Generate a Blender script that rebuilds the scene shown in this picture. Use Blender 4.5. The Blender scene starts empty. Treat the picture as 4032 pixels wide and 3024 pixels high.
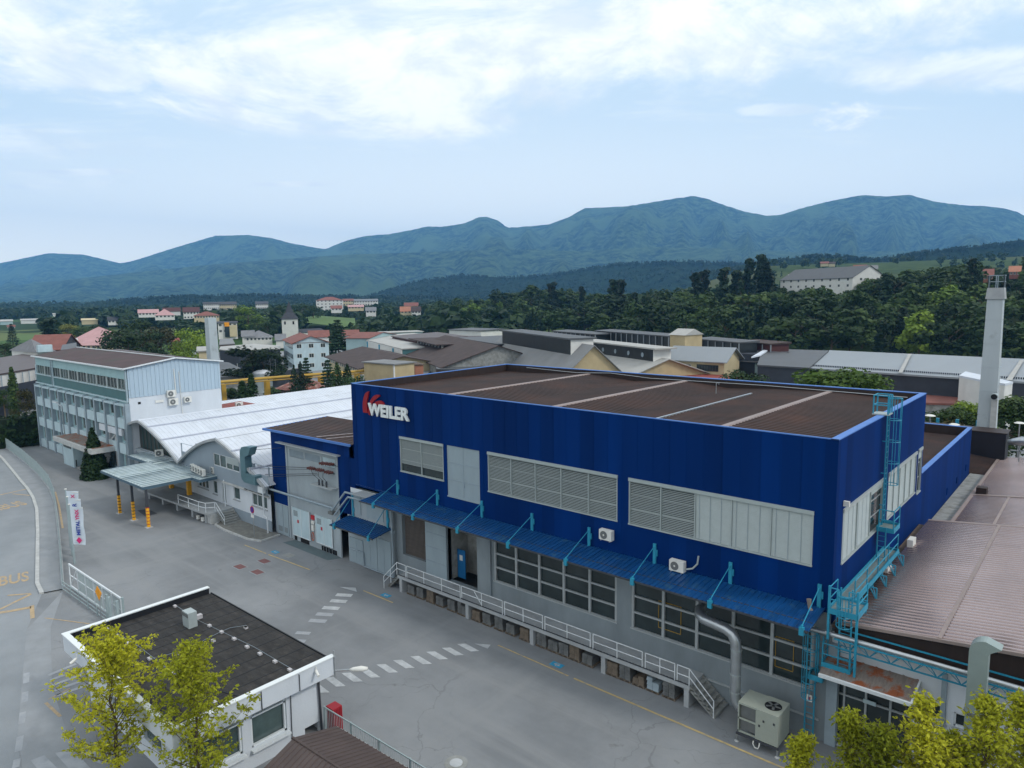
import bpy, math, random
from mathutils import Vector, Matrix
rnd = random.Random(7)
PI = math.pi
S = bpy.context.scene
COL = S.collection
# ---------------------------------------------------------------- camera
FPX, CX, CY, CAMH = 2764.02, 2016.0, 1512.0, 22.0     # calibrated on a 4032x3024 frame
_d1 = Vector((-1195-CX, 1210-CY, FPX)).normalized()
_d2 = Vector((4431-CX, 1132-CY, FPX)).normalized()
AX = -_d1; AY = (_d2 - AX*_d2.dot(AX)).normalized(); AZ = AX.cross(AY)
if AZ.y > 0: AZ = -AZ
def _w(c): return Vector((AX.dot(c), AY.dot(c), AZ.dot(c)))
CR, CU, CF = _w(Vector((1,0,0))), _w(Vector((0,-1,0))), _w(Vector((0,0,1)))
cd = bpy.data.cameras.new('camera'); cam = bpy.data.objects.new('camera', cd); COL.objects.link(cam)
cd.sensor_width = 36; cd.lens = FPX/4032*36; cd.clip_start = .3; cd.clip_end = 60000
M = Matrix.Identity(4)
for i in range(3):
    M[i][0] = CR[i]; M[i][1] = CU[i]; M[i][2] = -CF[i]
M.translation = Vector((0,0,CAMH)); cam.matrix_world = M
S.camera = cam
S.view_settings.view_transform = 'Standard'; S.view_settings.look = 'None'
S.view_settings.exposure = 0.14; S.view_settings.gamma = 1
try:
    S.cycles.volume_step_rate = 4; S.cycles.max_bounces = 6; S.cycles.volume_bounces = 1
    S.cycles.transparent_max_bounces = 8
except Exception: pass
# surveying helpers: a sight line from the camera station, met with a known plane
def _r(px, py): return _w(Vector((px-CX, py-CY, FPX)))
def G(px, py, z=0.0):
    r = _r(px, py); t = (z-CAMH)/r.z; return Vector((r.x*t, r.y*t, z))
def FY(px, py, y):
    r = _r(px, py); t = y/r.y; return Vector((r.x*t, y, CAMH+r.z*t))
def FX(px, py, x):
    r = _r(px, py); t = x/r.x; return Vector((x, r.y*t, CAMH+r.z*t))
def RD(px, py, d):
    r = _r(px, py); t = d/math.hypot(r.x, r.y); return Vector((r.x*t, r.y*t, CAMH+r.z*t))
def HZ(px): return 1165-(px-2016)*.0138
# ---------------------------------------------------------------- world
SUN_EL, SUN_AZ = math.radians(42), math.atan2(.25, .95)      # sun to the right of the picture, veiled
W = bpy.data.worlds.new('World'); S.world = W; W.use_nodes = True
nt = W.node_tree; N = nt.nodes; LK = nt.links; N.clear()
def wn(t, **k):
    n = N.new(t)
    for a, b in k.items(): setattr(n, a, b)
    return n
def wmath(op, a, b=None, c=None):
    n = wn('ShaderNodeMath', operation=op)
    for i, v in enumerate((a, b, c)):
        if v is None: continue
        if isinstance(v, (int, float)): n.inputs[i].default_value = v
        else: LK.new(v, n.inputs[i])
    return n.outputs[0]
def wss(v, lo, hi):
    n = wn('ShaderNodeMapRange', interpolation_type='SMOOTHSTEP')
    LK.new(v, n.inputs[0]); n.inputs[1].default_value = lo; n.inputs[2].default_value = hi
    return n.outputs[0]
sky = wn('ShaderNodeTexSky', sky_type='NISHITA'); sky.sun_disc = False
sky.sun_elevation = SUN_EL; sky.sun_rotation = PI/2-SUN_AZ
sky.altitude = 300; sky.air_density = 1.0; sky.dust_density = 1.6; sky.ozone_density = 1.2
tc = wn('ShaderNodeTexCoord'); sep = wn('ShaderNodeSeparateXYZ'); LK.new(tc.outputs['Generated'], sep.inputs[0])
fh = Vector((CF.x, CF.y, 0)).normalized(); rh = Vector((fh.y, -fh.x, 0))
def wdot(v):
    n = wn('ShaderNodeVectorMath', operation='DOT_PRODUCT'); LK.new(tc.outputs['Generated'], n.inputs[0])
    n.inputs[1].default_value = v; return n.outputs['Value']
fo = wmath('MAXIMUM', wdot(fh), .15)
uu = wmath('DIVIDE', wdot(rh), fo); vv = wmath('DIVIDE', sep.outputs[2], fo)
den = wmath('ADD', wmath('MAXIMUM', sep.outputs[2], 0.0), .10)
comb = wn('ShaderNodeCombineXYZ')
LK.new(wmath('DIVIDE', wdot(rh), den), comb.inputs[0]); LK.new(wmath('MULTIPLY', wmath('DIVIDE', wdot(fh), den), 1.0), comb.inputs[1])
def wnoise(scale, detail, rough, dist, off=0.0, vec=None, sc=(1,1,1)):
    mp = wn('ShaderNodeMapping'); LK.new(vec or comb.outputs[0], mp.inputs[0]); mp.inputs['Scale'].default_value = sc
    mp.inputs['Location'].default_value = (off, off*.7, 0)
    n = wn('ShaderNodeTexNoise'); LK.new(mp.outputs[0], n.inputs[0]); n.inputs['Scale'].default_value = scale
    n.inputs['Detail'].default_value = detail; n.inputs['Roughness'].default_value = rough; n.inputs['Distortion'].default_value = dist
    return n.outputs[0]
n1 = wnoise(.85, 9, .58, .5, 3.3); n2 = wnoise(3.2, 8, .6, .3, 9.1, None, (1, .6, 1))
dirv = wn('ShaderNodeCombineXYZ'); LK.new(uu, dirv.inputs[0]); LK.new(vv, dirv.inputs[1])
n3 = wnoise(9, 7, .62, .25, 1.7, dirv.outputs[0], (.16, 1.3, 1)); n4 = wnoise(16, 7, .6, .3, 5.0, dirv.outputs[0], (.5, 1, 1))
nb = wnoise(3.4, 11, .66, .9, 2.2, dirv.outputs[0], (.6, 1.5, 1))
nn = wmath('ADD', wmath('MULTIPLY', n1, .4), wmath('MULTIPLY', nb, .6))
# the big bank: lower edge near elevation slope .26, dipping in the middle left
edge = wmath('ADD', .225, wmath('MULTIPLY', wmath('ABSOLUTE', wmath('ADD', uu, .12)), .10))
bias = wss(wmath('SUBTRACT', vv, edge), -.07, .10)
m1 = wss(wmath('ADD', nn, wmath('MULTIPLY', wmath('SUBTRACT', bias, .55), .20)), .455, .60)
m1 = wmath('MULTIPLY', m1, wss(bias, .02, .35))
# thin bars low in the sky
m2 = wmath('MULTIPLY', wss(n3, .54, .72), wmath('MULTIPLY', wss(vv, .04, .14), .6))
# small cumulus on the right
def blob(u0, v0, a, b, lo, hi, nz):
    e = wmath('ADD', wmath('POWER', wmath('DIVIDE', wmath('SUBTRACT', uu, u0), a), 2.0), wmath('POWER', wmath('DIVIDE', wmath('SUBTRACT', vv, v0), b), 2.0))
    return wss(wmath('SUBTRACT', wmath('ADD', 1.0, wmath('MULTIPLY', wmath('SUBTRACT', n4, .5), nz)), e), lo, hi)
m3 = wmath('MAXIMUM', blob(.468, .236, .050, .020, 0.1, 1.1, 7.5), wmath('MULTIPLY', blob(.365, .248, .07, .011, 0, .8, 3.0), .6))
m3 = wmath('MULTIPLY', m3, .85)
m4 = wmath('MULTIPLY', wmath('MAXIMUM', blob(-.60, .178, .11, .006, 0, .9, 1.5), blob(-.30, .158, .07, .005, 0, .9, 1.5)), .6)
m5 = wmath('MULTIPLY', wmath('MAXIMUM', blob(.62, .30, .20, .035, -.2, 1.0, 3.4), blob(-.62, .31, .22, .03, -.1, 1.0, 3.4)), .75)
mask = wmath('MAXIMUM', wmath('MAXIMUM', m1, m2), wmath('MAXIMUM', m3, wmath('MAXIMUM', m4, m5)))
skc = wn('ShaderNodeVectorMath', operation='SCALE'); LK.new(sky.outputs[0], skc.inputs[0]); skc.inputs['Scale'].default_value = 1.0
def wmix(f, a, b):
    n = wn('ShaderNodeMix', data_type='RGBA'); 
    if isinstance(f, float): n.inputs[0].default_value = f
    else: LK.new(f, n.inputs[0])
    for i, v in ((6, a), (7, b)):
        if isinstance(v, tuple): n.inputs[i].default_value = v
        else: LK.new(v, n.inputs[i])
    return n.outputs[2]
BG = .12
k = 1/BG
veil = wmix(wss(vv, .30, .0), (.74*k, .90*k, 1.02*k, 1), (1.60*k, 1.52*k, 1.34*k, 1))     # thin high veil of cirrus haze
base = wmix(.92, skc.outputs[0], veil)
csh = wmix(wss(n2, .35, .62), (.92*k, .98*k, 1.02*k, 1), (1.24*k, 1.24*k, 1.22*k, 1))
fin = wmix(mask, base, csh)
bgn = wn('ShaderNodeBackground'); LK.new(fin, bgn.inputs[0]); bgn.inputs[1].default_value = BG
wo = wn('ShaderNodeOutputWorld'); LK.new(bgn.outputs[0], wo.inputs[0])
sd = bpy.data.lights.new('sun', 'SUN'); sd.energy = 1.5; sd.angle = math.radians(10); sd.color = (1, .96, .9)
so = bpy.data.objects.new('sun', sd); COL.objects.link(so)
sv = Vector((math.cos(SUN_EL)*math.cos(SUN_AZ), math.cos(SUN_EL)*math.sin(SUN_AZ), math.sin(SUN_EL)))
so.rotation_euler = sv.to_track_quat('Z', 'Y').to_euler(); so.location = (60, 0, 90)
# ---------------------------------------------------------------- helpers
def tag(o, label=None, cat=None, group=None, kind=None):
    if label: o['label'] = label
    if cat: o['category'] = cat
    if group: o['group'] = group
    if kind: o['kind'] = kind
    return o
def thing(name, label, cat, loc=(0,0,0), group=None):
    o = bpy.data.objects.new(name, None); COL.objects.link(o); o.location = loc; o.empty_display_size = .2
    return tag(o, label, cat, group)
def wl(o):
    v = Vector(o.location)
    while o.parent: o = o.parent; v += Vector(o.location)
    return v
def copy_tree(o, parent=None):
    c = o.copy(); COL.objects.link(c); c.parent = parent
    for ch in list(o.children): copy_tree(ch, c)
    return c
class MB:
    def __init__(s): s.v = []; s.f = []
    def poly(s, pts):
        n = len(s.v); s.v += [tuple(p) for p in pts]; s.f.append(tuple(range(n, n+len(pts)))); return s
    def mesh(s, vs, fs):
        n = len(s.v); s.v += [tuple(p) for p in vs]; s.f += [tuple(i+n for i in f) for f in fs]; return s
    def box(s, x0, x1, y0, y1, z0, z1):
        return s.mesh([(x0,y0,z0),(x1,y0,z0),(x1,y1,z0),(x0,y1,z0),(x0,y0,z1),(x1,y0,z1),(x1,y1,z1),(x0,y1,z1)],
                      [(3,2,1,0),(4,5,6,7),(0,1,5,4),(1,2,6,5),(2,3,7,6),(3,0,4,7)])
    def hexa(s, b, t):      # b, t: four points bottom, four points top
        return s.mesh(list(b)+list(t), [(3,2,1,0),(4,5,6,7),(0,1,5,4),(1,2,6,5),(2,3,7,6),(3,0,4,7)])
    def ext(s, pts, d):     # extrude polygon by vector d
        n = len(pts); d = Vector(d); q = [Vector(p) for p in pts]
        return s.mesh(q+[p+d for p in q], [tuple(range(n))[::-1], tuple(range(n, 2*n))]+[(i,(i+1)%n,(i+1)%n+n,i+n) for i in range(n)])
    def bar(s, p, q, w, h=None, up=(0,0,1)):
        p = Vector(p); q = Vector(q); h = h or w; d = (q-p)
        if d.length < 1e-6: return s
        d.normalize(); u = Vector(up)
        if abs(d.dot(u)) > .98: u = Vector((1,0,0))
        a = d.cross(u).normalized()*w/2; b = a.cross(d).normalized()*h/2
        return s.hexa([p-a-b, p+a-b, q+a-b, q-a-b], [p-a+b, p+a+b, q+a+b, q-a+b])
    def tube(s, path, r, n=8, cap=True, rs=None):
        path = [Vector(p) for p in path]; m = len(path); rings = []; prev = None
        for i, p in enumerate(path):
            if i == 0: d = path[1]-p
            elif i == m-1: d = p-path[i-1]
            else: d = (path[i+1]-p).normalized()+(p-path[i-1]).normalized()
            d.normalize()
            u = prev if prev is not None else (Vector((0,0,1)) if abs(d.z) < .9 else Vector((1,0,0)))
            a = d.cross(u)
            if a.length < 1e-5: a = d.cross(Vector((0,1,0)))
            a.normalize(); b = a.cross(d).normalized(); prev = b
            rr = rs[i] if rs else r
            rings.append([p+a*math.cos(2*PI*j/n)*rr+b*math.sin(2*PI*j/n)*rr for j in range(n)])
        vs = [v for rg in rings for v in rg]; fs = []
        for i in range(m-1):
            for j in range(n): fs.append((i*n+j, i*n+(j+1)%n, (i+1)*n+(j+1)%n, (i+1)*n+j))
        if cap: fs += [tuple(range(n))[::-1], tuple(range((m-1)*n, m*n))]
        return s.mesh(vs, fs)
    def cyl(s, c, r, h, n=16, r2=None):
        c = Vector(c); return s.tube([c, c+Vector((0,0,h))], r, n, True, [r, r2 if r2 is not None else r])
    def build(s, name, m, parent=None, smooth=False, fix=True):
        me = bpy.data.meshes.new(name); off = wl(parent) if parent else Vector((0,0,0))
        me.from_pydata([(a-off.x, b-off.y, c-off.z) for a, b, c in s.v], [], s.f)
        if fix and len(s.f) < 60000:
            import bmesh
            bm = bmesh.new(); bm.from_mesh(me); bmesh.ops.recalc_face_normals(bm, faces=bm.faces[:]); bm.to_mesh(me); bm.free()
        if smooth:
            for p in me.polygons: p.use_smooth = True
        me.materials.append(m)
        o = bpy.data.objects.new(name, me); COL.objects.link(o); o.parent = parent
        return o
def corr(mb, a, b, c, d, pitch, amp, dz=(0,0,1), prof='trap'):
    """corrugated sheet: ribs run a->b, repeated from edge ab towards edge dc"""
    a, b, c, d = map(Vector, (a, b, c, d)); L = (d-a).length; n = max(2, int(L/pitch)); up = Vector(dz)
    us = []
    for i in range(n):
        if prof == 'trap': us += [(i/n, 0), ((i+.45)/n, 0), ((i+.55)/n, 1), ((i+.9)/n, 1)]
        elif prof == 'rib': us += [(i/n, 0), ((i+.8)/n, 0), ((i+.85)/n, 1), ((i+.95)/n, 1)]
        else: us += [((i+j/4)/n, .5-.5*math.cos(2*PI*j/4)) for j in range(4)]
    us.append((1, 0)); vs = []
    for u, h in us: vs += [a.lerp(d, u)+up*amp*h, b.lerp(c, u)+up*amp*h]
    return mb.mesh(vs, [(2*i, 2*i+1, 2*i+3, 2*i+2) for i in range(len(us)-1)])
def wall(mb, ax, c, a0, a1, z0, z1, holes=(), dep=.12, sgn=-1):
    """wall sheet with real openings. ax 'y': plane y=c seen along x; ax 'x': plane x=c. reveals go inwards by dep"""
    A = sorted({a0, a1, *[h[0] for h in holes], *[h[1] for h in holes]}); Z = sorted({z0, z1, *[h[2] for h in holes], *[h[3] for h in holes]})
    P = (lambda a, z, q=0: (a, c-sgn*q, z)) if ax == 'y' else (lambda a, z, q=0: (c-sgn*q, a, z))
    for i in range(len(A)-1):
        for j in range(len(Z)-1):
            am, zm = (A[i]+A[i+1])/2, (Z[j]+Z[j+1])/2
            if any(h[0] < am < h[1] and h[2] < zm < h[3] for h in holes): continue
            mb.poly([P(A[i], Z[j]), P(A[i+1], Z[j]), P(A[i+1], Z[j+1]), P(A[i], Z[j+1])])
    for h0, h1, g0, g1 in holes:
        for (p, q) in (((h0,g0),(h1,g0)), ((h1,g0),(h1,g1)), ((h1,g1),(h0,g1)), ((h0,g1),(h0,g0))):
            mb.poly([P(*p), P(*q), P(*q, dep), P(*p, dep)])
    return mb
# ---------------------------------------------------------------- materials
def mat(name, col, rough=.7, panel=None, cracks=None, metal=0, var=.12, vs=1.2, bump=0, bs=30, spec=.3, col2=None, c2s=.4, c2t=(.5,.65), streak=None, alpha=None, trans=0, emit=None):
    m = bpy.data.materials.new(name); m.use_nodes = True; t = m.node_tree; n = t.nodes; p = n['Principled BSDF']; l = t.links
    p.inputs['Roughness'].default_value = rough; p.inputs['Metallic'].default_value = metal
    p.inputs['Specular IOR Level'].default_value = spec
    if trans: p.inputs['Transmission Weight'].default_value = trans
    if alpha is not None: p.inputs['Alpha'].default_value = alpha
    tcn = n.new('ShaderNodeTexCoord'); src = tcn.outputs['Object']
    nz = n.new('ShaderNodeTexNoise'); nz.inputs['Scale'].default_value = vs; nz.inputs['Detail'].default_value = 6; nz.inputs['Roughness'].default_value = .6
    if streak:
        mp = n.new('ShaderNodeMapping'); mp.inputs['Scale'].default_value = streak; l.new(src, mp.inputs[0]); l.new(mp.outputs[0], nz.inputs[0])
    else: l.new(src, nz.inputs[0])
    def rgb(v, c=col): return tuple(max(0, x*v) for x in c[:3])+(1,)
    rp = n.new('ShaderNodeValToRGB'); l.new(nz.outputs[0], rp.inputs[0])
    rp.color_ramp.elements[0].position = .3; rp.color_ramp.elements[1].position = .7
    rp.color_ramp.elements[0].color = rgb(1-var); rp.color_ramp.elements[1].color = rgb(1+var)
    out = rp.outputs[0]
    if col2:
        nz2 = n.new('ShaderNodeTexNoise'); nz2.inputs['Scale'].default_value = c2s; nz2.inputs['Detail'].default_value = 8; nz2.inputs['Roughness'].default_value = .65
        l.new(src, nz2.inputs[0])
        mr = n.new('ShaderNodeMapRange'); l.new(nz2.outputs[0], mr.inputs[0]); mr.inputs[1].default_value = c2t[0]; mr.inputs[2].default_value = c2t[1]
        mx = n.new('ShaderNodeMix'); mx.data_type = 'RGBA'; l.new(mr.outputs[0], mx.inputs[0]); l.new(out, mx.inputs[6]); mx.inputs[7].default_value = tuple(col2[:3])+(1,)
        out = mx.outputs[2]
    if panel:      # sheet to sheet tone differences
        sx = n.new('ShaderNodeSeparateXYZ'); l.new(src, sx.inputs[0]); ad = n.new('ShaderNodeMath'); ad.operation = 'ADD'; l.new(sx.outputs[0], ad.inputs[0]); l.new(sx.outputs[1], ad.inputs[1])
        dv = n.new('ShaderNodeMath'); dv.operation = 'DIVIDE'; l.new(ad.outputs[0], dv.inputs[0]); dv.inputs[1].default_value = panel[0]; fl = n.new('ShaderNodeMath'); fl.operation = 'FLOOR'; l.new(dv.outputs[0], fl.inputs[0])
        wv = n.new('ShaderNodeTexWhiteNoise'); wv.noise_dimensions = '1D'; l.new(fl.outputs[0], wv.inputs['W']); mr_ = n.new('ShaderNodeMapRange'); l.new(wv.outputs['Value'], mr_.inputs[0]); mr_.inputs[3].default_value = 1-panel[1]; mr_.inputs[4].default_value = 1+panel[1]
        vm = n.new('ShaderNodeVectorMath'); vm.operation = 'SCALE'; l.new(out, vm.inputs[0]); l.new(mr_.outputs[0], vm.inputs['Scale']); out = vm.outputs[0]
    if cracks:     # worn paving: tyre-polished bands, blotches, tar-filled cracks
        for (sc, rot, lo, hi, cc) in (((.05,.7,1), .05, .50, .68, cracks[0]), ((.6,.04,1), .5, .55, .72, cracks[0]), ((.9,.9,1), 0, .66, .74, cracks[1])):
            mp2 = n.new('ShaderNodeMapping'); l.new(src, mp2.inputs[0]); mp2.inputs['Scale'].default_value = sc; mp2.inputs['Rotation'].default_value = (0, 0, rot)
            q = n.new('ShaderNodeTexNoise'); l.new(mp2.outputs[0], q.inputs[0]); q.inputs['Scale'].default_value = .8; q.inputs['Detail'].default_value = 8; q.inputs['Roughness'].default_value = .62
            mr2 = n.new('ShaderNodeMapRange'); l.new(q.outputs[0], mr2.inputs[0]); mr2.inputs[1].default_value = lo; mr2.inputs[2].default_value = hi; mr2.inputs[4].default_value = .75
            mx2 = n.new('ShaderNodeMix'); mx2.data_type = 'RGBA'; l.new(mr2.outputs[0], mx2.inputs[0]); l.new(out, mx2.inputs[6]); mx2.inputs[7].default_value = tuple(cc)+(1,); out = mx2.outputs[2]
        for sc, wd in ((.11, .0042), (.23, .004)):
            dn = n.new('ShaderNodeTexNoise'); l.new(src, dn.inputs[0]); dn.inputs['Scale'].default_value = .5; dn.inputs['Detail'].default_value = 5
            mxv = n.new('ShaderNodeMix'); mxv.data_type = 'VECTOR'; mxv.inputs[0].default_value = .12 if sc < .2 else .2; l.new(src, mxv.inputs[4]); 
            va = n.new('ShaderNodeVectorMath'); va.operation = 'MULTIPLY_ADD'; l.new(dn.outputs['Color'], va.inputs[0]); va.inputs[1].default_value = (3,3,0); l.new(src, va.inputs[2])
            vo = n.new('ShaderNodeTexVoronoi'); vo.feature = 'DISTANCE_TO_EDGE'; vo.inputs['Scale'].default_value = sc; l.new(va.outputs[0], vo.inputs[0])
            lt = n.new('ShaderNodeMapRange'); l.new(vo.outputs['Distance'], lt.inputs[0]); lt.inputs[1].default_value = wd*.4; lt.inputs[2].default_value = wd; lt.inputs[3].default_value = .30; lt.inputs[4].default_value = 0
            mk = n.new('ShaderNodeTexNoise'); l.new(src, mk.inputs[0]); mk.inputs['Scale'].default_value = .09; mk2 = n.new('ShaderNodeMapRange'); l.new(mk.outputs[0], mk2.inputs[0]); mk2.inputs[1].default_value = .48; mk2.inputs[2].default_value = .58
            ml = n.new('ShaderNodeMath'); ml.operation = 'MULTIPLY'; l.new(lt.outputs[0], ml.inputs[0]); l.new(mk2.outputs[0], ml.inputs[1])
            mx3 = n.new('ShaderNodeMix'); mx3.data_type = 'RGBA'; l.new(ml.outputs[0], mx3.inputs[0]); l.new(out, mx3.inputs[6]); mx3.inputs[7].default_value = (.07,.075,.08,1); out = mx3.outputs[2]
    l.new(out, p.inputs['Base Color'])
    if bump:
        nb_ = n.new('ShaderNodeTexNoise'); nb_.inputs['Scale'].default_value = bs; nb_.inputs['Detail'].default_value = 4; l.new(src, nb_.inputs[0])
        bp = n.new('ShaderNodeBump'); bp.inputs['Strength'].default_value = bump; bp.inputs['Distance'].default_value = .05
        l.new(nb_.outputs[0], bp.inputs['Height']); l.new(bp.outputs[0], p.inputs['Normal'])
    if emit: p.inputs['Emission Color'].default_value = tuple(emit)+(1,); p.inputs['Emission Strength'].default_value = 1
    return m
def leafmat(name, col, col2, rough=.6, tr=.25):
    m = bpy.data.materials.new(name); m.use_nodes = True; t = m.node_tree; n = t.nodes; p = n['Principled BSDF']; l = t.links
    p.inputs['Roughness'].default_value = rough; p.inputs['Specular IOR Level'].default_value = .2
    g = n.new('ShaderNodeNewGeometry'); oi = n.new('ShaderNodeObjectInfo')
    tcn = n.new('ShaderNodeTexCoord'); nz = n.new('ShaderNodeTexNoise'); nz.inputs['Scale'].default_value = .5; nz.inputs['Detail'].default_value = 3; l.new(tcn.outputs['Object'], nz.inputs[0])
    a1 = n.new('ShaderNodeMath'); a1.operation = 'MULTIPLY_ADD'; l.new(g.outputs['Random Per Island'], a1.inputs[0]); a1.inputs[1].default_value = .55; 
    a2 = n.new('ShaderNodeMath'); a2.operation = 'MULTIPLY_ADD'; l.new(nz.outputs[0], a2.inputs[0]); a2.inputs[1].default_value = 1.4; a2.inputs[2].default_value = -.5
    l.new(a2.outputs[0], a1.inputs[2])
    mx = n.new('ShaderNodeMix'); mx.data_type = 'RGBA'; mx.clamp_factor = True; l.new(a1.outputs[0], mx.inputs[0]); mx.inputs[6].default_value = tuple(col)+(1,); mx.inputs[7].default_value = tuple(col2)+(1,)
    hs = n.new('ShaderNodeHueSaturation'); l.new(mx.outputs[2], hs.inputs['Color'])
    mr = n.new('ShaderNodeMapRange'); l.new(oi.outputs['Random'], mr.inputs[0]); mr.inputs[3].default_value = .6; mr.inputs[4].default_value = 1.6; l.new(mr.outputs[0], hs.inputs['Value'])
    mh = n.new('ShaderNodeMapRange'); l.new(oi.outputs['Random'], mh.inputs[0]); mh.inputs[3].default_value = .515; mh.inputs[4].default_value = .485; l.new(mh.outputs[0], hs.inputs['Hue'])
    l.new(hs.outputs[0], p.inputs['Base Color'])
    if tr:
        td = n.new('ShaderNodeBsdfTranslucent'); l.new(hs.outputs[0], td.inputs[0]); ms = n.new('ShaderNodeMixShader'); ms.inputs[0].default_value = tr
        o = n['Material Output']; l.new(p.outputs[0], ms.inputs[1]); l.new(td.outputs[0], ms.inputs[2]); l.new(ms.outputs[0], o.inputs[0])
    return m
m_ = {}
def MM(k, *a, **kw): m_[k] = mat(k, *a, **kw); return m_[k]
MM('asphalt', (.175,.187,.197), .9, var=.14, vs=.16, bump=.25, bs=14, col2=(.255,.268,.278), c2s=.09, c2t=(.42,.68), streak=(.5,1.6,1), cracks=((.235,.245,.25),(.12,.125,.125)))
MM('road_asphalt', (.215,.235,.25), .9, var=.10, vs=.3, bump=.25, bs=14, col2=(.27,.29,.305), c2s=.12, c2t=(.45,.7))
MM('pavement', (.245,.262,.275), .9, var=.1, vs=.7, bump=.2, bs=10, col2=(.20,.215,.23), c2s=.5, c2t=(.55,.75))
MM('concrete', (.33,.35,.36), .88, var=.14, vs=.9, bump=.2, bs=12)
MM('old_concrete', (.26,.27,.26), .9, var=.22, vs=1.6, bump=.3, bs=10, col2=(.13,.12,.10), c2s=.9, c2t=(.52,.75))
MM('kerb_stone', (.42,.43,.42), .85, var=.15, vs=2)
MM('blue_clad', (.000,.021,.120), .7, panel=(1.0,.18), var=.14, vs=.5, spec=.06, streak=(1.1,1.1,.10))
MM('blue_trim', (.07,.18,.48), .5, var=.1, vs=1)
MM('brown_roof', (.038,.024,.021), .6, var=.22, vs=.35, spec=.2, col2=(.075,.036,.025), c2s=.25, c2t=(.45,.75))
MM('brown_trim', (.25,.20,.185), .5, var=.12, vs=1)
MM('dark_brown', (.028,.018,.016), .55, var=.2, vs=1.2, streak=(3,3,.3))
MM('grey_wall', (.30,.345,.37), .85, var=.14, vs=.45, bump=.1, bs=9, streak=(1,1,.35))
MM('white_wall', (.56,.60,.64), .85, var=.06, vs=.6, bump=.1, bs=9, streak=(1,1,.3))
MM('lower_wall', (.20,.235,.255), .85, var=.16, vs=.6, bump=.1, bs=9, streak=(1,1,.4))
MM('frame_grey', (.33,.36,.37), .5, var=.06, vs=2)
MM('door_grey', (.27,.335,.37), .5, var=.06, vs=1.4, streak=(1,1,.3))
MM('slat_alu', (.36,.41,.41), .45, metal=.1, var=.05, vs=3)
MM('white_metal', (.62,.66,.68), .45, var=.05, vs=3)
MM('teal_metal', (.025,.25,.38), .42, var=.12, vs=3, col2=(.05,.20,.26), c2s=3, c2t=(.6,.75))
MM('teal_floor', (.16,.21,.21), .7, var=.15, vs=8)
MM('canopy_blue', (.003,.055,.18), .42, var=.22, vs=1.0, spec=.5, streak=(3,.4,1), col2=(.05,.12,.16), c2s=1.2, c2t=(.56,.8))
MM('glass', (.022,.034,.036), .10, var=.4, vs=.6, spec=.55)
MM('glass_pale', (.055,.085,.085), .10, var=.35, vs=.8, spec=.6)
MM('dark_void', (.008,.009,.010), .8, var=.3, vs=2)
MM('galv', (.42,.45,.47), .30, metal=.75, var=.12, vs=2.5)
MM('rust_roof', (.20,.17,.15), .8, var=.2, vs=2, col2=(.24,.075,.03), c2s=1.1, c2t=(.50,.58), streak=(6,1,1))
MM('rust_dark', (.10,.075,.06), .85, var=.3, vs=3)
MM('white_roof', (.56,.60,.655), .5, var=.07, vs=.3, col2=(.46,.49,.52), c2s=.35, c2t=(.52,.78), streak=(.3,2.5,1))
MM('seam_grey', (.38,.41,.48), .6)
MM('felt_roof', (.030,.029,.028), .85, var=.4, vs=1.4, bump=.3, bs=8, col2=(.075,.065,.058), c2s=1.6, c2t=(.55,.78), streak=(.4,2.2,1))
MM('felt_edge', (.012,.014,.018), .6)
MM('yellow_paint', (.47,.36,.16), .85, var=.2, vs=3, col2=(.27,.27,.24), c2s=2.2, c2t=(.5,.68))
MM('orange_paint', (.40,.30,.18), .85, var=.2, vs=3, col2=(.27,.275,.27), c2s=1.8, c2t=(.50,.72))
MM('white_paint', (.44,.46,.47), .85, var=.15, vs=3, col2=(.30,.32,.33), c2s=1.3, c2t=(.45,.75))
MM('white_paint_worn', (.34,.36,.38), .85, var=.15, vs=3, col2=(.26,.28,.30), c2s=1.5, c2t=(.42,.62))
MM('blue_paint', (.03,.27,.45), .8, var=.15, vs=3, col2=(.24,.30,.33), c2s=3, c2t=(.55,.7))
MM('red_paint', (.15,.075,.075), .85, var=.15, vs=3)
MM('plastic_white', (.66,.66,.62), .45, var=.04, vs=3)
MM('ac_grille', (.14,.15,.15), .6, var=.1, vs=3)
MM('red_sign', (.27,.006,.014), .4, var=.08, vs=2)
MM('sign_white', (.70,.74,.74), .4, var=.04, vs=3)
MM('banner', (.55,.62,.68), .7, var=.05, vs=1)
MM('banner_blue', (.03,.06,.30), .6); MM('banner_pink', (.55,.03,.16), .6)
MM('sign_blue', (.01,.04,.32), .4); MM('sign_red', (.42,.02,.03), .4); MM('sign_orange', (.75,.30,.01), .4)
MM('pallet_wood', (.13,.105,.08), .85, var=.3, vs=3)
MM('film_grey', (.11,.115,.115), .5, var=.4, vs=2.5, bump=.4, bs=6)
MM('yellow_post', (.78,.38,.015), .5, var=.15, vs=4); MM('black_post', (.02,.02,.022), .6); MM('steel_dark', (.05,.055,.065), .5)
MM('mint', (.30,.45,.47), .7, var=.08, vs=1); MM('mint_pale', (.42,.53,.57), .7, var=.10, vs=1.3, streak=(1,1,.4)); MM('petrol', (.055,.14,.15), .5, var=.08, vs=.8)
MM('pale_blue_clad', (.38,.48,.56), .55, var=.05, vs=.8, streak=(2,2,.2))
MM('pilaster', (.26,.32,.36), .8, var=.1, vs=1)
MM('canopy_roof', (.42,.50,.52), .5, var=.10, vs=1.5, col2=(.30,.37,.35), c2s=.8, c2t=(.5,.75)); MM('canopy_edge', (.07,.12,.16), .55)
MM('red_roof', (.24,.055,.04), .7, var=.2, vs=.8, col2=(.15,.05,.04), c2s=.6); MM('red_tile', (.19,.075,.06), .8, var=.2, vs=.6)
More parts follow.
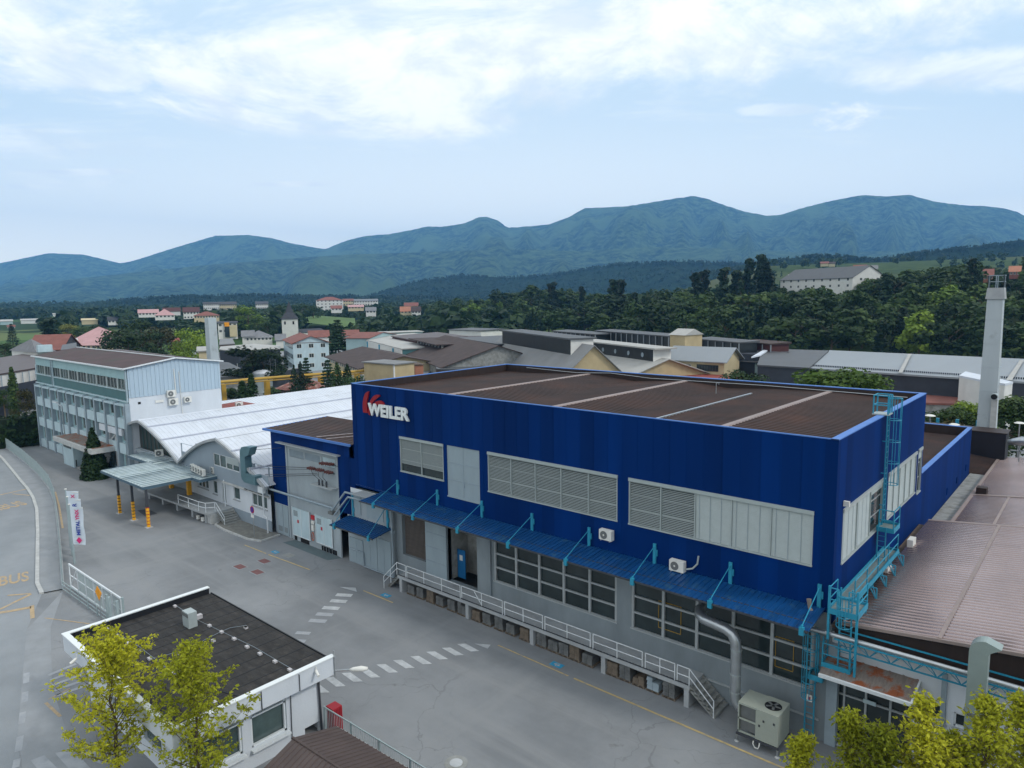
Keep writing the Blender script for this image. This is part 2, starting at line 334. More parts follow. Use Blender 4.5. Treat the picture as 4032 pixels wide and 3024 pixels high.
MM('pink_roof', (.42,.25,.25), .7, var=.1, vs=.5); MM('orange_tile', (.32,.14,.085), .8, var=.15, vs=.8)
MM('grey_tile', (.16,.165,.175), .8, var=.15, vs=.8); MM('dark_tile', (.045,.047,.055), .8, var=.2, vs=.8); MM('brown_tile', (.055,.038,.034), .8, var=.25, vs=.5)
MM('cream', (.50,.43,.27), .85, var=.08, vs=.5); MM('tan', (.42,.34,.20), .85, var=.12, vs=.4); MM('off_white', (.60,.60,.57), .85, var=.07, vs=.6); MM('teal_wall', (.33,.45,.46), .8, var=.06, vs=.5)
MM('chimney_concrete', (.40,.45,.47), .85, var=.10, vs=.5, streak=(1,1,.25), col2=(.25,.27,.27), c2s=.7, c2t=(.55,.8))
MM('grey_sheet', (.23,.255,.275), .5, var=.08, vs=.1, streak=(1,.15,1)); MM('grey_sheet_dark', (.075,.080,.085), .55, var=.1, vs=.3); MM('grey_roof', (.19,.195,.195), .7, var=.15, vs=.15)
MM('dark_clad', (.035,.042,.055), .6, var=.15, vs=.5); MM('black_band', (.012,.016,.018), .3, var=.6, vs=.8, spec=.5)
MM('pale_roof', (.36,.36,.34), .7, var=.1, vs=.4); MM('maroon', (.07,.025,.025), .7); MM('yellow_pipe', (.42,.26,.04), .5, var=.15, vs=1); MM('rusty_tile', (.20,.07,.05), .7, var=.3, vs=1.2, col2=(.42,.30,.26), c2s=.9, c2t=(.52,.7))
MM('bark', (.10,.075,.05), .9, var=.3, vs=6, bump=.5, bs=20)
MM('grass', (.085,.15,.030), .9, var=.3, vs=.4, col2=(.13,.15,.04), c2s=.1)
MM('steel_paint', (.30,.37,.38), .5, var=.08, vs=2)
MM('wire', (.02,.022,.025), .5); MM('red_barrier', (.35,.02,.03), .5); MM('roof_brown2', (.075,.056,.052), .5, var=.15, vs=.8)
MM('porcelain', (.10,.025,.02), .3, var=.3, vs=8); MM('paver', (.17,.17,.155), .9, var=.25, vs=2.5, bump=.3, bs=6)
L_dark = leafmat('foliage_dark', (.008,.024,.008), (.034,.060,.015)); L_mid = leafmat('foliage_mid', (.015,.040,.010), (.060,.098,.022))
L_lime = leafmat('foliage_lime', (.07,.13,.016), (.15,.22,.03)); L_con = leafmat('foliage_conifer', (.008,.024,.012), (.020,.042,.017), tr=.1)
L_near = leafmat('foliage_near', (.17,.20,.010), (.46,.48,.04), tr=.45); L_rust = leafmat('foliage_rust', (.045,.05,.015), (.095,.08,.025)); L_hedge = leafmat('foliage_hedge', (.012,.035,.010), (.03,.06,.014), tr=.1)
L_yel = leafmat('foliage_yellow', (.08,.10,.02), (.15,.15,.03))
# ================================================================ ground, road, markings
def sheet(name, pts, m, z, kind='structure', grid=None):
    mb = MB(); mb.poly([(p[0], p[1], z) for p in pts]); o = mb.build(name, m, None, fix=False); tag(o, kind=kind); return o
def gmat():
    m = bpy.data.materials.new('valley_floor'); m.use_nodes = True; t = m.node_tree; n = t.nodes; l = t.links; p = n['Principled BSDF']; p.inputs['Roughness'].default_value = .95; p.inputs['Specular IOR Level'].default_value = .1
    tcn = n.new('ShaderNodeTexCoord'); mp = n.new('ShaderNodeMapping'); l.new(tcn.outputs['Object'], mp.inputs[0]); mp.inputs['Scale'].default_value = (.004, .006, 1); mp.inputs['Rotation'].default_value = (0, 0, .6)
    v = n.new('ShaderNodeTexVoronoi'); l.new(mp.outputs[0], v.inputs[0]); v.inputs['Scale'].default_value = 1
    r = n.new('ShaderNodeValToRGB'); l.new(v.outputs['Color'], r.inputs[0]); e = r.color_ramp.elements
    e[0].color = (.05, .10, .025, 1); e[1].color = (.17, .20, .07, 1); r.color_ramp.interpolation = 'CONSTANT'
    for ps, c in ((.3, (.09,.15,.035,1)), (.5, (.02,.045,.015,1)), (.7, (.11,.14,.05,1)), (.85, (.02,.04,.015,1))):
        x = e.new(ps); x.color = c
    nz = n.new('ShaderNodeTexNoise'); l.new(tcn.outputs['Object'], nz.inputs[0]); nz.inputs['Scale'].default_value = .02; nz.inputs['Detail'].default_value = 8
    mr = n.new('ShaderNodeMapRange'); l.new(nz.outputs[0], mr.inputs[0]); mr.inputs[1].default_value = .5; mr.inputs[2].default_value = .56
    mx = n.new('ShaderNodeMix'); mx.data_type = 'RGBA'; l.new(mr.outputs[0], mx.inputs[0]); l.new(r.outputs[0], mx.inputs[6]); mx.inputs[7].default_value = (.02, .04, .014, 1)
    l.new(mx.outputs[2], p.inputs['Base Color']); return m
mb = MB(); R_ = [0, 60, 150, 400, 1000, 2500, 6000, 12000, 18000]; NA = 64
vs = [(0, 0, 0)]
for r in R_[1:]: vs += [(r*math.cos(2*PI*i/NA), r*math.sin(2*PI*i/NA), 0) for i in range(NA)]
fs = [(0, 1+i, 1+(i+1) % NA) for i in range(NA)]
for k_ in range(len(R_)-2):
    for i in range(NA): a = 1+k_*NA; fs.append((a+i, a+(i+1) % NA, a+NA+(i+1) % NA, a+NA+i))
mb.mesh(vs, fs); tag(mb.build('ground', gmat()), kind='structure')
sheet('yard', [(-260,-30),(40,-30),(60,60),(20,190),(-60,230),(-250,180),(-330,110)], m_['asphalt'], .004)
kerb = [G(*p) for p in [(-60,1742),(11,1808),(45,1849),(81,1894),(108,1925),(131,1962),(145,2007),(149,2097),(148,2188),(147,2300),(165,2339)]]
fenceb = [G(*p) for p in [(-80,1700),(-20,1738),(36,1776),(90,1817),(149,1871),(194,1925),(217,1984),(226,2052),(240,2188),(247,2300),(252,2322)]]
road = [kerb[i] for i in range(11)] + [G(*p) for p in [(105,2480),(85,2700),(70,2900),(90,3120)]] + [(-48,-20), (-90,-20), (-150, 5)]
sheet('road', road, m_['road_asphalt'], .008)
sheet('pavement', [*[G(*p) for p in [(105,2480),(85,2700),(70,2900),(100,3100),(330,3100),(205,2700),(200,2470),(250,2325)]]], m_['pavement'], .012)
mb = MB()
side = list(kerb)+list(reversed(fenceb)); mb.poly([(p[0], p[1], .10) for p in side]); tag(mb.build('pavement', m_['pavement'], fix=False), kind='structure')
mb = MB()
for a, b in zip(kerb, kerb[1:]): mb.bar(Vector(a)+Vector((0,0,.07)), Vector(b)+Vector((0,0,.07)), .28, .14)
tag(mb.build('kerb', m_['kerb_stone']), kind='structure')
def paint(pts, m, name='road_marking', z=.018):
    mb = MB()
    for q in pts: mb.poly([(p[0], p[1], z) for p in q])
    return tag(mb.build(name, m, fix=False), kind='structure')
def line(p, q, w):
    p = Vector(p[:2]+(0,)) if isinstance(p, tuple) else Vector((p[0], p[1], 0)); q = Vector((q[0], q[1], 0)); d = (q-p).normalized(); n_ = Vector((-d.y, d.x, 0))*w/2
    return [p-n_, p+n_, q+n_, q-n_]
paint([line((-22.5,31.0), (-2.0,30.85), .13), line((-28.5,31.1), (-22.9,31.0), .10), line((-42,30.85), (-38.6,30.9), .11)], m_['yellow_paint'])
paint([line((-58.5,30.2), (-55,30.3), .12), line((-54.6,30.3), (-48.8,30.62), .12)], m_['yellow_paint'])
# zebra crossings
q = []
for i, (x, y) in enumerate([(-32.97,21.0),(-32.82,21.97),(-32.46,22.91),(-32.03,23.83),(-31.64,24.85),(-31.26,25.81),(-30.8,26.79),(-30.45,27.8),(-30.06,28.76),(-29.66,29.73)]):
    d = Vector((-.70,-.02,0)).normalized(); e = Vector((.27,.40,0)).normalized(); c = Vector((x-.1, y-.05, 0)); d = Vector((1.1,-.1,0)).normalized()
    q.append([c-d*.72-e*.24, c+d*.62-e*.24, c+d*.72+e*.24, c-d*.62+e*.24])
q.append([Vector((-29.8,30.3,0)), Vector((-28.7,30.35,0)), Vector((-28.9,30.85,0))])
paint(q, m_['white_paint'])
q = []
for i, (x, y) in enumerate([(-42.47,29.43),(-41.9,28.54),(-41.36,27.51),(-40.85,26.63),(-40.36,25.74)]):
    c = Vector((x, y, 0)); d = Vector((.85,.53,0)); e = Vector((.3,-.44,0)).normalized()
    q.append([c-d*.62-e*.25, c+d*.62-e*.25, c+d*.62+e*.25, c-d*.62+e*.25])
q.append([Vector((-44.0,30.1,0)), Vector((-42.2,30.4,0)), Vector((-42.9,30.8,0))])
paint(q[:3]+q[5:], m_['white_paint'])
q2 = q[3:5]
for (x, y) in [(-39.6,24.1),(-38.9,23.3)]:
    c = Vector((x, y, 0)); d = Vector((.85,.53,0)); e = Vector((.3,-.44,0)).normalized(); q2.append([c-d*.5-e*.2, c+d*.5-e*.2, c+d*.5+e*.2, c-d*.5+e*.2])
paint(q2, m_['white_paint_worn'])
# crossing and lane marks by the road, lower left
q = []
for i in range(5):
    a = G(190+i*8, 2660+i*20); b = G(300+i*14, 2615+i*20); q.append(line(a, b, .28))
paint(q, m_['white_paint_worn'])
q = [[G(120,2995),G(175,2975),G(260,3060),G(190,3080)],[G(215,2965),G(290,2955),G(370,3040),G(300,3060)],[G(320,2965),G(375,2960),G(400,3010),G(370,3000)],[G(20,3060),G(80,3040),G(120,3110),G(50,3130)]]
for a, b in [((105,2650),(103,2690)),((100,2725),(97,2765)),((90,2805),(85,2850)),((80,2900),(72,2960)),((68,2990),(62,3024))]: q.append(line(G(*a), G(*b), .30))
paint(q, m_['white_paint_worn'])
q = [line(G(0,1949), G(110,1925), .30), line(G(50,1945), G(118,1951), .22), line(G(218,1937), G(232,1990), .16), line(G(232,1990), G(247,2080), .18),
     line(G(30,2345), G(122,2338), .22), line(G(122,2340), G(0,2400), .26), line(G(-10,2415), G(122,2392), .42), line(G(126,2385), G(128,2435), .26),
     line(G(175,2434), G(240,2442), .1), line(G(240,2442), G(352,2457), .1), line(G(180,2768), G(238,2822), .16), line(G(190,2755), G(275,2712), .1)]
paint(q, m_['orange_paint'])
def text_mesh(txt, size, name, m, parent=None, bold=0.0, shear=0.0, extrude=0.0, sx=1.0):
    c = bpy.data.curves.new('lettering', 'FONT'); c.body = txt; c.size = size; c.offset = bold; c.shear = shear; c.extrude = extrude; c.align_x = 'LEFT'; c.resolution_u = 4
    o = bpy.data.objects.new('lettering', c); COL.objects.link(o); dg = bpy.context.evaluated_depsgraph_get(); dg.update()
    me = bpy.data.meshes.new_from_object(o.evaluated_get(dg)); COL.objects.unlink(o); bpy.data.objects.remove(o)
    for v in me.vertices: v.co.x *= sx
    me.materials.clear(); me.materials.append(m); ob = bpy.data.objects.new(name, me); COL.objects.link(ob); ob.parent = parent; return ob
def place_text(o, org, xdir, ydir):
    """lay text in the plane spanned by xdir (reading) and ydir (up)"""
    x = Vector(xdir).normalized(); y = Vector(ydir).normalized(); z = x.cross(y); mt = Matrix.Identity(4)
    for i in range(3): mt[i][0] = x[i]; mt[i][1] = y[i]; mt[i][2] = z[i]
    mt.translation = Vector(org); o.data.transform(mt); return o
for (p0, p1, hgt, txt) in [((2,2010),(112,1985),2.4,'iBUS'),((-10,2310),(115,2285),2.35,'BUS')]:
    a, b = G(*p0), G(*p1); L_ = (b-a).length; t_ = text_mesh(txt, 1.0, 'road_lettering', m_['orange_paint'], bold=.02)
    w0 = max(v.co.x for v in t_.data.vertices); h0 = max(v.co.y for v in t_.data.vertices)
    for v in t_.data.vertices: v.co.x *= L_/w0; v.co.y *= hgt/h0
    x = (b-a).normalized(); place_text(t_, (a.x, a.y, .02), x, Vector((-x.y, x.x, 0))); tag(t_, kind='structure')
# little blue pedestrian marks, patches, gully covers
for i, (x, y) in enumerate([(-24.17,31.56), (-39.98,31.38), (-54.7,31.0)]):
    paint([[(x-.42,y-.24),(x+.42,y-.24),(x+.42,y+.24),(x-.42,y+.24)]], m_['blue_paint'])
    paint([[(x-.2,y-.05),(x+.22,y-.05),(x+.22,y+.03),(x-.2,y+.03)], [(x-.02,y-.16),(x+.05,y-.16),(x-.12,y+.14),(x-.18,y+.12)], [(x+.05,y+.02),(x+.1,y+.02),(x+.16,y+.16),(x+.1,y+.16)]], m_['white_paint'], z=.024)
for i, (x, y, mm, lab) in enumerate([(-53.46,29.25,'red_paint','dark red drain cover in a pale frame nearest the blue pedestrian mark'),(-53.01,31.31,'old_concrete','brown grey drain cover between the yellow line and the transformer wall'),(-51.7,27.63,'red_paint','dark red drain cover farthest right of the left yard end covers'),(-53.9,27.3,'red_paint','dark red drain cover farthest left of the left yard end covers')]):
    t = thing('drain_cover', lab, 'drain cover', (x, y, 0), 'square drain covers in the yard')
    MB().box(x-.62,x+.62,y-.42,y+.42,.004,.022).build('cover_frame', m_['pavement'], t); MB().box(x-.52,x+.52,y-.33,y+.33,.0225,.034).build('cover', m_[mm], t)
t = thing('manhole', 'round manhole with pale lid and dark concrete ring at the bottom of the yard', 'manhole', (-22.44,21.4,0))
MB().cyl((-22.44,21.4,.005), .56, .02, 32).build('ring', m_['old_concrete'], t); MB().cyl((-22.44,21.4,.026), .31, .012, 24).build('lid', m_['white_paint'], t)
sheet('grating_strip', [(-56.4,32.75),(-49.4,32.75),(-48.9,33.85),(-56.1,33.85)], mat('green_grey_floor', (.10,.135,.145), .8), .016)
sheet('asphalt_patch', [G(540,2010),G(580,2005),G(620,2022),G(575,2035)], mat('patch_dark', (.075,.085,.10), .85), .015)
# raised flower island by the small door
isl = [(-58.3,33.6),(-58.1,31.6),(-59.6,31.1),(-63.8,31.0),(-66.0,31.2),(-66.8,32.2),(-66.8,33.4)]
mb = MB(); mb.ext([(x, y, 0) for x, y in isl], (0,0,.13)); tag(mb.build('paved_island', m_['paver']), kind='structure')
mb = MB()
for a, b in zip(isl[:-1], isl[1:]): mb.bar((a[0],a[1],.07),(b[0],b[1],.07), .16, .17)
tag(mb.build('kerb', m_['kerb_stone']), kind='structure')
# ================================================================ main blue factory building
X0, X1, YF, YB, ZT = -46.65, -9.5, 33.9, 52.95, 15.17
F = thing('factory_building', 'long dark blue metal clad factory hall with brown ribbed roof and red and white lettering', 'factory', ((X0+X1)/2, YF, 0))
win_up = [(-40.8,-36.05,8.86,11.55), (-31.7,-21.45,8.87,11.6), (-20.68,-10.47,8.88,11.58)]
door_up = (-35.72,-32.5,7.82,11.56)
mb = MB(); wall(mb, 'y', YF, X0, X1, 6.75, ZT, win_up+[door_up], .16)
# vertical panel joints are real laps
for i in range(37):
    x = X0+.5+i*1.0
    for z0, z1 in ([(11.75, ZT-.06)] if any(w[0]-.1 < x < w[1]+.1 for w in win_up+[door_up]) else [(6.8, ZT-.06)]): mb.box(x-.010, x+.010, YF-.012, YF-.001, z0, z1)
mb.box(X0, X1, YF-.06, YF-.001, 8.28, 8.34) if False else None
side_w = [(35.1,42.6,8.85,11.58), (43.75,51.0,8.85,11.6), (51.55,52.65,8.6,11.62)]
wall(mb, 'x', X1, YF, YB, 6.2, ZT, side_w, .16, sgn=1)
wall(mb, 'y', YB, X0, X1, 0, ZT, (), sgn=1); wall(mb, 'x', X0, YF, YB, 0, ZT)
# blue band left of the loading doors, down to 4.1 m
mb.poly([(-48.6,YF-.02,4.1),(-47.3,YF-.02,4.1),(-47.3,YF-.02,9.0),(-48.6,YF-.02,9.0)])
mb.poly([(-47.3,YF,6.45),(X0,YF,6.45),(X0,YF,10.0),(-47.3,YF,10.0)])
mb.build('cladding', m_['blue_clad'], F, fix=False)
mb = MB(); s_ = .26
mb.box(X0-.02,X1+.02,YF-.03,YF+.10,ZT,ZT+.05); mb.box(X1-.34,X1+.03,YF-.03,YB+.03,ZT+.003,ZT+.055); mb.box(X0-.03,X1+.03,YB-.30,YB+.03,ZT+.001,ZT+.052); mb.box(X0-.03,X0+.22,YF-.03,YB+.03,ZT+.002,ZT+.053)
mb.build('parapet_cap', m_['blue_trim'], F)
mb = MB()
mb.poly([(X0+.2,YB-.28,ZT),(X1-.3,YB-.28,ZT),(X1-.3,YB-.28,14.1),(X0+.2,YB-.28,14.1)]); mb.poly([(X1-.32,YF+.1,ZT),(X1-.32,YB-.28,ZT),(X1-.32,YB-.28,14.1),(X1-.32,YF+.1,14.1)]); mb.poly([(X0+.2,YF+.1,ZT),(X0+.2,YB-.28,ZT),(X0+.2,YB-.28,14.1),(X0+.2,YF+.1,14.1)])
mb.build('parapet_lining', m_['dark_brown'], F, fix=False)
# roof: shallow folds, ribs along x
fold = [(X0+.2,14.62),(-43.5,14.62),(-36.4,14.95),(-31.6,14.62),(-26.75,14.98),(-23.2,14.66),(-19.7,14.86),(-15.5,14.98),(X1-.3,14.72)]
mb = MB()
for (xa, za), (xb, zb) in zip(fold, fold[1:]): corr(mb, (xa,YF+.08,za), (xb,YF+.08,zb), (xb,YB-.25,zb-.15), (xa,YB-.25,za-.15), .42, .055)
mb.build('roof', m_['brown_roof'], F, fix=False)
for x, z in ((-36.4,15.0),(-26.75,15.03),(-15.5,15.03)): MB().hexa([(x-.2,YF+.1,z-.03),(x+.2,YF+.1,z-.03),(x+.2,YB-.3,z-.18),(x-.2,YB-.3,z-.18)],[(x-.14,YF+.1,z+.05),(x+.14,YF+.1,z+.05),(x+.14,YB-.3,z-.1),(x-.14,YB-.3,z-.1)]).build('ridge_flashing', m_['brown_trim'], F)
mb = MB(); mb.hexa([(-19.82,35,14.88),(-19.66,35,14.88),(-19.66,48.9,14.78),(-19.82,48.9,14.78)],[(-19.82,35,14.96),(-19.66,35,14.96),(-19.66,48.9,14.86),(-19.82,48.9,14.86)]); mb.build('cable_tray', m_['galv'], F)
mb = MB(); mb.tube([(X0+3,YB-.5,15.05),(X0+9,YB-.45,14.9),(-34,YB-.5,15.1),(-30,YB-.5,14.9),(-20,YB-.5,15),(X1-1,YB-.5,14.9)], .025, 5); mb.tube([(-22.1,48.2,14.7),(-22.1,48.2,15.45),(-21.9,48.2,15.55),(-21.9,48.2,15.4)], .035, 6); mb.build('lightning_wire', m_['galv'], F)
# upper windows with outside blinds
def blind_window(parent, ax, c, a0, a1, z0, z1, bays, closed, sgn=-1, drop=None):
    P = (lambda a, q: (a, c-sgn*q)) if ax == 'y' else (lambda a, q: (c-sgn*q, a))
    def bx(mb, a, b, q0, q1, za, zb):
        p, q = P(a, q0), P(b, q1); mb.box(min(p[0],q[0]), max(p[0],q[0]), min(p[1],q[1]), max(p[1],q[1]), za, zb)
    fr = MB(); bx(fr, a0-.02, a1+.02, -.07, .12, z1-.16, z1+.03); bx(fr, a0-.02, a1+.02, -.06, .12, z0-.03, z0+.05)
    w = (a1-a0)/bays
    for i in range(bays+1): x = min(max(a0+i*w, a0+.03), a1-.03); bx(fr, x-.03, x+.03, -.02, .10, z0+.05, z1-.16)
    f = fr.build('window', m_['slat_alu'], parent)
    g = MB(); bx(g, a0+.02, a1-.02, .125, .14, z0, z1); g.build('pane', m_['glass'], f)
    for zz in (.33, .66): mid = MB(); bx(mid, a0, a1, .105, .122, z0+(z1-z0)*zz-.03, z0+(z1-z0)*zz+.03); mid.build('glazing_bar', m_['frame_grey'], f)
    for i in range(bays):
        s = MB(); n_ = 26 if not closed[i] else 28; lo = z0+.06+(drop[i] if drop else 0); zt = z1-.17; tl = .055 if closed[i] else .020
        for j in range(n_):
            z = lo+(zt-lo)*(j+.5)/n_; qa, qb = (.030, .060) if closed[i] else (.015, .070)
            if closed[i]: za, zb = z-.043, z+.034
            else: za, zb = z-.020, z+.014
            A, B = a0+i*w+.04, a0+(i+1)*w-.04
            pa, pb, pc, pd = P(A, qa), P(B, qa), P(B, qb), P(A, qb)
            s.poly([(*pa, za), (*pb, za), (*pc, zb), (*pd, zb)])
        bl_ = s.build('blind', m_['slat_alu'], f, fix=False)
        if closed[i]:
            for fr_ in (.12, .42, .72): c_ = MB(); bx(c_, a0+i*w+w*fr_, a0+i*w+w*fr_+.022, .015, .022, lo, zt); c_.build('ladder_cord', m_['pilaster'], bl_)
    return f
blind_window(F, 'y', YF, *win_up[0], 2, [0,0], drop=[.58,.58])
blind_window(F, 'y', YF, *win_up[1], 5, [0,0,0,0,0])
blind_window(F, 'y', YF, *win_up[2], 5, [0,0,1,1,1])
blind_window(F, 'x', X1, *side_w[0], 3, [1,1,0], sgn=1, drop=[0,0,2.2])
blind_window(F, 'x', X1, *side_w[1], 5, [0,0,0,0,0], sgn=1)
blind_window(F, 'x', X1, *side_w[2], 1, [0], sgn=1, drop=[2.3])
mb = MB(); a, b, c, d = door_up; mb.box(a,b,YF+.05,YF+.12,c,d); mb.box(a,b,YF-.03,YF+.05,c-.02,c+.06)
dr = mb.build('hoist_door', m_['door_grey'], F)
mb = MB(); mb.box((a+b)/2-.02,(a+b)/2+.02,YF+.035,YF+.05,c+.07,d)
for zz in (c+1.25, c+2.5): mb.box(a,b,YF+.03,YF+.05,zz-.03,zz+.03)
mb.box((a+b)/2+.05,(a+b)/2+.09,YF+.01,YF+.05,c+.9,c+1.3); mb.build('door_seam', m_['pilaster'], dr)
# lower wall with the tall shop windows
YL = 34.15
low1 = (-31.55,-21.62,2.5,6.45); low2 = (-20.62,-10.3,2.5,6.45)
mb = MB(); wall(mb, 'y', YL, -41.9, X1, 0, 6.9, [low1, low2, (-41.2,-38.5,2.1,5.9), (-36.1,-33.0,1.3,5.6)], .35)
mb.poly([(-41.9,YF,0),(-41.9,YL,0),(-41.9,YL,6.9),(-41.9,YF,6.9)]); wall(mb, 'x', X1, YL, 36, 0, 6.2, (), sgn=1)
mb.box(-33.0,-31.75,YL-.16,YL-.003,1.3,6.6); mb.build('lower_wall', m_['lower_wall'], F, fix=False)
mb = MB(); mb.poly([(X0,YF-.01,6.88),(X1,YF-.01,6.88),(X1,YL,6.88),(X0,YL,6.88)]); mb.box(-16,X1-.4,YL-.1,YL-.002,1.02,1.1); mb.build('soffit', m_['frame_grey'], F, fix=False)
def grid_window(parent, a0, a1, z0, z1, cols, rows):
    fr = MB(); w = (a1-a0)/cols; h = (z1-z0)/rows
    for i in range(cols+1): x = min(max(a0+i*w, a0+.07), a1-.07); fr.box(x-.08, x+.08, YL+.02, YL+.16, z0, z1)
    for j in range(rows+1): z = z0+j*h; fr.box(a0, a1, YL+.035, YL+.15, z-.055, z+.055)
    fr.box(a0-.05, a1+.05, YL-.05, YL+.1, z0-.06, z0+.02)
    f = fr.build('window', m_['frame_grey'], parent)
    MB().box(a0+.01, a1-.01, YL+.17, YL+.19, z0, z1).build('pane', m_['glass'], f); return f
grid_window(F, *low1, 5, 4)
f2 = grid_window(F, *low2, 5, 4)
mb = MB()
for x0, x1 in ((-18.9,-17.5),(-12.2,-11.3)):
    for a, b in (((x0,3.0),(x1,3.0)),((x0,3.0),(x0,4.6)),((x1,3.0),(x1,4.6)),((x0,4.6),(x1,4.6))): mb.bar((a[0],YL+.165,a[1]),(b[0],YL+.165,b[1]),.08,.02)
mb.build('yellow_frame', m_['yellow_pipe'], f2)
# delivery recess, doors and the corrugated mesh recess, left part
mb = MB(); mb.box(-36.1,-33.0,36.2,36.3,1.3,5.6); mb.box(-36.2,-36.1,YL+.01,36.3,1.3,5.6); mb.box(-33.0,-32.9,YL+.2,36.3,1.3,5.6); mb.box(-36.1,-33,YL+.01,36.2,5.6,5.7)
rc = mb.build('doorway_recess', m_['old_concrete'], F)
MB().box(-34.55,-33.45,36.1,36.19,1.35,4.1).build('dark_opening', m_['dark_void'], rc)
d_ = MB().box(-36.0,-35.2,35.0,35.06,1.35,3.5).build('blue_door', mat('door_blue', (.01,.12,.30), .5), F)
MB().box(-35.75,-35.45,34.98,34.996,2.7,3.1).build('notice', m_['plastic_white'], d_)
MB().box(-34.95,-34.55,36.05,36.095,2.6,3.9).build('notice_board', m_['plastic_white'], rc)
mb = MB(); corr(mb, (-41.2,YL+.3,2.1), (-41.2,YL+.3,5.9), (-38.5,YL+.3,5.9), (-38.5,YL+.3,2.1), .14, .05, (0,-1,0)); mb.build('roller_shutter', mat('shutter_brown', (.12,.105,.095), .7, streak=(1,1,5)), F, fix=False)
mb = MB(); mb.box(-38.4,-36.15,YL-.12,YL-.03,1.3,5.5); sdn = mb.build('sliding_door', m_['door_grey'], F)
mb = MB()
for z in (2.4,3.5,4.6): mb.box(-38.4,-36.15,YL-.14,YL-.122,z-.04,z+.04)
mb.build('door_rail', m_['pilaster'], sdn)
mb = MB(); mb.box(-47.9,-41.95,YF,YL+.2,0,6.42); mb.build('loading_wall', m_['grey_wall'], F)
for a, b in ((-47.7,-45.9),(-45.8,-44.05),(-44.0,-42.3)):
    dd = MB().box(a,b,YF-.06,YF-.003,.08,2.9 if a > -45.9 else 2.2).build('sheet_door', m_['door_grey'], F)
    MB().box((a+b)/2-.015,(a+b)/2+.015,YF-.075,YF-.061,.12,2.1).build('door_seam', m_['pilaster'], dd)
for a, b in ((-46.9,-46.0),(-45.2,-43.1)): MB().box(a,b,YF-.05,YF-.002,4.35,6.1).build('wall_panel', m_['door_grey'], F)
mb = MB(); mb.tube([(-47.6,YF-.14,1.25),(-45.75,YF-.14,1.25),(-45.7,YF-.14,.12),(-43,YF-.14,.12),(-41.9,YF-.14,.15)], .07, 8)
mb.tube([(-41.95,YF-.15,6.3),(-41.95,YF-.15,3.9),(-41.95,YF-.15,1.7),(-41.95,YF-.15,.2)], .07, 8); mb.box(-42.2,-41.75,YF-.3,YF-.02,3.7,3.95); mb.build('downpipe', m_['pilaster'], F)
# wall sign
SG = thing('wall_sign', 'red fan emblem and thick white capital letters on the blue facade', 'sign', (-42.2, YF-.1, 13.7))
t_ = text_mesh('WEILER', 1.0, 'lettering', m_['sign_white'], bold=.038, shear=.0, extrude=.07)
w0 = max(v.co.x for v in t_.data.vertices); h0 = max(v.co.y for v in t_.data.vertices)
for v in t_.data.vertices: v.co.x *= 4.75/w0; v.co.y *= .92/h0; v.co.z *= 1.0
place_text(t_, (-44.15-SG.location.x, -.1, 12.93-13.7), (1,0,0), (0,0,1)); t_.parent = SG
def arc_blade(mb, c, r0, r1, a0, a1, w0, w1, n=12):
    pts = []; 
    for i in range(n+1):
        t = i/n; a = a0+(a1-a0)*t; r = r0+(r1-r0)*t; w = (w0+(w1-w0)*t)*(1-.75*max(0, t-.8)/.2); pts.append((c[0]+r*math.cos(a), c[1]+r*math.sin(a), w, a))
    out = [(x+w*math.cos(a)/2, YF-.14, z+w*math.sin(a)/2) for x, z, w, a in pts]+[(x-w*math.cos(a)/2, YF-.14, z-w*math.sin(a)/2) for x, z, w, a in reversed(pts)]
    for i in range(n): k_ = len(out)-1; mb.ext([out[i], out[i+1], out[k_-i-1], out[k_-i]], (0,.10,0))
mb = MB()
arc_blade(mb, (-43.3,13.0), 1.40, 1.95, PI*1.0, PI*.66, .62, .42)
arc_blade(mb, (-43.0,12.75), 1.25, 1.75, PI*.97, PI*.48, .18, .40)
arc_blade(mb, (-43.1,12.75), .85, 1.35, PI*.90, PI*.32, .16, .38)
mb.build('fan_emblem', m_['red_sign'], SG)
# canopies
def canopy(x0, x1, yb, zb, yf, zf, xs, lab, grp, top=1.15):
    t = thing('awning', lab, 'awning', ((x0+x1)/2, yb, zb), grp)
    mb = MB(); corr(mb, (x0,yb,zb),(x0,yf,zf),(x1,yf,zf),(x1,yb,zb), .30, .05, (0,0,1), 'rib'); corr(mb, (x0,yb,zb-.03),(x0,yf,zf-.03),(x1,yf,zf-.03),(x1,yb,zb-.03), .6, .001); mb.build('sheet_roof', m_['canopy_blue'], t, fix=False)
    mb = MB(); mb.bar((x0,yf,zf-.04),(x1,yf,zf-.04),.05,.09); mb.bar((x0,yf+.8,zf-.02+(zb-zf)*.3),(x1,yf+.8,zf-.02+(zb-zf)*.3),.06,.08); mb.build('front_beam', m_['steel_dark'], t)
    for x in xs:
        mb = MB(); mb.box(x-.09,x+.09,yb-.10,yb-.005,zb-.05,zb+top); mb.box(x+.1,x+.18,yb-.09,yb-.01,zb+.45,zb+.8); b_ = mb.build('bracket', m_['teal_metal'], t)
        mb = MB(); mb.tube([(x,yb-.08,zb+top-.15),(x,yf+.06,zf+.18)], .025, 6); mb.build('tie_rod', m_['teal_metal'], b_)
        mb = MB(); mb.box(x-.11,x+.11,yf-.06,yf+.10,zf-.26,zf+.13); mb.cyl((x,yf+.05,zf+.12),.06,.09,8); mb.build('end_plate', m_['teal_metal'], b_)
    return t
canopy(-42.9, -9.75, YF-.01, 6.95, 31.45, 6.72, [-41.2+i*4.45 for i in range(8)], 'long blue ribbed awning held by turquoise rods over the loading platform', 'blue awnings on the factory front')
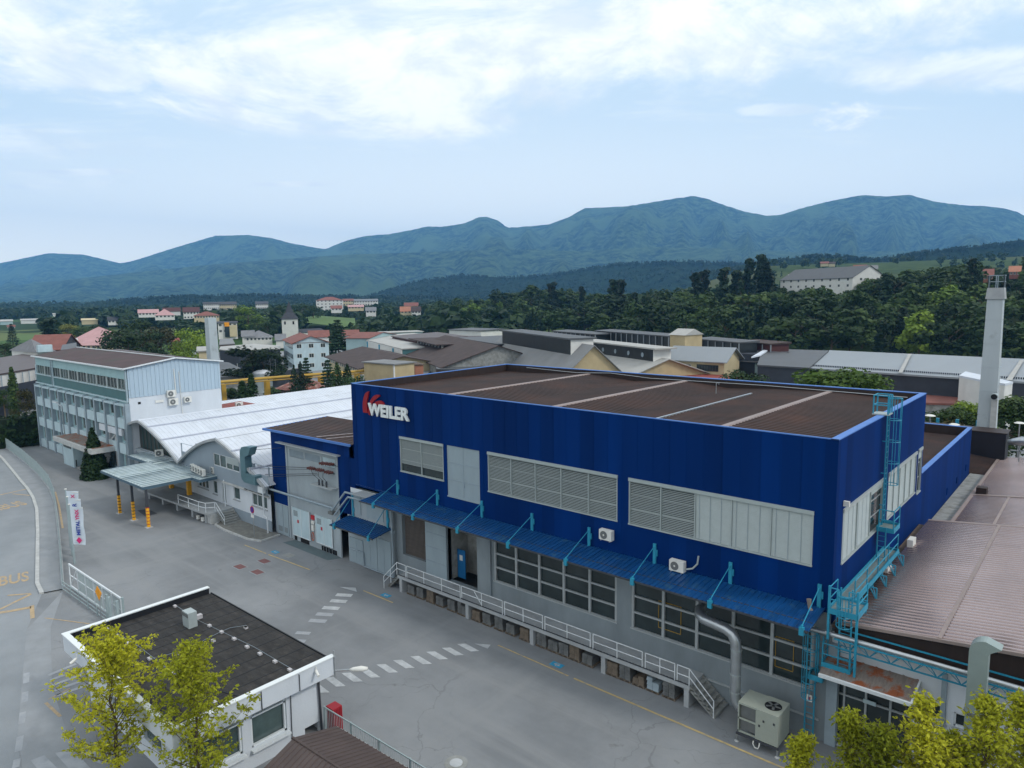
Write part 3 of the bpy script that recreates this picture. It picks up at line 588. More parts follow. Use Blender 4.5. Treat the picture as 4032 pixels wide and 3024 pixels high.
canopy(-47.6, -42.0, YF-.02, 4.05, 31.9, 3.75, [-47.0,-42.55], 'short blue ribbed awning over the small loading door at the left', 'blue awnings on the factory front', top=1.9)
mb = MB(); mb.box(-47.25,-41.9,YF-.05,YF-.002,6.1,6.5); mb.build('fascia', m_['white_metal'], F)
mb = MB(); mb.box(-45.6,-42.5,YF-1.1,YF-.06,6.42,6.50); mb.build('ledge', m_['frame_grey'], F)
# pipes over the yard side
P1 = thing('pipeline', 'pair of grey insulated pipes running along the wall and rising to the awning', 'pipe', (-52,33.4,4.3))
mb = MB(); mb.tube([(-60,33.45,4.35),(-49.3,33.45,4.42)], .09, 8); mb.tube([(-60,33.6,4.2),(-49.6,33.6,4.22)], .05, 8); mb.tube([(-49.4,33.4,4.2),(-47.4,33.4,6.15),(-43.0,33.3,6.3)], .09, 8); mb.tube([(-48.9,33.3,3.95),(-46.9,33.3,5.85),(-43.2,33.2,6.05)], .08, 8)
mb.build('pipe', m_['pilaster'], P1); MB().box(-49.7,-49.1,33.2,33.6,3.9,4.15).build('valve_box', m_['ac_grille'], P1)
# ================================================================ loading platform
PL = thing('loading_platform', 'long concrete loading platform with grey railing under the blue awning', 'platform', (-28,33.2,0))
PF, PZ = 32.45, 1.28
mb = MB(); mb.box(-39.9,-16.0,PF,YL-.01,PZ-.22,PZ); mb.build('slab', m_['concrete'], PL)
for x in (-39.6,-32.63,-26.9,-21.5,-16.2): MB().box(x-.14,x+.14,PF+.05,PF+1.2,0,PZ-.22).build('pier', m_['concrete'], PL)
mb = MB(); mb.box(-39.5,-16.1,YL-.3,YL-.02,0,PZ-.23); mb.build('back_wall', m_['old_concrete'], PL)
mb = MB(); mb.box(-39.85,-16.0,PF+.015,PF+.15,PZ+.0005,PZ+.004)
n_ = 110
for i in range(n_): x = -39.8+i*.215; mb.box(x, x+.09, PF+.012, PF+.03, PZ+.001, PZ+.09)
for i in range(n_): x = -39.8+i*.215; mb.box(x, x+.12, PF+.02, PF+.14, PZ+.001, PZ+.03)
mb.build('edge_teeth', m_['steel_dark'], PL)
MB().box(-39.85,-16.0,PF-.01,PF+.015,PZ+.001,PZ+.02).build('edge_strip', m_['frame_grey'], PL)
def railing(parent, pts, h, r=.026, posts=None, mids=(.5,), m='white_metal', name='railing', cl=True):
    mb = MB()
    for zz in (1.0,)+tuple(mids): mb.tube([Vector(p)+Vector((0,0,h*zz)) for p in pts], r, 6)
    for p in (posts or pts): mb.tube([Vector(p), Vector(p)+Vector((0,0,h))], r*1.1, 6)
    return mb.build(name, m_[m], parent)
rx = [-39.85,-38.95,-37.0,-35.0,-33.1,-31.3,-29.3,-29.1,-27.6,-26.0,-25.8,-24.0,-22.4,-22.25,-20.5,-18.85,-18.7,-16.85]
seg = [(-40.0,-39.0),(-38.85,-33.25),(-33.1,-29.35),(-29.15,-26.0),(-25.8,-22.4),(-22.2,-18.9),(-18.7,-16.9),(-16.75,-16.05)]
for a, b in seg:
    nn_ = 2 if b-a > 1.2 else 1
    if b-a > 4: nn_ = 3
    ps = [(a+(b-a)*i/nn_, PF+.06, PZ) for i in range(nn_+1)]; railing(PL, ps, .95)
mb = MB(); mb.bar((-31.9,PF+.06,PZ+.9),(-31.2,PF+.06,PZ+.1),.04); mb.build('brace', m_['white_metal'], PL)
def stairs(parent, x0, x1, y0, y1, z1, n, d=1, name='stairs', m='old_concrete'):
    """steps going down from x0 (height z1) to x1"""
    mb = MB(); w = (x1-x0)/n
    for i in range(n):
        z = z1*(1-(i+1)/(n+1)); xa, xb = sorted((x0+w*i, x0+w*(i+1)+w*.12)); mb.box(xa, xb, y0, y1, z-.07, z)
        xa, xb = sorted((x0+w*(i+1)-w*.05, x0+w*(i+1)+w*.03)); mb.box(xa, xb, y0, y1, max(0,z-z1/(n+1)), z-.071)
    for y in (y0+.05, y1-.05): mb.ext([(x0,y-.05,z1-.3),(x0,y-.05,z1-.02),(x1,y-.05,.12),(x1,y-.05,0),(x1-w*.6,y-.05,0)], (0,.1,0))
    return mb.build(name, m_[m], parent)
stairs(PL, -16.0, -14.55, PF+.05, 34.05, PZ, 6)
stairs(PL, -39.9, -41.1, PF+.1, 33.3, PZ, 6)
mb = MB()
for o_ in (0,-.45): mb.tube([(-16.05,PF+.06,PZ+.95+o_),(-14.65,PF+.06,.95+o_)], .026, 6)
mb.tube([(-14.65,PF+.06,0),(-14.65,PF+.06,.97)], .03, 6)
for o_ in (0,-.45): mb.tube([(-40.0,PF+.12,PZ+.95+o_),(-41.15,PF-.3,.95+o_)], .026, 6)
mb.tube([(-41.15,PF-.3,0),(-41.15,PF-.3,.97)], .03, 6); mb.tube([(-40.55,PF-.1,.5),(-40.55,PF-.1,1.6)], .026, 6)
mb.build('stair_rail', m_['white_metal'], PL)
# pallets of wrapped goods under the platform
def pallet_load(x, w, h, lab, cover, seed):
    r_ = random.Random(seed); t = thing('pallet_load', lab, 'pallet load', (x, 33.0, 0), 'wrapped pallets under the loading platform')
    mb = MB(); y0, y1 = PF+.12, PF+1.0
    for yy in (y0, (y0+y1)/2-.04, y1-.08): mb.box(x-w/2, x+w/2, yy, yy+.09, .0, .022); 
    for xx in (x-w/2, x-.06, x+w/2-.12): mb.box(xx, xx+.12, y0+.002, y1-.002, .023, .10)
    for i in range(6): yy = y0+i*(y1-y0-.09)/5; mb.box(x-w/2, x+w/2, yy, yy+.09, .101, .125)
    mb.build('pallet', m_['pallet_wood'], t)
    mb = MB(); n_ = r_.choice([3,4]); lh = h/n_; ww = w/2-.03
    for i in range(n_):
        dx = r_.uniform(-.02,.02); z = .13+i*lh; k_ = 1-.06*r_.random()
        for xa, xb in ((-ww, -.01), (.01, ww)):
            if r_.random() < .12 and i == n_-1: continue
            mb.hexa([(x+xa*k_+dx,y0+.03,z),(x+xb*k_+dx,y0+.03,z),(x+xb*k_+dx,y1-.05,z),(x+xa*k_+dx,y1-.05,z)],[(x+xa*k_*.93+dx,y0+.06,z+lh*.9),(x+xb*k_*.93+dx,y0+.06,z+lh*.9),(x+xb*k_*.93+dx,y1-.08,z+lh*.9),(x+xa*k_*.93+dx,y1-.08,z+lh*.9)])
    mb.build('sack_stack', m_[cover], t)
spots = [-38.6,-37.6,-36.5,-35.5,-34.3,-33.3,-31.9,-30.9,-29.8,-28.8,-27.6,-26.2,-25.3,-24.45,-23.65,-22.7,-20.95,-20.1,-19.2,-18.3,-17.3]
ordn = ['first','second','third','fourth','fifth','sixth','seventh','eighth','ninth','tenth','eleventh','twelfth','thirteenth','fourteenth','fifteenth','sixteenth','seventeenth','eighteenth','nineteenth','twentieth','last']
for i, x in enumerate(spots):
    cv = ['film_grey','film_grey','pallet_wood','film_grey'][i%4] if i not in (16,) else 'pallet_wood'
    look = {16:'low brown stack of goods on a light wooden pallet', 18:'crumpled dark wrapped goods with a rounded top', 19:'pale shiny film wrapped goods'}.get(i, 'dark film wrapped goods' if cv == 'film_grey' else 'brown boxed goods')
    pallet_load(x, .82, .62+.1*((i*7) % 3)-(.1 if i == 18 else 0), '%s, %s pallet from left under platform' % (look, ordn[i]), cv if i != 19 else 'pilaster', i)
# ================================================================ small blue annex on the left
A = thing('annex_building', 'low dark blue block with brown roof and grey transformer wall beside the factory', 'annex', (-53,YF,0))
mb = MB(); wall(mb, 'y', YF, -59.45, -48.8, 3.02, 9.95, [(-56.95,-48.97,3.02,8.9)], .01); wall(mb, 'x', -59.45, YF, 40.6, 0, 9.95); mb.poly([(-48.8,YF,3.9),(-48.6,YF,3.9),(-48.6,YF,9.95),(-48.8,YF,9.95)]); mb.poly([(-48.6,YF,8.99),(X0,YF,8.99),(X0,YF,10.05),(-48.6,YF,10.05)]); wall(mb, 'y', 40.6, -59.45, X0, 0, 9.95, (), sgn=1)
mb.build('cladding', m_['blue_clad'], A, fix=False)
mb = MB(); corr(mb, (-60.1,33.6,9.98),(X0-.02,33.6,10.15),(X0-.02,40.7,10.25),(-60.1,40.7,10.15), .42, .05); mb.build('roof', m_['brown_roof'], A, fix=False)
mb = MB(); mb.bar((-60.15,33.58,9.95),(X0,33.58,10.12),.10,.2); mb.bar((-60.15,33.5,9.95),(-60.15,40.7,10.12),.10,.16); mb.build('roof_edge', m_['blue_trim'], A)
mb = MB()
for x in (-51.9,-50.5): mb.bar((x,33.9,10.16),(x+2.6,38.6,10.25),.3,.03)
mb.build('roof_plank', m_['brown_trim'], A)
mb = MB(); wall(mb, 'y', YF+.03, -57.0, -48.9, 0, 8.9, [(-56.4,-54.1,7.82,8.5),(-53.95,-51.6,7.88,8.5),(-51.35,-49.4,7.7,8.5)], .12); mb.poly([(-59.45,YF+.03,0),(-57,YF+.03,0),(-57,YF+.03,3.02),(-59.45,YF+.03,3.02)])
mb.box(-57.0,-56.75,YF-.04,YF+.03,0,8.85); mb.box(-49.2,-48.95,YF-.04,YF+.03,0,8.85); mb.build('grey_wall', m_['grey_wall'], A, fix=False)
mb = MB(); mb.box(-58.0,-48.5,YF-.45,YF+.02,8.93,9.02); mb.build('cornice', m_['frame_grey'], A)
for a, b in ((-56.4,-54.1),(-53.95,-51.6)):
    mb = MB()
    for i in range(9): z = 7.9+i*.075; mb.poly([(a,YF+.02,z-.03),(b,YF+.02,z-.03),(b,YF+.1,z+.04),(a,YF+.1,z+.04)])
    mb.box(a,b,YF+.12,YF+.13,7.8,8.5); mb.build('louvre', m_['pilaster'], A, fix=False)
MB().box(-51.35,-49.4,YF+.11,YF+.14,7.7,8.5).build('recess_panel', m_['mint_pale'], A)
for a, b, z0, z1 in ((-56.3,-53.6,.55,3.1),(-52.6,-50.2,.65,3.1)):
    d_ = MB().box(a,b,YF-.06,YF-.042+.05,z0,z1).build('transformer_door', m_['mint_pale'], A)
    mb = MB(); mb.box((a+b)/2-.02,(a+b)/2+.02,YF-.075,YF-.061,z0,z1)
    for xx in (a-.06,b): mb.box(xx,xx+.06,YF-.09,YF-.02,z0-.05,z1+.06)
    mb.box(a,b,YF-.088,YF-.021,z0-.07,z0-.003); mb.build('door_frame', m_['white_metal'], d_)
    mb = MB()
    for i in range(6): mb.box(a+.2,a+.85,YF-.068,YF-.0605,z1-.75+i*.09,z1-.70+i*.09)
    mb.build('vent_slots', m_['ac_grille'], d_)
    mb = MB(); mb.box(a+.75,a+1.0,YF-.068,YF-.0605,z0+1.2,z0+1.5); mb.build('warning_plate', m_['sign_red'], d_)
for x, w in ((-56.2,.35),(-55.2,1.3),(-51.9,2.2)): MB().box(x,x+w,YF-.03,YF+.025,.03,.42).build('ground_vent', m_['dark_void'], A)
mb = MB()
for x in (-51.6,-51.2,-50.8,-50.3): mb.box(x,x+.05,YF-.05,YF-.035,.03,.42)
mb.build('vent_bar', m_['galv'], A)
mb = MB(); mb.box(-53.3,-52.8,YF-.08,YF-.002,2.55,2.95); mb.build('warning_sign', m_['sign_red'], A)
mb = MB(); mb.box(-53.3,-52.85,YF-.08,YF-.002,2.15,2.42); mb.box(-53.25,-52.9,YF-.12,YF-.002,1.55,2.05); mb.build('meter_box', m_['plastic_white'], A)
h_ = thing('hose_reel', 'coiled orange hose hanging between the two transformer doors', 'hose', (-53.05,YF-.12,1.0)); mb = MB(); mb.tube([(-53.05+.16*math.cos(t),YF-.1-.015*(i % 3),1.02+.38*math.sin(t)) for i, t in enumerate([j*PI/8 for j in range(33)])], .03, 6, False); mb.build('hose', mat('hose_orange', (.42,.10,.04), .6), h_)
for a, b in ((-59.0,-58.0),(-57.95,-57.1)):
    d_ = MB().box(a,b,YF-.04,YF+.025,.1,2.9).build('metal_door', m_['door_grey'] if a > -58.5 else m_['pilaster'], A); mb = MB()
    for i in range(5): mb.box(a+.15,b-.15,YF-.05,YF-.0405,.4+i*.1,.45+i*.1)
    mb.build('vent_slots', m_['ac_grille'], d_)
# insulators
for (x, z, lab) in [(-50.6,8.05,'left insulator of the upper row of three'),(-50.0,8.1,'middle insulator of the upper row of three'),(-49.4,8.15,'right insulator of the upper row of three'),(-52.5,7.35,'left cluster of brown porcelain insulators where the wires end'),(-51.2,7.4,'middle cluster of brown porcelain insulators where the wires end'),(-49.9,7.4,'right cluster of brown porcelain insulators where the wires end')]:
    t = thing('insulator', lab + ' on the grey transformer wall' if 'upper' in lab else lab, 'insulator', (x,YF-.3,z), 'porcelain insulators on the transformer wall')
    mb = MB()
    for i in range(3 if z < 8 else 2):
        y = YF-.1-i*.0; xx = x-.3+i*.3
        mb.tube([(xx,YF-.05,z),(xx,YF-.15,z),(xx,YF-.2,z),(xx,YF-.3,z),(xx,YF-.35,z),(xx,YF-.5,z)], .1, 8, True, [.05,.13,.06,.13,.06,.12])
    mb.build('porcelain', m_['porcelain'], t)
    MB().bar((x-.45,YF-.03,z-.14),(x+.45,YF-.03,z-.14),.05).build('arm', m_['steel_dark'], t)
SB = thing('cable_shelf', 'wall shelf with three black cable terminals under the insulators', 'bracket', (-50.5,YF-.5,6.1))
mb = MB(); mb.box(-52.1,-49.0,YF-.75,YF-.05,6.05,6.12); mb.build('shelf', m_['frame_grey'], SB)
for x in (-51.1,-50.6,-50.0): MB().cyl((x,YF-.5,6.12), .08, .5, 8).build('terminal', m_['steel_dark'], SB)
mb = MB()
for x0, x1 in ((-52.3,-51.1),(-51.2,-50.6),(-50.5,-50.0)): mb.tube([(x0,YF-.45,7.25),((x0+x1)/2-.1,YF-.6,6.95),(x1,YF-.5,6.62)], .02, 5)
mb.build('jumper_cable', m_['wire'], SB)
far = [RD(-60,1735,190), RD(-60,1758,190), RD(-60,1796,190), RD(-60,1806,190), RD(-60,1724,190)]
ends = [(-52.8,YF-.5,7.4),(-52.5,YF-.5,7.3),(-51.3,YF-.5,7.1),(-51.2,YF-.5,7.0),(-57,YF-.4,8.6)]
for i in range(5):
    a, b = Vector(ends[i]), far[i]; mb = MB(); pts = []
    for j in range(25): t = j/24; p = a.lerp(b, t); p.z -= 4*(.9+.25*i)*t*(1-t); pts.append(p)
    mb.tube(pts, .022, 5); o = mb.build('overhead_cable', m_['wire']); tag(o, ['uppermost','second highest','middle','second lowest','thin topmost sagging'][i]+' power cable running left from the transformer wall', 'cable', 'overhead cables')
# ================================================================ air conditioners
def ac_unit(x, y, z, face, lab, grp='air conditioners', w=.85, h=.6, d=.32, parts=True):
    t = thing('air_conditioner', lab, 'air conditioner', (x, y, z), grp)
    t.rotation_euler.z = face
    mb = MB(); mb.box(-w/2, w/2, -d/2, d/2, 0, h); me = mb
    def bd(mb, name, m, par):
        o = mb.build(name, m, None); o.parent = par; return o
    b = bd(mb, 'casing', m_['plastic_white'], t)
    mb = MB(); mb.tube([(-w*.12,-d/2-.015,h/2),(-w*.12,-d/2-.004,h/2)], h*.40, 20); bd(mb, 'fan_grille', m_['ac_grille'], b)
    mb = MB(); mb.tube([(-w*.12,-d/2-.024,h/2),(-w*.12,-d/2-.016,h/2)], h*.09, 12); bd(mb, 'fan_hub', m_['plastic_white'], b)
    for s in (-1, 1):
        mb = MB(); mb.box(s*w*.36-.03, s*w*.36+.03, -d/2-.02, d/2+.12, -.06, -.001); bd(mb, 'foot', m_['galv'], t)
    return t
ac_unit(-22.0, YF-.3, 7.72, 0, 'white air conditioner on the blue wall between the two long blinds windows, left one')
ac_unit(-17.4, YF-.3, 6.98, 0, 'white air conditioner with a bent pipe standing low over the long blue awning')
t = thing('refrigerant_pipe', 'grey bent insulated pipe beside the lower air conditioner on the blue wall', 'pipe', (-16.5,YF-.1,7.6)); mb = MB(); mb.tube([(-16.95,YF-.25,7.15),(-16.6,YF-.12,7.25),(-16.35,YF-.08,7.55),(-16.3,YF-.06,8.0)], .05, 7); mb.build('pipe', m_['slat_alu'], t)
ac_unit(-8.75, 47.0, 6.42, -PI/2, 'white air conditioner on the brown roof beyond the turquoise walkway end')
ac_unit(-8.95, 41.9, 6.0, -PI/2, 'white air conditioner half hidden beneath the turquoise walkway', h=.8)
ac_unit(-89.65, 37.9, 10.0, PI/2, 'upper left air conditioner of the cluster on the pale gable wall', w=1.0, h=.85)
ac_unit(-89.65, 38.1, 8.95, PI/2, 'lower left air conditioner of the cluster on the pale gable wall', w=1.1, h=.85)
ac_unit(-89.65, 39.9, 9.1, PI/2, 'single right hand air conditioner of the cluster on the pale gable wall', w=.9, h=.7)
for i, w_ in enumerate(('nearest','middle','farthest')): ac_unit(-97.5+i*.9, 43.5+i*3.2, 6.5, PI/2, w_+' of the three air conditioners on the dark red roof by the gable wall', w=1.1, h=.8)
for i, (x, y) in enumerate([(-73.0,32.5),(-72.2,32.4),(-71.4,32.3),(-70.6,32.2),(-69.8,32.1),(-71.8,33.5),(-70.9,33.4),(-70.0,33.3)]):
    ac_unit(x, y, 4.22, -.15, ['first','second','third','fourth','fifth'][i]+' air conditioner from the left in the front row on the pale canopy' if i < 5 else ['left','middle','right'][i-5]+' air conditioner of the rear three on the pale canopy', w=.62, h=.66)
ac_unit(-82.9, 33.2, 4.22, PI*.42, 'single air conditioner at the back of the pale canopy under the dark arch', h=.75)
# ================================================================ workshop to the right: ribbed roof rising to the right
WH = thing('workshop', 'low pale workshop with wide brown ribbed metal roof and dark fascia at the right', 'workshop', (0,34,0))
def rz(x): return 6.55+.113*(x+8.5)
mb = MB(); YW = 34.25
wall(mb, 'y', YW, X1, 14, 0, 5.75, [(-5.5,-4.65,2.95,3.75),(-4.35,-3.6,3.0,3.65),(-2.2,-1.5,3.0,3.65),(.3,1.0,3.0,3.65),(-9.2,-5.9,0.02,3.9)], .2)
mb.build('wall', m_['white_wall'], WH, fix=False)
for a, b in ((-5.5,-4.65),(-4.35,-3.6),(-2.2,-1.5),(.3,1.0)):
    z0 = 2.95 if a < -5 else 3.0; z1 = 3.75 if a < -5 else 3.65
    mb = MB(); mb.box(a,a+.07,YW+.05,YW+.14,z0,z1); mb.box(b-.07,b,YW+.05,YW+.14,z0,z1); mb.box(a,b,YW+.05,YW+.14,z0,z0+.07); mb.box(a,b,YW+.05,YW+.14,z1-.07,z1); f = mb.build('window', m_['white_metal'], WH)
    MB().box(a,b,YW+.145,YW+.16,z0,z1).build('pane', m_['glass'], f); MB().box(a-.05,b+.05,YW-.08,YW+.05,z0-.09,z0-.02).build('sill', m_['concrete'], f)
mb = MB()
for i in range(30): x = -9.3+i*.8; mb.box(x,x+.8,33.86,33.9 if i%2 else 33.89,5.72,rz(x)-.12)
mb.build('fascia', m_['dark_brown'], WH); 
mb = MB(); mb.poly([(-9.3,33.9,5.72),(14,33.9,5.72),(14,YW,5.72),(-9.3,YW,5.72)]); mb.build('soffit', m_['dark_brown'], WH, fix=False)
mb = MB(); corr(mb, (-8.95,33.75,rz(-8.95)),(14,33.75,rz(14)),(14,53.0,rz(14)),(-8.95,53.0,rz(-8.95)), .36, .10)
mb.build('roof', m_['brown_metal_glossy'] if 'brown_metal_glossy' in m_ else MM('brown_metal_glossy', (.40,.32,.31), .27, var=.14, vs=.4, spec=.6, metal=.78, col2=(.25,.18,.16), c2s=.2, c2t=(.5,.8)), WH, fix=False)
mb = MB(); mb.bar((-8.95,33.72,rz(-8.95)+.02),(14,33.72,rz(14)+.02),.14,.14); mb.bar((-5.0,33.75,rz(-5)+.10),(-5.0,53,rz(-5)+.10),.16,.05); mb.bar((-8.95,53.05,rz(-8.95)+.05),(14,53.05,rz(14)+.05),.3,.12); mb.bar((4,33.75,rz(4)+.1),(4,53,rz(4)+.1),.16,.05); mb.build('roof_trim', m_['brown_trim'], WH)
mb = MB(); mb.box(-9.48,-8.85,34,53,6.05,6.2); mb.box(-9.0,-8.9,34,53,6.2,rz(-8.95)); mb.build('valley_gutter', m_['rust_dark'], WH)
mb = MB(); mb.box(-4.87,-4.67,YW-.12,YW-.003,.0,5.3); mb.box(-9.6,-9.1,YW-.25,YW-.003,0,5.2); mb.box(1.6,1.8,YW-.12,YW-.003,0,5.3); mb.build('pillar', m_['pilaster'], WH)
# glazed entrance
fr = MB()
for x in (-9.2,-8.9,-7.95,-6.9,-5.98): fr.box(x,x+.09,YW+.06,YW+.16,0.02,3.9)
for z in (.3,.02,2.65,3.82): fr.box(-9.2,-5.9,YW+.065,YW+.155,z,z+.08)
fr.box(-8.85,-7.95,YW+.04,YW+.1,.95,1.05)
en = fr.build('glazed_entrance', m_['frame_grey'], WH); MB().box(-9.19,-5.91,YW+.165,YW+.18,0.02,3.9).build('pane', m_['glass'], en)
MB().box(-8.65,-8.2,YW+.02,YW+.04,1.35,2.0).build('notice', m_['plastic_white'], en); MB().box(-8.0,-7.45,YW+.0,YW+.04,2.66,2.85).build('exit_sign', m_['mint_pale'], en)
RC = thing('awning', 'rust stained sheet metal awning over the glazed entrance', 'awning', (-7.8,33,4.4))
mb = MB(); corr(mb, (-9.7,YW-.01,4.62),(-9.55,32.6,4.30),(-5.75,32.6,4.32),(-5.75,YW-.01,4.62), .55, .03, (0,0,1), 'rib'); mb.build('sheet_roof', m_['rust_roof'], RC, fix=False)
mb = MB(); mb.bar((-9.55,32.55,4.24),(-5.72,32.55,4.26),.12,.16); mb.bar((-5.72,32.55,4.26),(-5.72,YW,4.56),.08,.12); mb.build('gutter', m_['white_metal'], RC)
mb = MB(); mb.box(-9.6,-5.8,32.7,YW-.02,4.12,4.2); mb.build('soffit', m_['ac_grille'], RC)
# pipe truss along the wall
TR = thing('pipe_bridge', 'turquoise lattice truss carrying a long grey pipe along the workshop wall', 'pipe bridge', (-2,33.3,6))
mb = MB()
for z, y in ((5.95,33.1),(6.25,33.65),(5.4,33.4)): mb.bar((-9.1,y,z),(9,y,z),.06)
for i in range(20):
    x = -9+i*.9
    for y in (33.12,33.63): mb.bar((x,y,5.95),(x+.45,33.4,5.4),.03); mb.bar((x+.45,33.4,5.4),(x+.9,y,5.95),.03)
mb.build('lattice', m_['teal_metal'], TR)
mb = MB(); mb.tube([(-10.6,33.3,6.0),(-9.5,33.2,6.08),(9,33.2,6.10)], .11, 12); mb.build('pipe', m_['galv'], TR, smooth=True)
mb = MB(); mb.tube([(-10.4,33.45,7.4),(-10.35,33.42,7.0),(-10.2,33.4,6.75),(-10.0,33.35,6.55)], .10, 8, True, [.12,.08,.12,.10]); mb.build('rusty_elbow', m_['rust_roof'], TR)
# sheet metal duct on the right
def duct_hood(x, y, z0, z1, w, d, lab, m, dirx=.75, facing=0):
    t = thing('ventilation_duct', lab, 'duct', (x, y, z0))
    mb = MB(); mb.box(x-w/2, x+w/2, y-d/2, y+d/2, z0, z1); mb.build('shaft', m_[m], t)
    pts = [(x-w/2, z1)]; n = 8
    for i in range(n+1): a = PI-i*PI/2/n; pts.append((x-w/2+dirx+ .0+ (dirx)*math.cos(a), z1+dirx*.95*math.sin(a)))
    pts += [(x+w/2+dirx*.75, z1+dirx*.62), (x+w/2+.08, z1+.10), (x+w/2, z1)]
    mb = MB(); mb.ext([(a, y-d/2-.001, b) for a, b in pts], (0, d+.002, 0)); mb.build('hood', m_[m], t)
    return t
MM('duct_grey', (.27,.33,.32), .5, var=.08, vs=1.2, metal=.2)
duct_hood(-3.4, 32.5, 0, 7.55, .66, .6, 'tall grey sheet metal duct with a curved hood at the far right', 'duct_grey', .55)
MB().box(-3.78,-3.02,32.15,32.85,4.85,4.95).build('flange', m_['galv'], [o for o in COL.objects if o.name.startswith('ventilation_duct')][-1])
# round steel duct and the rooftop style unit on the ground
DU = thing('spiral_duct', 'shiny round steel duct bending out of the shop window down to the beige unit', 'duct', (-13.4,32.5,1.5))
def bend(pts, r, n=16):
    mb = MB(); mb.tube(pts, r, n, False); return mb
mb = bend([(-15.9,YL,5.35),(-15.9,33.3,5.3),(-15.7,32.85,5.25),(-15.3,32.6,5.2),(-14.1,32.5,5.1),(-13.75,32.48,4.95),(-13.55,32.47,4.6),(-13.5,32.46,4.2),(-13.5,32.46,1.9),(-13.45,32.48,1.5),(-13.25,32.5,1.2),(-12.9,32.5,1.05)], .27)
mb.build('duct', m_['galv'], DU, smooth=True)
for z in (1.95,2.9,4.2): 
    MB().tube([(-13.5,32.46,z-.02),(-13.5,32.46,z+.02)], .285, 16).build('joint_ring', m_['slat_alu'], DU)
HV = thing('ventilation_unit', 'beige box shaped ventilation unit with round fan opening standing on feet by the wall', 'ventilation unit', (-11.7,32,0))
MM('beige_metal', (.33,.36,.31), .5, var=.06, vs=1.5)
mb = MB(); mb.box(-12.95,-12.0,31.55,32.95,1.95,2.05); mb.box(-12.95,-12.9,31.55,32.95,.5,1.95); mb.box(-12.05,-12.0,31.5,33.0,.5,1.95); mb.box(-12.0,-10.95,31.5,33.0,.5,2.05); mb.box(-12.95,-12.0,32.9,32.95,.5,1.95); mb.box(-12.95,-12.0,31.55,31.6,1.18,1.26); mb.box(-12.95,-12.0,31.55,31.6,.5,.58); cas = mb.build('casing', m_['beige_metal'], HV)
MB().box(-12.88,-12.06,31.7,31.75,.6,1.93).build('coil', m_['ac_grille'], HV)
mb = MB(); mb.cyl((-11.48,32.25,2.051), .40, .012, 28); mb.build('fan_opening', m_['dark_void'], HV)
mb = MB()
for i in range(5): a = i*PI*2/5; mb.bar((-11.48,32.25,2.072),(-11.48+.36*math.cos(a),32.25+.36*math.sin(a),2.072),.12,.01)
mb.build('fan_blade', m_['ac_grille'], HV)
mb = MB(); mb.box(-13.0,-10.9,31.45,31.55,.38,.48); mb.box(-13.0,-10.9,32.95,33.05,.38,.48); mb.build('base_rail', m_['steel_dark'], HV)
for x, y in ((-12.95,31.5),(-10.95,31.5),(-12.95,33.0),(-10.95,33.0)):
    l_ = MB().box(x-.04,x+.04,y-.04,y+.04,.06,.38).build('leg', m_['galv'], HV); MB().cyl((x,y,0), .13, .06, 8, .06).build('foot', m_['kerb_stone'], l_)
mb = MB(); mb.tube([(-12.1,31.45,.4),(-12.1,31.4,.25),(-12.0,31.38,.12),(-11.85,31.38,.12),(-11.8,31.4,.25),(-11.8,31.45,.4)], .03, 6); mb.build('drain_hose', m_['plastic_white'], HV)
for x, z in ((-11.7,1.5),(-11.2,1.55),(-11.9,1.2)): MB().box(x,x+.08,31.47,31.5,z,z+.1).build('latch', m_['steel_dark'], cas)
# ================================================================ turquoise access stairs, walkway and caged ladders
AL = thing('access_ladder', 'turquoise steel walkway with caged ladders climbing to the factory roof', 'ladder', (-9,36,0))
def ladder(x0, x1, y0, y1, z0, z1, name='ladder', n=None, cage=None, cdir=(1,0), ext=0):
    mb = MB(); a0, a1 = Vector((x0,y0,0)), Vector((x1,y1,0))
    for p in (a0, a1): mb.box(p.x-.03,p.x+.03,p.y-.03,p.y+.03,z0,z1+ext)
    n = int((z1-z0)/.3)
    for i in range(n): z = z0+.2+i*.3; mb.bar((a0.x,a0.y,z),(a1.x,a1.y,z),.025)
    L_ = mb.build(name, m_['teal_metal'], AL)
    if cage:
        mb = MB(); c = (a0+a1)/2; r = .38; d = Vector((cdir[0],cdir[1],0)); s = (a1-a0).normalized(); w2 = (a1-a0).length/2
        def hoop(z):
            pts = []
            for i in range(9): a = -PI/2+i*PI/8; pts.append(c+s*(max(w2,.3)*math.sin(a))*1.15+d*(.15+r*1.3*math.cos(a))+Vector((0,0,z)))
            return [a0+Vector((0,0,z))]+pts+[a1+Vector((0,0,z))]
        z = cage[0]
        while z <= cage[1]+.01: mb.tube(hoop(z), .022, 5); z += cage[2]
        h0, h1 = hoop(cage[0]), hoop(cage[1])
        for i in (2,4,5,6,8): mb.tube([h0[i],h1[i]], .018, 5)
        mb.build('safety_cage', m_['teal_metal'], L_)
    return L_
def deck(x0, x1, y0, y1, z, name='deck'):
    f = MB().box(x0,x1,y0,y1,z-.03,z).build(name, m_['teal_floor'], AL)
    mb = MB()
    for (a, b) in (((x0,y0),(x1,y0)),((x1,y0),(x1,y1)),((x1,y1),(x0,y1)),((x0,y1),(x0,y0))): mb.bar((a[0],a[1],z),(b[0],b[1],z),.05,.26)
    mb.build('toe_board', m_['teal_metal'], f); return f
deck(-9.38,-8.1,32.95,34.6,7.32); deck(-9.45,-8.68,34.7,43.3,7.3,'walkway')
railing(AL, [(-9.35,34.2,7.32),(-9.35,32.98,7.32),(-8.95,32.98,7.32)], 1.1, .03, m='teal_metal'); railing(AL, [(-8.5,32.98,7.32),(-8.13,32.98,7.32),(-8.13,34.6,7.32)], 1.1, .03, m='teal_metal')
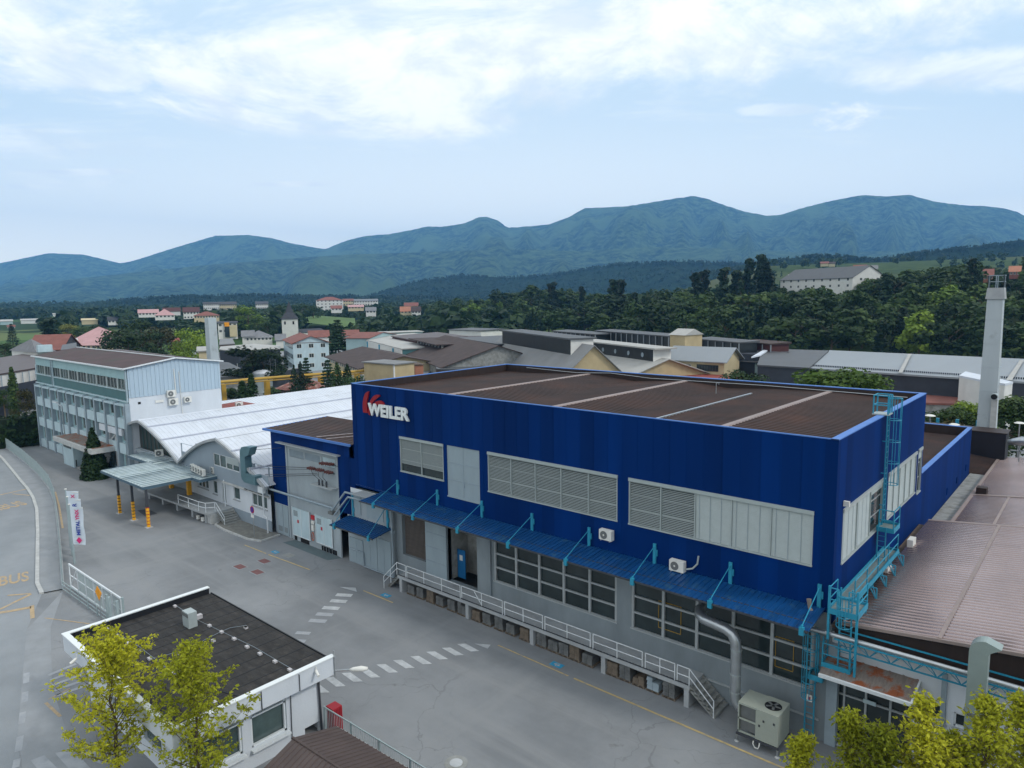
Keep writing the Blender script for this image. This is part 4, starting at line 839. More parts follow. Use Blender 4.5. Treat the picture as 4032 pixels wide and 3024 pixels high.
railing(AL, [(-8.70,34.7+i*2.1,7.3) for i in range(5)], 1.05, .03, m='teal_metal')
mb = MB()
for i in range(5):
    y = 35.4+i*1.9; mb.bar((-8.68,y,7.2),(-8.35,y,6.6),.05); mb.bar((-8.35,y,6.5),(-8.35,y,7.2),.06); mb.bar((-8.68,y,7.2),(-8.35,y,7.2),.05); mb.bar((-8.68,y+.5,7.2),(-8.35,y,6.6),.03)
mb.build('support_bracket', m_['teal_metal'], AL)
for x, y in ((-9.35,33.0),(-8.13,33.0)): MB().box(x-.05,x+.05,y-.05,y+.05,4.45 if x > -9 else 5.9,8.5).build('post', m_['teal_metal'], AL)
deck(-9.62,-8.36,33.15,34.0,4.5,'lower_deck'); railing(AL, [(-9.6,33.95,4.5),(-9.6,33.18,4.5),(-8.38,33.18,4.5),(-8.38,33.98,4.5)], 1.05, .028, m='teal_metal')
ladder(-8.95,-8.45,33.35,33.35,4.5,7.4,cage=(6.7,8.2,.5),cdir=(0,-1),ext=1.0)
deck(-10.25,-9.6,33.3,34.0,3.6,'small_deck'); ladder(-10.5,-10.08,33.85,33.85,0,5.9,cage=(2.4,5.7,.82),cdir=(0,-1)); ladder(-9.95,-9.75,33.75,33.75,3.6,5.6)
deck(-9.40,-8.55,41.2,42.5,9.05,'landing'); railing(AL, [(-9.3,41.2,9.05),(-8.57,41.2,9.05),(-8.57,42.5,9.05)], 1.1, .03, m='teal_metal')
ladder(-9.32,-8.92,41.15,41.15,7.3,9.2); ladder(-9.32,-9.32,42.0,42.45,9.05,15.3,cage=(11.4,16.2,1.2),cdir=(1,0),ext=1.05)
railing(AL, [(-9.3,42.0,15.25),(-10.05,42.0,15.25),(-10.05,42.8,15.25),(-9.3,42.8,15.25)], 1.05, .035, m='teal_metal'); MB().box(-10.1,-9.25,41.95,42.85,15.23,15.29).build('roof_step', m_['slat_alu'], AL)
mb = MB()
for z in (10.2,12,13.8): mb.bar((-9.5,41.95,z),(-9.3,41.95,z),.05)
for y in (36,38,40): mb.bar((-9.5,y,7.25),(-9.3,y,7.25),.05)
mb.build('wall_fixing', m_['teal_metal'], AL)
t = thing('security_camera', 'small pale camera on the right facade above the closed blind', 'camera', (-9.4,35.1,11.9)); MB().box(-9.47,-9.2,34.95,35.1,11.8,12.05).build('camera_body', m_['plastic_white'], t)
t = thing('ladder_sign', 'small white notice with red symbol on the lowest caged ladder', 'sign', (-10.3,33.7,2.2)); MB().box(-10.42,-10.16,33.75,33.77,2.05,2.4).build('plate', m_['plastic_white'], t); MB().box(-10.35,-10.23,33.735,33.749,2.15,2.3).build('symbol', m_['sign_red'], t)
# ================================================================ low blue block behind the factory and roofs beyond
BX = thing('annex_building', 'lower dark blue block behind the factory with brown roof and three tiny openings', 'annex', (-20,60,0))
mb = MB(); wall(mb, 'x', X1, YB+.02, 73.75, 3, 9.72, [(62.8,63.3,5.9,6.5),(67.1,67.6,5.9,6.5),(71.5,72.0,6.1,6.7)], .15, sgn=1); wall(mb, 'y', 73.75, -40, X1, 0, 9.72, (), sgn=1); wall(mb, 'y', YB+.02, -40, X1, 0, 8.3, ()); mb.build('cladding', m_['blue_clad'], BX, fix=False)
for a, b, c in ((62.8,63.3,5.9),(67.1,67.6,5.9),(71.5,72.0,6.1)): MB().box(X1-.16,X1-.13,a,b,c,c+.6).build('vent_opening', m_['plastic_white'], BX)
mb = MB(); mb.box(X1-.3,X1+.03,YB+.03,73.8,9.72,9.77); mb.box(-40,X1+.03,73.5,73.8,9.715,9.765); mb.build('parapet_cap', m_['blue_trim'], BX)
mb = MB(); corr(mb, (-40,56.6,8.9),(X1-.1,56.6,8.9),(X1-.1,73.7,8.9),(-40,73.7,8.9), .42, .05); mb.build('roof', m_['brown_roof'], BX, fix=False)
mb = MB(); mb.box(-40,X1-.3,YB+.1,56.5,8.3,8.5); mb.box(-40,X1-.3,56.5,56.62,8.5,9.0); mb.build('gutter', m_['slat_alu'], BX)
mb = MB(); mb.poly([(-40,73.48,8.9),(X1-.3,73.48,8.9),(X1-.3,73.48,9.72),(-40,73.48,9.72)]); mb.build('parapet_lining', m_['dark_brown'], BX, fix=False)
for i, ppx in enumerate((3693,3770,3850)):
    pb = RD(ppx, 1646+i*5, 84.5); x = pb.x
    t = thing('steel_post', ['left','middle','right'][i]+' turquoise post standing behind the low blue block', 'post', (x,pb.y,0), 'turquoise posts behind the low blue block'); MB().box(x-.14,x+.14,pb.y-.14,pb.y+.14,0,pb.z).build('post', m_['teal_metal'], t)
for i, (px, py) in enumerate([(3663,1637),(3758,1672),(4015,1666)]):
    b = RD(px, py, 79 if i < 2 else 84); t = thing('street_lamp', ['saucer lamp left of the turquoise posts','saucer lamp just above the low blue block roof edge','saucer lamp beside the leafy tree at the far right'][i], 'lamp', (b.x,b.y,0), 'saucer shaped yard lamps'); MB().cyl((b.x,b.y,0),.06,b.z,8).build('pole', m_['galv'], t); MB().cyl((b.x,b.y,b.z),.48,.10,16,.28).build('lamp_head', m_['plastic_white'], t)
W2 = thing('workshop', 'second brown ribbed roof workshop behind the nearer one at the right edge', 'workshop', (0,66,0))
def rz2(x): return 5.75+.113*(x+8.5)
mb = MB(); corr(mb, (-8.0,53.4,rz2(-8)),(14,53.4,rz2(14)),(14,81,rz2(14)),(-8.0,81,rz2(-8)), .36, .10); mb.build('roof', m_['brown_metal_glossy'], W2, fix=False)
mb = MB(); mb.box(-9.45,14,53.3,81,0,5.5); mb.build('wall', m_['old_concrete'], W2)
mb = MB(); mb.bar((-8.0,53.3,rz2(-8)+.1),(-8.0,81,rz2(-8)+.1),.22,.1); mb.bar((-8,64.5,rz2(-8)+.1),(14,64.5,rz2(14)+.1),.35,.08); mb.bar((-5.6,53.4,rz2(-5.6)+.09),(-5.6,64.5,rz2(-5.6)+.09),.16,.05); mb.build('roof_trim', m_['brown_trim'], W2)
MB().box(-7.8,-7.1,64.8,65.6,rz2(-7.4)+.05,rz2(-7.4)+.6).build('roof_vent', m_['dark_brown'], W2)
mb = MB(); corr(mb, (-16,73.9,5.9),(-8.1,73.9,5.5),(-8.1,79.5,5.9),(-16,79.5,6.8), .34, .06); mb.build('side_roof', m_['brown_roof'], W2, fix=False)
t = thing('dark_box_building', 'windowless black sheet metal housing in front of the tall square chimney', 'building', (-11,81,0)); MB().box(-16,-7.5,79.6,82.0,0,8.4).build('wall', mat('black_sheet', (.012,.012,.018), .5), t); MB().box(-16.1,-7.4,79.5,82.1,8.41,8.5).build('roof', m_['dark_brown'], t)
t = thing('exhaust_pipe', 'fat silver exhaust pipe entering the frame at the right edge', 'pipe', (-5,78,8)); mb = MB(); mb.tube([(-7.2,78.5,7.9),(-6.2,78.3,8.15),(-4,77.9,8.25),(6,76,8.5)], .42, 14, True, [.25,.42,.42,.42]); mb.build('pipe', m_['galv'], t, smooth=True); mb = MB(); mb.bar((-6.3,78.3,6.2),(-6.3,78.3,7.9),.1); mb.bar((-7.0,78.3,7.2),(-5.6,78.3,7.2),.1); mb.build('support', m_['galv'], t)
# tall square chimney
def chimney(cx, cy, w0, w1, z1, step, lab, cage=True, cap=True):
    t = thing('chimney', lab, 'chimney', (cx, cy, 0)); n = int(z1/step); mb = MB()
    for i in range(n):
        za, zb = z1*i/n, z1*(i+1)/n-.05; wa, wb = [(w0+(w1-w0)*(z/z1))/2 for z in (za, zb)]
        mb.hexa([(cx-wa,cy-wa,za),(cx+wa,cy-wa,za),(cx+wa,cy+wa,za),(cx-wa,cy+wa,za)],[(cx-wb,cy-wb,zb),(cx+wb,cy-wb,zb),(cx+wb,cy+wb,zb),(cx-wb,cy+wb,zb)])
        wj = wb-.04; mb.box(cx-wj,cx+wj,cy-wj,cy+wj,zb-.02,zb+.06)
    mb.build('shaft', m_['chimney_concrete'], t)
    w = w1/2
    if cap:
        mb = MB(); mb.hexa([(cx-w*1.22,cy-w*1.22,z1-.35),(cx+w*1.22,cy-w*1.22,z1-.35),(cx+w*1.22,cy+w*1.22,z1-.35),(cx-w*1.22,cy+w*1.22,z1-.35)],[(cx-w*1.05,cy-w*1.05,z1+.75),(cx+w*1.05,cy-w*1.05,z1+.75),(cx+w*1.05,cy+w*1.05,z1+.75),(cx-w*1.05,cy+w*1.05,z1+.75)]); mb.build('cap', m_['concrete'], t)
    if cage:
        mb = MB()
        for i in range(3):
            for s in (-1, 1):
                x = cx-w+i*w; mb.bar((x,cy+s*w,z1+.75),(x,cy+s*w,z1+1.95),.07); mb.bar((cx+s*w,cy-w+i*w,z1+.75),(cx+s*w,cy-w+i*w,z1+1.95),.07)
        for z in (1.35, 1.95):
            for s in (-1, 1): mb.bar((cx-w,cy+s*w,z1+z),(cx+w,cy+s*w,z1+z),.06); mb.bar((cx+s*w,cy-w,z1+z),(cx+s*w,cy+w,z1+z),.06)
        mb.build('cage', m_['pilaster'], t)
    return t
ch = chimney(-9.6, 84.2, 1.72, 1.30, 21.4, 2.2, 'tall tapering square concrete chimney with a cage on top at the right')
MB().box(-9.25,-8.75,83.1,83.3,8,11.2).build('flue_box', m_['kerb_stone'], ch); mb = MB(); mb.tube([(-9.0,83.2,11.5),(-9.0,82.6,11.5)], .32, 14); fl = mb.build('flue_pipe', m_['slat_alu'], ch); MB().tube([(-9.0,82.59,11.5),(-9.0,82.58,11.5)], .27, 14).build('flue_mouth', m_['dark_void'], fl)
# ================================================================ office block on the left
OX0, OX1, OY0, OY1 = -124.8, -89.95, 33.0, 44.5
O = thing('office_building', 'long four storey office block with pale blue clad gable and dark red roof', 'office block', ((OX0+OX1)/2,38,0))
bay = 3.485; NB = 10
mb = MB(); holes = []
for i in range(NB):
    a = OX0+i*bay
    for z0, z1 in ((8.0,9.35),(4.85,6.45),(1.45,3.15)): holes.append((a+.80, a+bay-.15, z0, z1))
wall(mb, 'y', OY0, OX0, OX1, 0, 9.95, holes, .18); wall(mb, 'x', OX0, OY0, OY1, 0, 14, ()); wall(mb, 'y', OY1, OX0, OX1, 0, 14, (), sgn=1)
mb.build('wall', m_['mint'], O, fix=False)
mb = MB(); wall(mb, 'x', OX1, OY0, OY1, 0, 10.45, [(34.0,34.35,9.5,9.8)], .1, sgn=1); mb.build('side_wall', m_['white_wall'], O, fix=False)
MB().box(OX1-.2,OX1-.1,34.0,34.35,9.5,9.8).build('small_vent', m_['dark_void'], O)
mb = MB(); 
n_ = 46
for i in range(n_):
    y0 = OY0+(OY1-OY0)*i/n_; y1 = OY0+(OY1-OY0)*(i+1)/n_; top = lambda y: 14.0+.8*(1-abs(y-38.7)/5.8); d_ = .05 if i % 2 else 0
    mb.poly([(OX1+.03+d_,y0,10.4),(OX1+.03+d_,y1,10.4),(OX1+.03+d_,y1,top(y1)),(OX1+.03+d_,y0,top(y0))]); mb.poly([(OX1+.03,y0,10.4),(OX1+.08,y0,10.4),(OX1+.08,y0,top(y0)),(OX1+.03,y0,top(y0))])
mb.build('gable_cladding', m_['pale_blue_clad'], O, fix=False)
mb = MB(); wall(mb, 'y', OY0-.05, OX0, OX1, 9.95, 14.0, [(OX0+.3, OX1-.3, 11.3, 12.62)], .2); mb.build('upper_wall', m_['mint'], O, fix=False)
MB().box(OX0+.05,OX1-.1,OY0-.10,OY0-.055,10.05,11.2).build('petrol_band', m_['petrol'], O)
mb = MB(); mb.box(OX0,OX1,OY0-.2,OY0-.06,11.21,11.3); mb.box(OX0,OX1,OY0-.3,OY0-.06,9.9,10.03); mb.box(-117.05,-116.75,OY0-.2,OY0-.06,10,13.9); mb.box(OX0,OX0+.3,OY0-.14,OY0-.055,11.3,12.62); mb.box(OX1-.35,OX1-.02,OY0-.16,OY0-.055,9.9,14); mb.build('sill_band', m_['mint_pale'], O)
# top floor ribbon: three lights to a bay
for i in range(NB):
    a = OX0+i*bay; mb = MB(); mb.box(a+.15,a+.50,OY0-.02,OY0+.1,11.3,12.62)
    for k_ in (1,2): x = a+.5+(bay-.35)*k_/3; mb.box(x-.035,x+.035,OY0+.02,OY0+.1,11.3,12.62)
    mb.box(a+.5,a+bay+.14,OY0+.02,OY0+.1,11.3,11.36); f = mb.build('window', m_['slat_alu'], O); MB().box(a+.5,min(a+bay+.14,OX1-.1),OY0+.11,OY0+.13,11.3,12.62).build('pane', m_['glass_pale'] if i % 3 == 0 else m_['glass'], f)
for i in range(NB):
    a = OX0+i*bay
    for z0, z1 in ((8.0,9.35),(4.85,6.45),(1.45,3.15)):
        mb = MB(); x0, x1 = a+.80, a+bay-.15
        for x in (x0, (x0+x1)/2-.03, x1-.06): mb.box(x,x+.07,OY0+.06,OY0+.14,z0,z1)
        mb.box(x0,x1,OY0+.05,OY0+.14,z0,z0+.06); f = mb.build('window', m_['slat_alu'], O); MB().box(x0,x1,OY0+.15,OY0+.17,z0,z1).build('pane', m_['glass_pale'] if (i*5+int(z0)) % 4 else m_['glass'], f)
for i in range(NB+1): x = OX0+i*bay-(.3 if i == NB else 0); MB().box(x-.02,x+.42,OY0-.55,OY0-.003,0,9.75).build('pilaster', m_['pilaster'], O)
for i in range(NB):
    x = OX0+i*bay
    for z0, z1 in ((6.55,7.8),(3.35,4.65),(.1,1.3)): MB().box(x+.5,x+bay-.08,OY0-.42,OY0-.004,z0,z1).build('spandrel', m_['mint_pale'], O)
    MB().box(x+.5,x+bay-.08,OY0-.6,OY0-.004,9.4,9.62).build('hood_panel', m_['mint_pale'], O)
mb = MB()
def gable_roof(mb, x0, x1, y0, y1, ze, zr, over=.3, thick=.12):
    ym = (y0+y1)/2
    for ya, yb in ((y0-over, ym), (y1+over, ym)):
        za = ze-(zr-ze)*over/((y1-y0)/2); mb.hexa([(x0-over,ya,za-thick),(x1+over,ya,za-thick),(x1+over,yb,zr-thick),(x0-over,yb,zr-thick)],[(x0-over,ya,za),(x1+over,ya,za),(x1+over,yb,zr),(x0-over,yb,zr)])
MM('office_roof', (.065,.040,.040), .75, var=.22, vs=.5, col2=(.05,.05,.04), c2s=.3)
gable_roof(mb, OX0, OX1+.1, OY0-.1, OY1+.1, 14.05, 14.85, .25); mb.build('roof', m_['office_roof'], O)
mb = MB(); mb.box(OX0-.3,OX1+.3,OY0-.55,OY0-.38,13.85,14.03); mb.bar((OX1+.38,OY0-.5,13.98),(OX1+.38,38.75,14.88),.12,.16); mb.bar((OX1+.38,OY1+.4,13.98),(OX1+.38,38.75,14.88),.12,.16); mb.bar((OX0,38.75,14.92),(OX1,38.75,14.92),.16,.1); mb.build('gutter', m_['white_metal'], O)
mb = MB(); mb.tube([(OX1+.15,38.5,13.5),(OX1+.15,38.55,11),(OX1+.15,38.6,10.2)], .06, 6); mb.tube([(OX1+.15,39.1,13.1),(OX1+.15,39.2,7.5)], .04, 6); mb.box(OX1+.05,OX1+.12,36.0,37.0,9.45,9.75); mb.build('gable_pipe', m_['plastic_white'], O)
mb = MB(); mb.tube([(OX1+.05,OY0-.25,13.8),(OX1+.05,OY0-.25,9.8),(OX1-.1,OY0-.7,9.3),(OX1-.1,OY0-.7,0)], .05, 6); mb.tube([(-117,OY0-.3,13.7),(-117,OY0-.3,10)], .05, 6); mb.build('downpipe', m_['pilaster'], O)
WG = MB(); WG.box(-128.5,OX0,36,46,0,6.4); WG.box(-128.9,OX0,35.6,46,6.41,7.0)
WG.build('side_wing', m_['pilaster'], O); MB().box(-128.2,-125.2,35.95,35.99,3.2,4.9).build('wing_panel', m_['white_wall'], O)
# dark red lean-to roof and entrance canopy
RR = thing('link_building', 'dark red flat roof link with white end fascia between office and arched hall', 'building', (-95,40,0))
mb = MB(); mb.poly([(-99.3,33.3,6.32),(-90.2,32.9,6.32),(-89.9,52,6.9),(-99.3,52,6.9)]); mb.poly([(-99.3,33.3,6.25),(-90.2,32.9,6.25),(-89.9,52,6.8),(-99.3,52,6.8)]); mb.build('roof', m_['red_roof'], RR, fix=False)
mb = MB(); mb.box(-99.4,-92.0,32.6,32.85,5.55,6.4); mb.build('fascia', m_['white_wall'], RR)
mb = MB(); mb.box(-99.2,-97.2,33.3,33.5,0,5.5); mb.box(-89.9,-89.8,44.5,52,0,6.8); mb.build('wall', m_['grey_wall'], RR)
for x in (-96.4,-94.4): MB().box(x-.25,x+.25,32.7,33.1,0,5.5).build('column', m_['concrete'], RR)
MB().box(-97.2,-94.9,33.35,33.4,.9,3.4).build('glazed_door', m_['glass'], RR)
EC = thing('entrance_porch', 'concrete entrance porch with flat mossy brown roof in front of the office block', 'porch', (-104,31.5,0))
mb = MB(); mb.box(-108.9,-94.6,29.9,33.0,3.35,3.95); mb.build('roof_slab', m_['kerb_stone'], EC)
mb = MB(); corr(mb, (-108.6,30.2,3.97),(-108.6,32.9,3.99),(-94.9,32.9,3.99),(-94.9,30.2,3.97), .6, .05); mb.build('roof', m_['rust_roof'], EC, fix=False)
mb = MB(); mb.box(-108.6,-104.6,30.9,32.45,0,3.35); mb.build('wall', m_['mint_pale'], EC); MB().box(-108.2,-105.2,30.86,30.895,2.45,3.1).build('window_band', m_['glass'], EC)
mb = MB(); mb.box(-104,-97,31.0,32.4,0,.2); mb.box(-103.6,-97,31.4,32.4,.2,.4); mb.box(-103.2,-97,31.8,32.4,.4,.6); mb.build('steps', m_['old_concrete'], EC)
mb = MB(); mb.box(-104.3,-104.1,31,31.1,.2,1.1); mb.box(-99.5,-94.7,32.3,32.45,0,3.3); mb.build('glazing', m_['glass'], EC)
# ================================================================ arched hall with white ribbed roof
VH = thing('arched_hall', 'wide factory hall with white ribbed twin arched roof left of the blue building', 'hall', (-78,34,0))
def arcp(xa, za, xb, zb, bulge, n=10): return [(xa+(xb-xa)*i/n, za+(zb-za)*i/n+bulge*4*(i/n)*(1-i/n)) for i in range(n+1)]
prof = arcp(-97.2,3.7,-87.05,7.9,.70)+arcp(-87.05,7.9,-77.1,4.4,.40)[1:]+arcp(-77.1,4.4,-68.0,8.1,.55)[1:]+arcp(-68.0,8.1,-59.0,4.6,.30)[1:]
YV0, YV1 = 32.75, 82
mb = MB()
mb.mesh([p for x, z in prof for p in ((x,YV0,z+.14),(x,YV1,z+.14))], [(2*i,2*i+1,2*i+3,2*i+2) for i in range(len(prof)-1)])
# ribs running down the slope
def white_ribs(mb, prof, y0, y1, pitch=.6):
    n = int((y1-y0)/pitch)
    for j in range(n):
        y = y0+j*pitch
        for (xa,za),(xb,zb) in zip(prof, prof[1:]): mb.mesh([(xa,y,za+.145),(xb,y,zb+.145),(xb,y+.05,zb+.175),(xa,y+.05,za+.175),(xb,y+.10,zb+.145),(xa,y+.10,za+.145)], [(0,1,2,3),(3,2,4,5)])
white_ribs(mb, prof, YV0+.1, YV1, .5)
mb.build('roof', m_['white_roof'], VH, fix=False)
mb = MB()
for (xa,za),(xb,zb) in zip(prof, prof[1:]): mb.hexa([(xa,YV0-.1,za-.12),(xb,YV0-.1,zb-.12),(xb,YV0+.25,zb-.12),(xa,YV0+.25,za-.12)],[(xa,YV0-.1,za+.15),(xb,YV0-.1,zb+.15),(xb,YV0+.25,zb+.15),(xa,YV0+.25,za+.15)])
mb.build('arch_edge', m_['concrete'], VH)
def pz(x):
    for (xa,za),(xb,zb) in zip(prof, prof[1:]):
        if xa <= x <= xb: return za+(zb-za)*(x-xa)/(xb-xa)
mb = MB()
for x, y0, y1 in ((-84.6,YV0,YV1),(-81.2,YV0,YV1),(-72.5,YV0,YV1),(-64.9,YV0,YV1),(-61.6,YV0,44)): mb.hexa([(x-.1,y0,pz(x)+.15),(x+.1,y0,pz(x+.1)+.15),(x+.1,y1,pz(x+.1)+.15),(x-.1,y1,pz(x)+.15)],[(x-.1,y0,pz(x)+.27),(x+.1,y0,pz(x+.1)+.27),(x+.1,y1,pz(x+.1)+.27),(x-.1,y1,pz(x)+.27)])
mb.build('roof_seam', m_['seam_grey'], VH)
mb = MB()
for x, z in ((-87.05,8.1),(-68.0,8.3)): mb.hexa([(x-.3,YV0,z-.1),(x+.3,YV0,z-.1),(x+.3,YV1,z-.1),(x-.3,YV1,z-.1)],[(x-.1,YV0,z+.02),(x+.1,YV0,z+.02),(x+.1,YV1,z+.02),(x-.1,YV1,z+.02)])
mb.build('ridge_cap', m_['white_roof'], VH)
# front walls following the arches
def arch_front(mb, prof, xs, xe, y, z0):
    pts = [p for p in prof if xs-.01 <= p[0] <= xe+.01]
    for (xa,za),(xb,zb) in zip(pts, pts[1:]): mb.poly([(xa,y,z0),(xb,y,z0),(xb,y,max(z0,zb)),(xa,y,max(z0,za))])
mb = MB(); arch_front(mb, prof, -97.2, -77.1, 33.9, 4.25); mb.build('arched_glazing', mat('dark_green_glass', (.028,.036,.032), .35, var=.2, vs=1.5, streak=(4,1,.4)), VH, fix=False)
mb = MB()
for i in range(18): x = -96.6+i*1.1; mb.box(x,x+.04,33.84,33.89,4.25,max(4.3,pz(x)-.05))
mb.build('glazing_bar', m_['petrol'], VH)
MM('grey_blue_panel', (.24,.29,.335), .8, var=.05, vs=.6)
mb = MB(); pts2 = [p for p in prof if p[0] >= -77.11]
hw = [(-69.7,-64.45,5.15,6.45)]
wall(mb, 'y', 33.2, -77.1, -59.0, 4.55, 6.5, hw+[(-77.1,-72.6,5.6,6.5),(-61.6,-59.0,5.6,6.5)], .15)
for (xa,za),(xb,zb) in zip(pts2, pts2[1:]):
    if za > 6.5 or zb > 6.5: mb.poly([(xa,33.2,6.5),(xb,33.2,6.5),(xb,33.2,max(6.5,zb)),(xa,33.2,max(6.5,za))])
    if (xa+xb)/2 < -72.6 or (xa+xb)/2 > -61.6: mb.poly([(xa,33.19,4.5),(xb,33.19,4.5),(xb,33.19,zb),(xa,33.19,za)])
wall(mb, 'y', 33.2, -77.1, -59.3, 3.75, 4.55, (), .1); mb.build('panel_wall', m_['grey_blue_panel'], VH, fix=False)
lowh = [(-66.55,-65.3,2.1,3.4),(-62.9,-60.15,2.15,3.4),(-70.9,-70.0,1.9,3.3),(-74.3,-71.9,2.1,3.4),(-69.0,-68.2,1.2,3.3)]
mb = MB(); wall(mb, 'y', 33.55, -77.1, -59.45, 1.15, 3.75, lowh, .18); mb.build('lower_wall', m_['white_wall'], VH, fix=False)
mb = MB(); mb.box(-77.1,-59.45,33.47,33.55,0,1.15); mb.build('plinth', m_['grey_blue_panel'], VH)
mb = MB(); mb.box(-67.9,-63.6,33.1,33.5,3.6,3.78); mb.box(-67.9,-59.5,33.35,33.5,3.42,3.55); mb.build('ledge', m_['kerb_stone'], VH)
for (a,b,c,d) in lowh+hw:
    y = 33.2 if c > 5 else 33.55; n_ = 4 if c > 5 else (3 if b-a > 2 else 1); mb = MB()
    for i in range(n_+1): x = a+(b-a)*i/n_; mb.box(x-.04,x+.04,y+.03,y+.12,c,d)
    mb.box(a,b,y+.03,y+.12,c,c+.06); mb.box(a,b,y+.03,y+.12,d-.06,d); f = mb.build('window', m_['white_metal'], VH); MB().box(a,b,y+.13,y+.15,c,d).build('pane', m_['glass_pale'], f)
    if c > 5: MB().box(a+2.7,b-.1,y+.02,y+.029+.03,5.75,6.4).build('blind', m_['slat_alu'], f)
    else: MB().box(a-.08,b+.08,y-.1,y+.03,c-.12,c-.03).build('sill', m_['concrete'], f)
mb = MB(); mb.box(-96.9,-77.1,33.6,33.75,0,4.25); mb.box(-97.0,-77,33.3,33.6,3.75,4.2); mb.build('dock_wall', m_['grey_wall'], VH)
mb = MB()
for a, b in ((-95.2,-90.8),(-90.6,-87.4)): mb.box(a,b,33.5,33.59,1.8,3.2)
mb.build('strip_window', m_['glass'], VH)
mb = MB()
for i in range(16): x = -95.2+i*.5; mb.box(x,x+.05,33.45,33.499,1.8,3.2)
mb.build('window_mullion', m_['slat_alu'], VH)
mb = MB(); mb.tube([(-59.9,33.05,4.2),(-59.9,33.05,1.8),(-59.5,33.1,1.6),(-59.5,33.1,.05)], .07, 8); mb.box(-60.4,-59.5,32.8,33.1,4.0,4.6); MB().tube([(-67.75,33.2,3.9),(-67.75,33.2,.1)], .07, 8).build('downpipe', m_['white_metal'], VH); mb.build('downpipe', m_['white_metal'], VH)
# third vault behind the office
V0 = thing('arched_hall', 'rear white ribbed roof section with a small gable behind the office block', 'hall', (-101,50,0))
pr0 = arcp(-109,4.6,-104.6,6.35,.1,3)+arcp(-104.6,6.35,-97.2,3.9,.35,8)[1:]
mb = MB(); mb.mesh([p for x, z in pr0 for p in ((x,47.3,z+.14),(x,92,z+.14))], [(2*i,2*i+1,2*i+3,2*i+2) for i in range(len(pr0)-1)]); white_ribs(mb, pr0, 47.4, 92, .5); mb.build('roof', m_['white_roof'], V0, fix=False)
mb = MB(); arch_front(mb, pr0, -109, -97.2, 47.5, 0); mb.build('wall', m_['grey_wall'], V0, fix=False)
mb = MB(); mb.hexa([(-101.6,47.4,5.4),(-101.4,47.4,5.3),(-101.4,92,5.3),(-101.6,92,5.4)],[(-101.6,47.4,5.6),(-101.4,47.4,5.5),(-101.4,92,5.5),(-101.6,92,5.6)]); mb.build('roof_seam', m_['seam_grey'], V0)
duct = thing('ventilation_duct', 'teal sheet metal elbow duct with open hood on the pale hall gable', 'duct', (-61.8,32.8,5))
MM('duct_teal', (.10,.19,.22), .45, metal=.3, var=.1, vs=2)
mb = MB(); mb.box(-62.8,-61.9,32.5,33.2,5.3,7.2); mb.build('shaft', m_['duct_teal'], duct)
mb = MB(); mb.ext([(-62.8,32.49,7.2),(-62.75,32.49,7.7),(-62.4,32.49,8.1),(-61.8,32.49,8.25),(-60.7,32.49,8.3),(-60.95,32.49,7.9),(-61.2,32.49,7.5),(-61.6,32.49,7.35),(-61.9,32.49,7.2)], (0,.72,0)); mb.build('hood', m_['duct_teal'], duct)
mb = MB(); mb.ext([(-62.8,32.49,5.3),(-62.7,32.49,4.95),(-62.3,32.49,4.7),(-60.2,32.49,4.75),(-60.2,32.49,5.6),(-61.9,32.49,5.65)], (0,.70,0)); mb.build('elbow', m_['duct_teal'], duct)
# ================================================================ pale canopy over the loading dock
CP = thing('dock_canopy', 'pale ribbed metal canopy on posts in front of the arched hall', 'canopy', (-76,30,0))
def csheet(mb, x0, x1, y0, y1, z):
    corr(mb, (x0,y0,z),(x0,y1,z),(x1,y1,z),(x1,y0,z), .62, .09, (0,0,1), 'rib')
mb = MB(); csheet(mb, -81.6,-70.8,26.55,31.35,4.05); csheet(mb, -87.1,-69.15,31.35,33.85,4.06)
mb.build('sheet_roof', m_['canopy_roof'], CP, fix=False)
mb = MB()
for i in range(16): x = -81.5+i*.70; mb.box(x,x+.07,26.6,33.8 if x > -80 else 31.3,4.12,4.15)
for i in range(10): x = -87+i*.70; mb.box(x,x+.07,31.4,33.8,4.12,4.15)
for i in range(2): x = -70.3+i*.70; mb.box(x,x+.07,31.4,33.8,4.12,4.15)
mb.build('sheet_joints', m_['canopy_edge'], CP)
mb = MB(); mb.box(-81.6,-70.8,26.5,26.6,3.8,4.04); mb.box(-70.88,-70.78,26.6,31.4,3.75,4.04); mb.box(-70.8,-69.1,31.35,31.43,3.75,4.04); mb.box(-69.2,-69.1,31.43,33.8,3.75,4.04); mb.box(-87.1,-81.6,31.3,31.4,3.8,4.04); mb.box(-81.62,-81.52,26.6,31.3,3.8,4.04); mb.box(-81.5,-70.9,26.65,31.3,3.78,3.84); mb.build('edge_beam', m_['canopy_edge'], CP)
for i, (x, lab) in enumerate(((-77.87,None),(-74.26,None),(-70.7,None))):
    p = MB().box(x-.10,x+.10,26.7,26.9,0,3.8).build('post', m_['steel_dark'], CP)
    for k_ in range(6):
        MB().box(x-.125-(.0),x+.125,26.675,26.925,.02+k_*.33,.02+k_*.33+.26).build('guard_band', m_['yellow_post'], p)
        MB().box(x-.12,x+.12,26.68,26.92,.28+k_*.33,.35+k_*.33).build('guard_stripe', m_['black_post'] if i < 2 else m_['sign_red'], p)
    MB().box(x-.35,x+.35,26.5,27.1,0.005,.03).build('base_plate', m_['white_paint'], p)
DK = thing('loading_dock', 'raised concrete loading dock with railing and steps under the pale canopy', 'loading dock', (-74,32,0))
mb = MB(); mb.ext([(-82.1,30.25,.95),(-74,30.5,.95),(-68,30.7,.95),(-66.65,30.95,.95),(-66.65,33.5,.95),(-82.1,33.5,.95)], (0,0,.2)); mb.build('slab', m_['concrete'], DK)
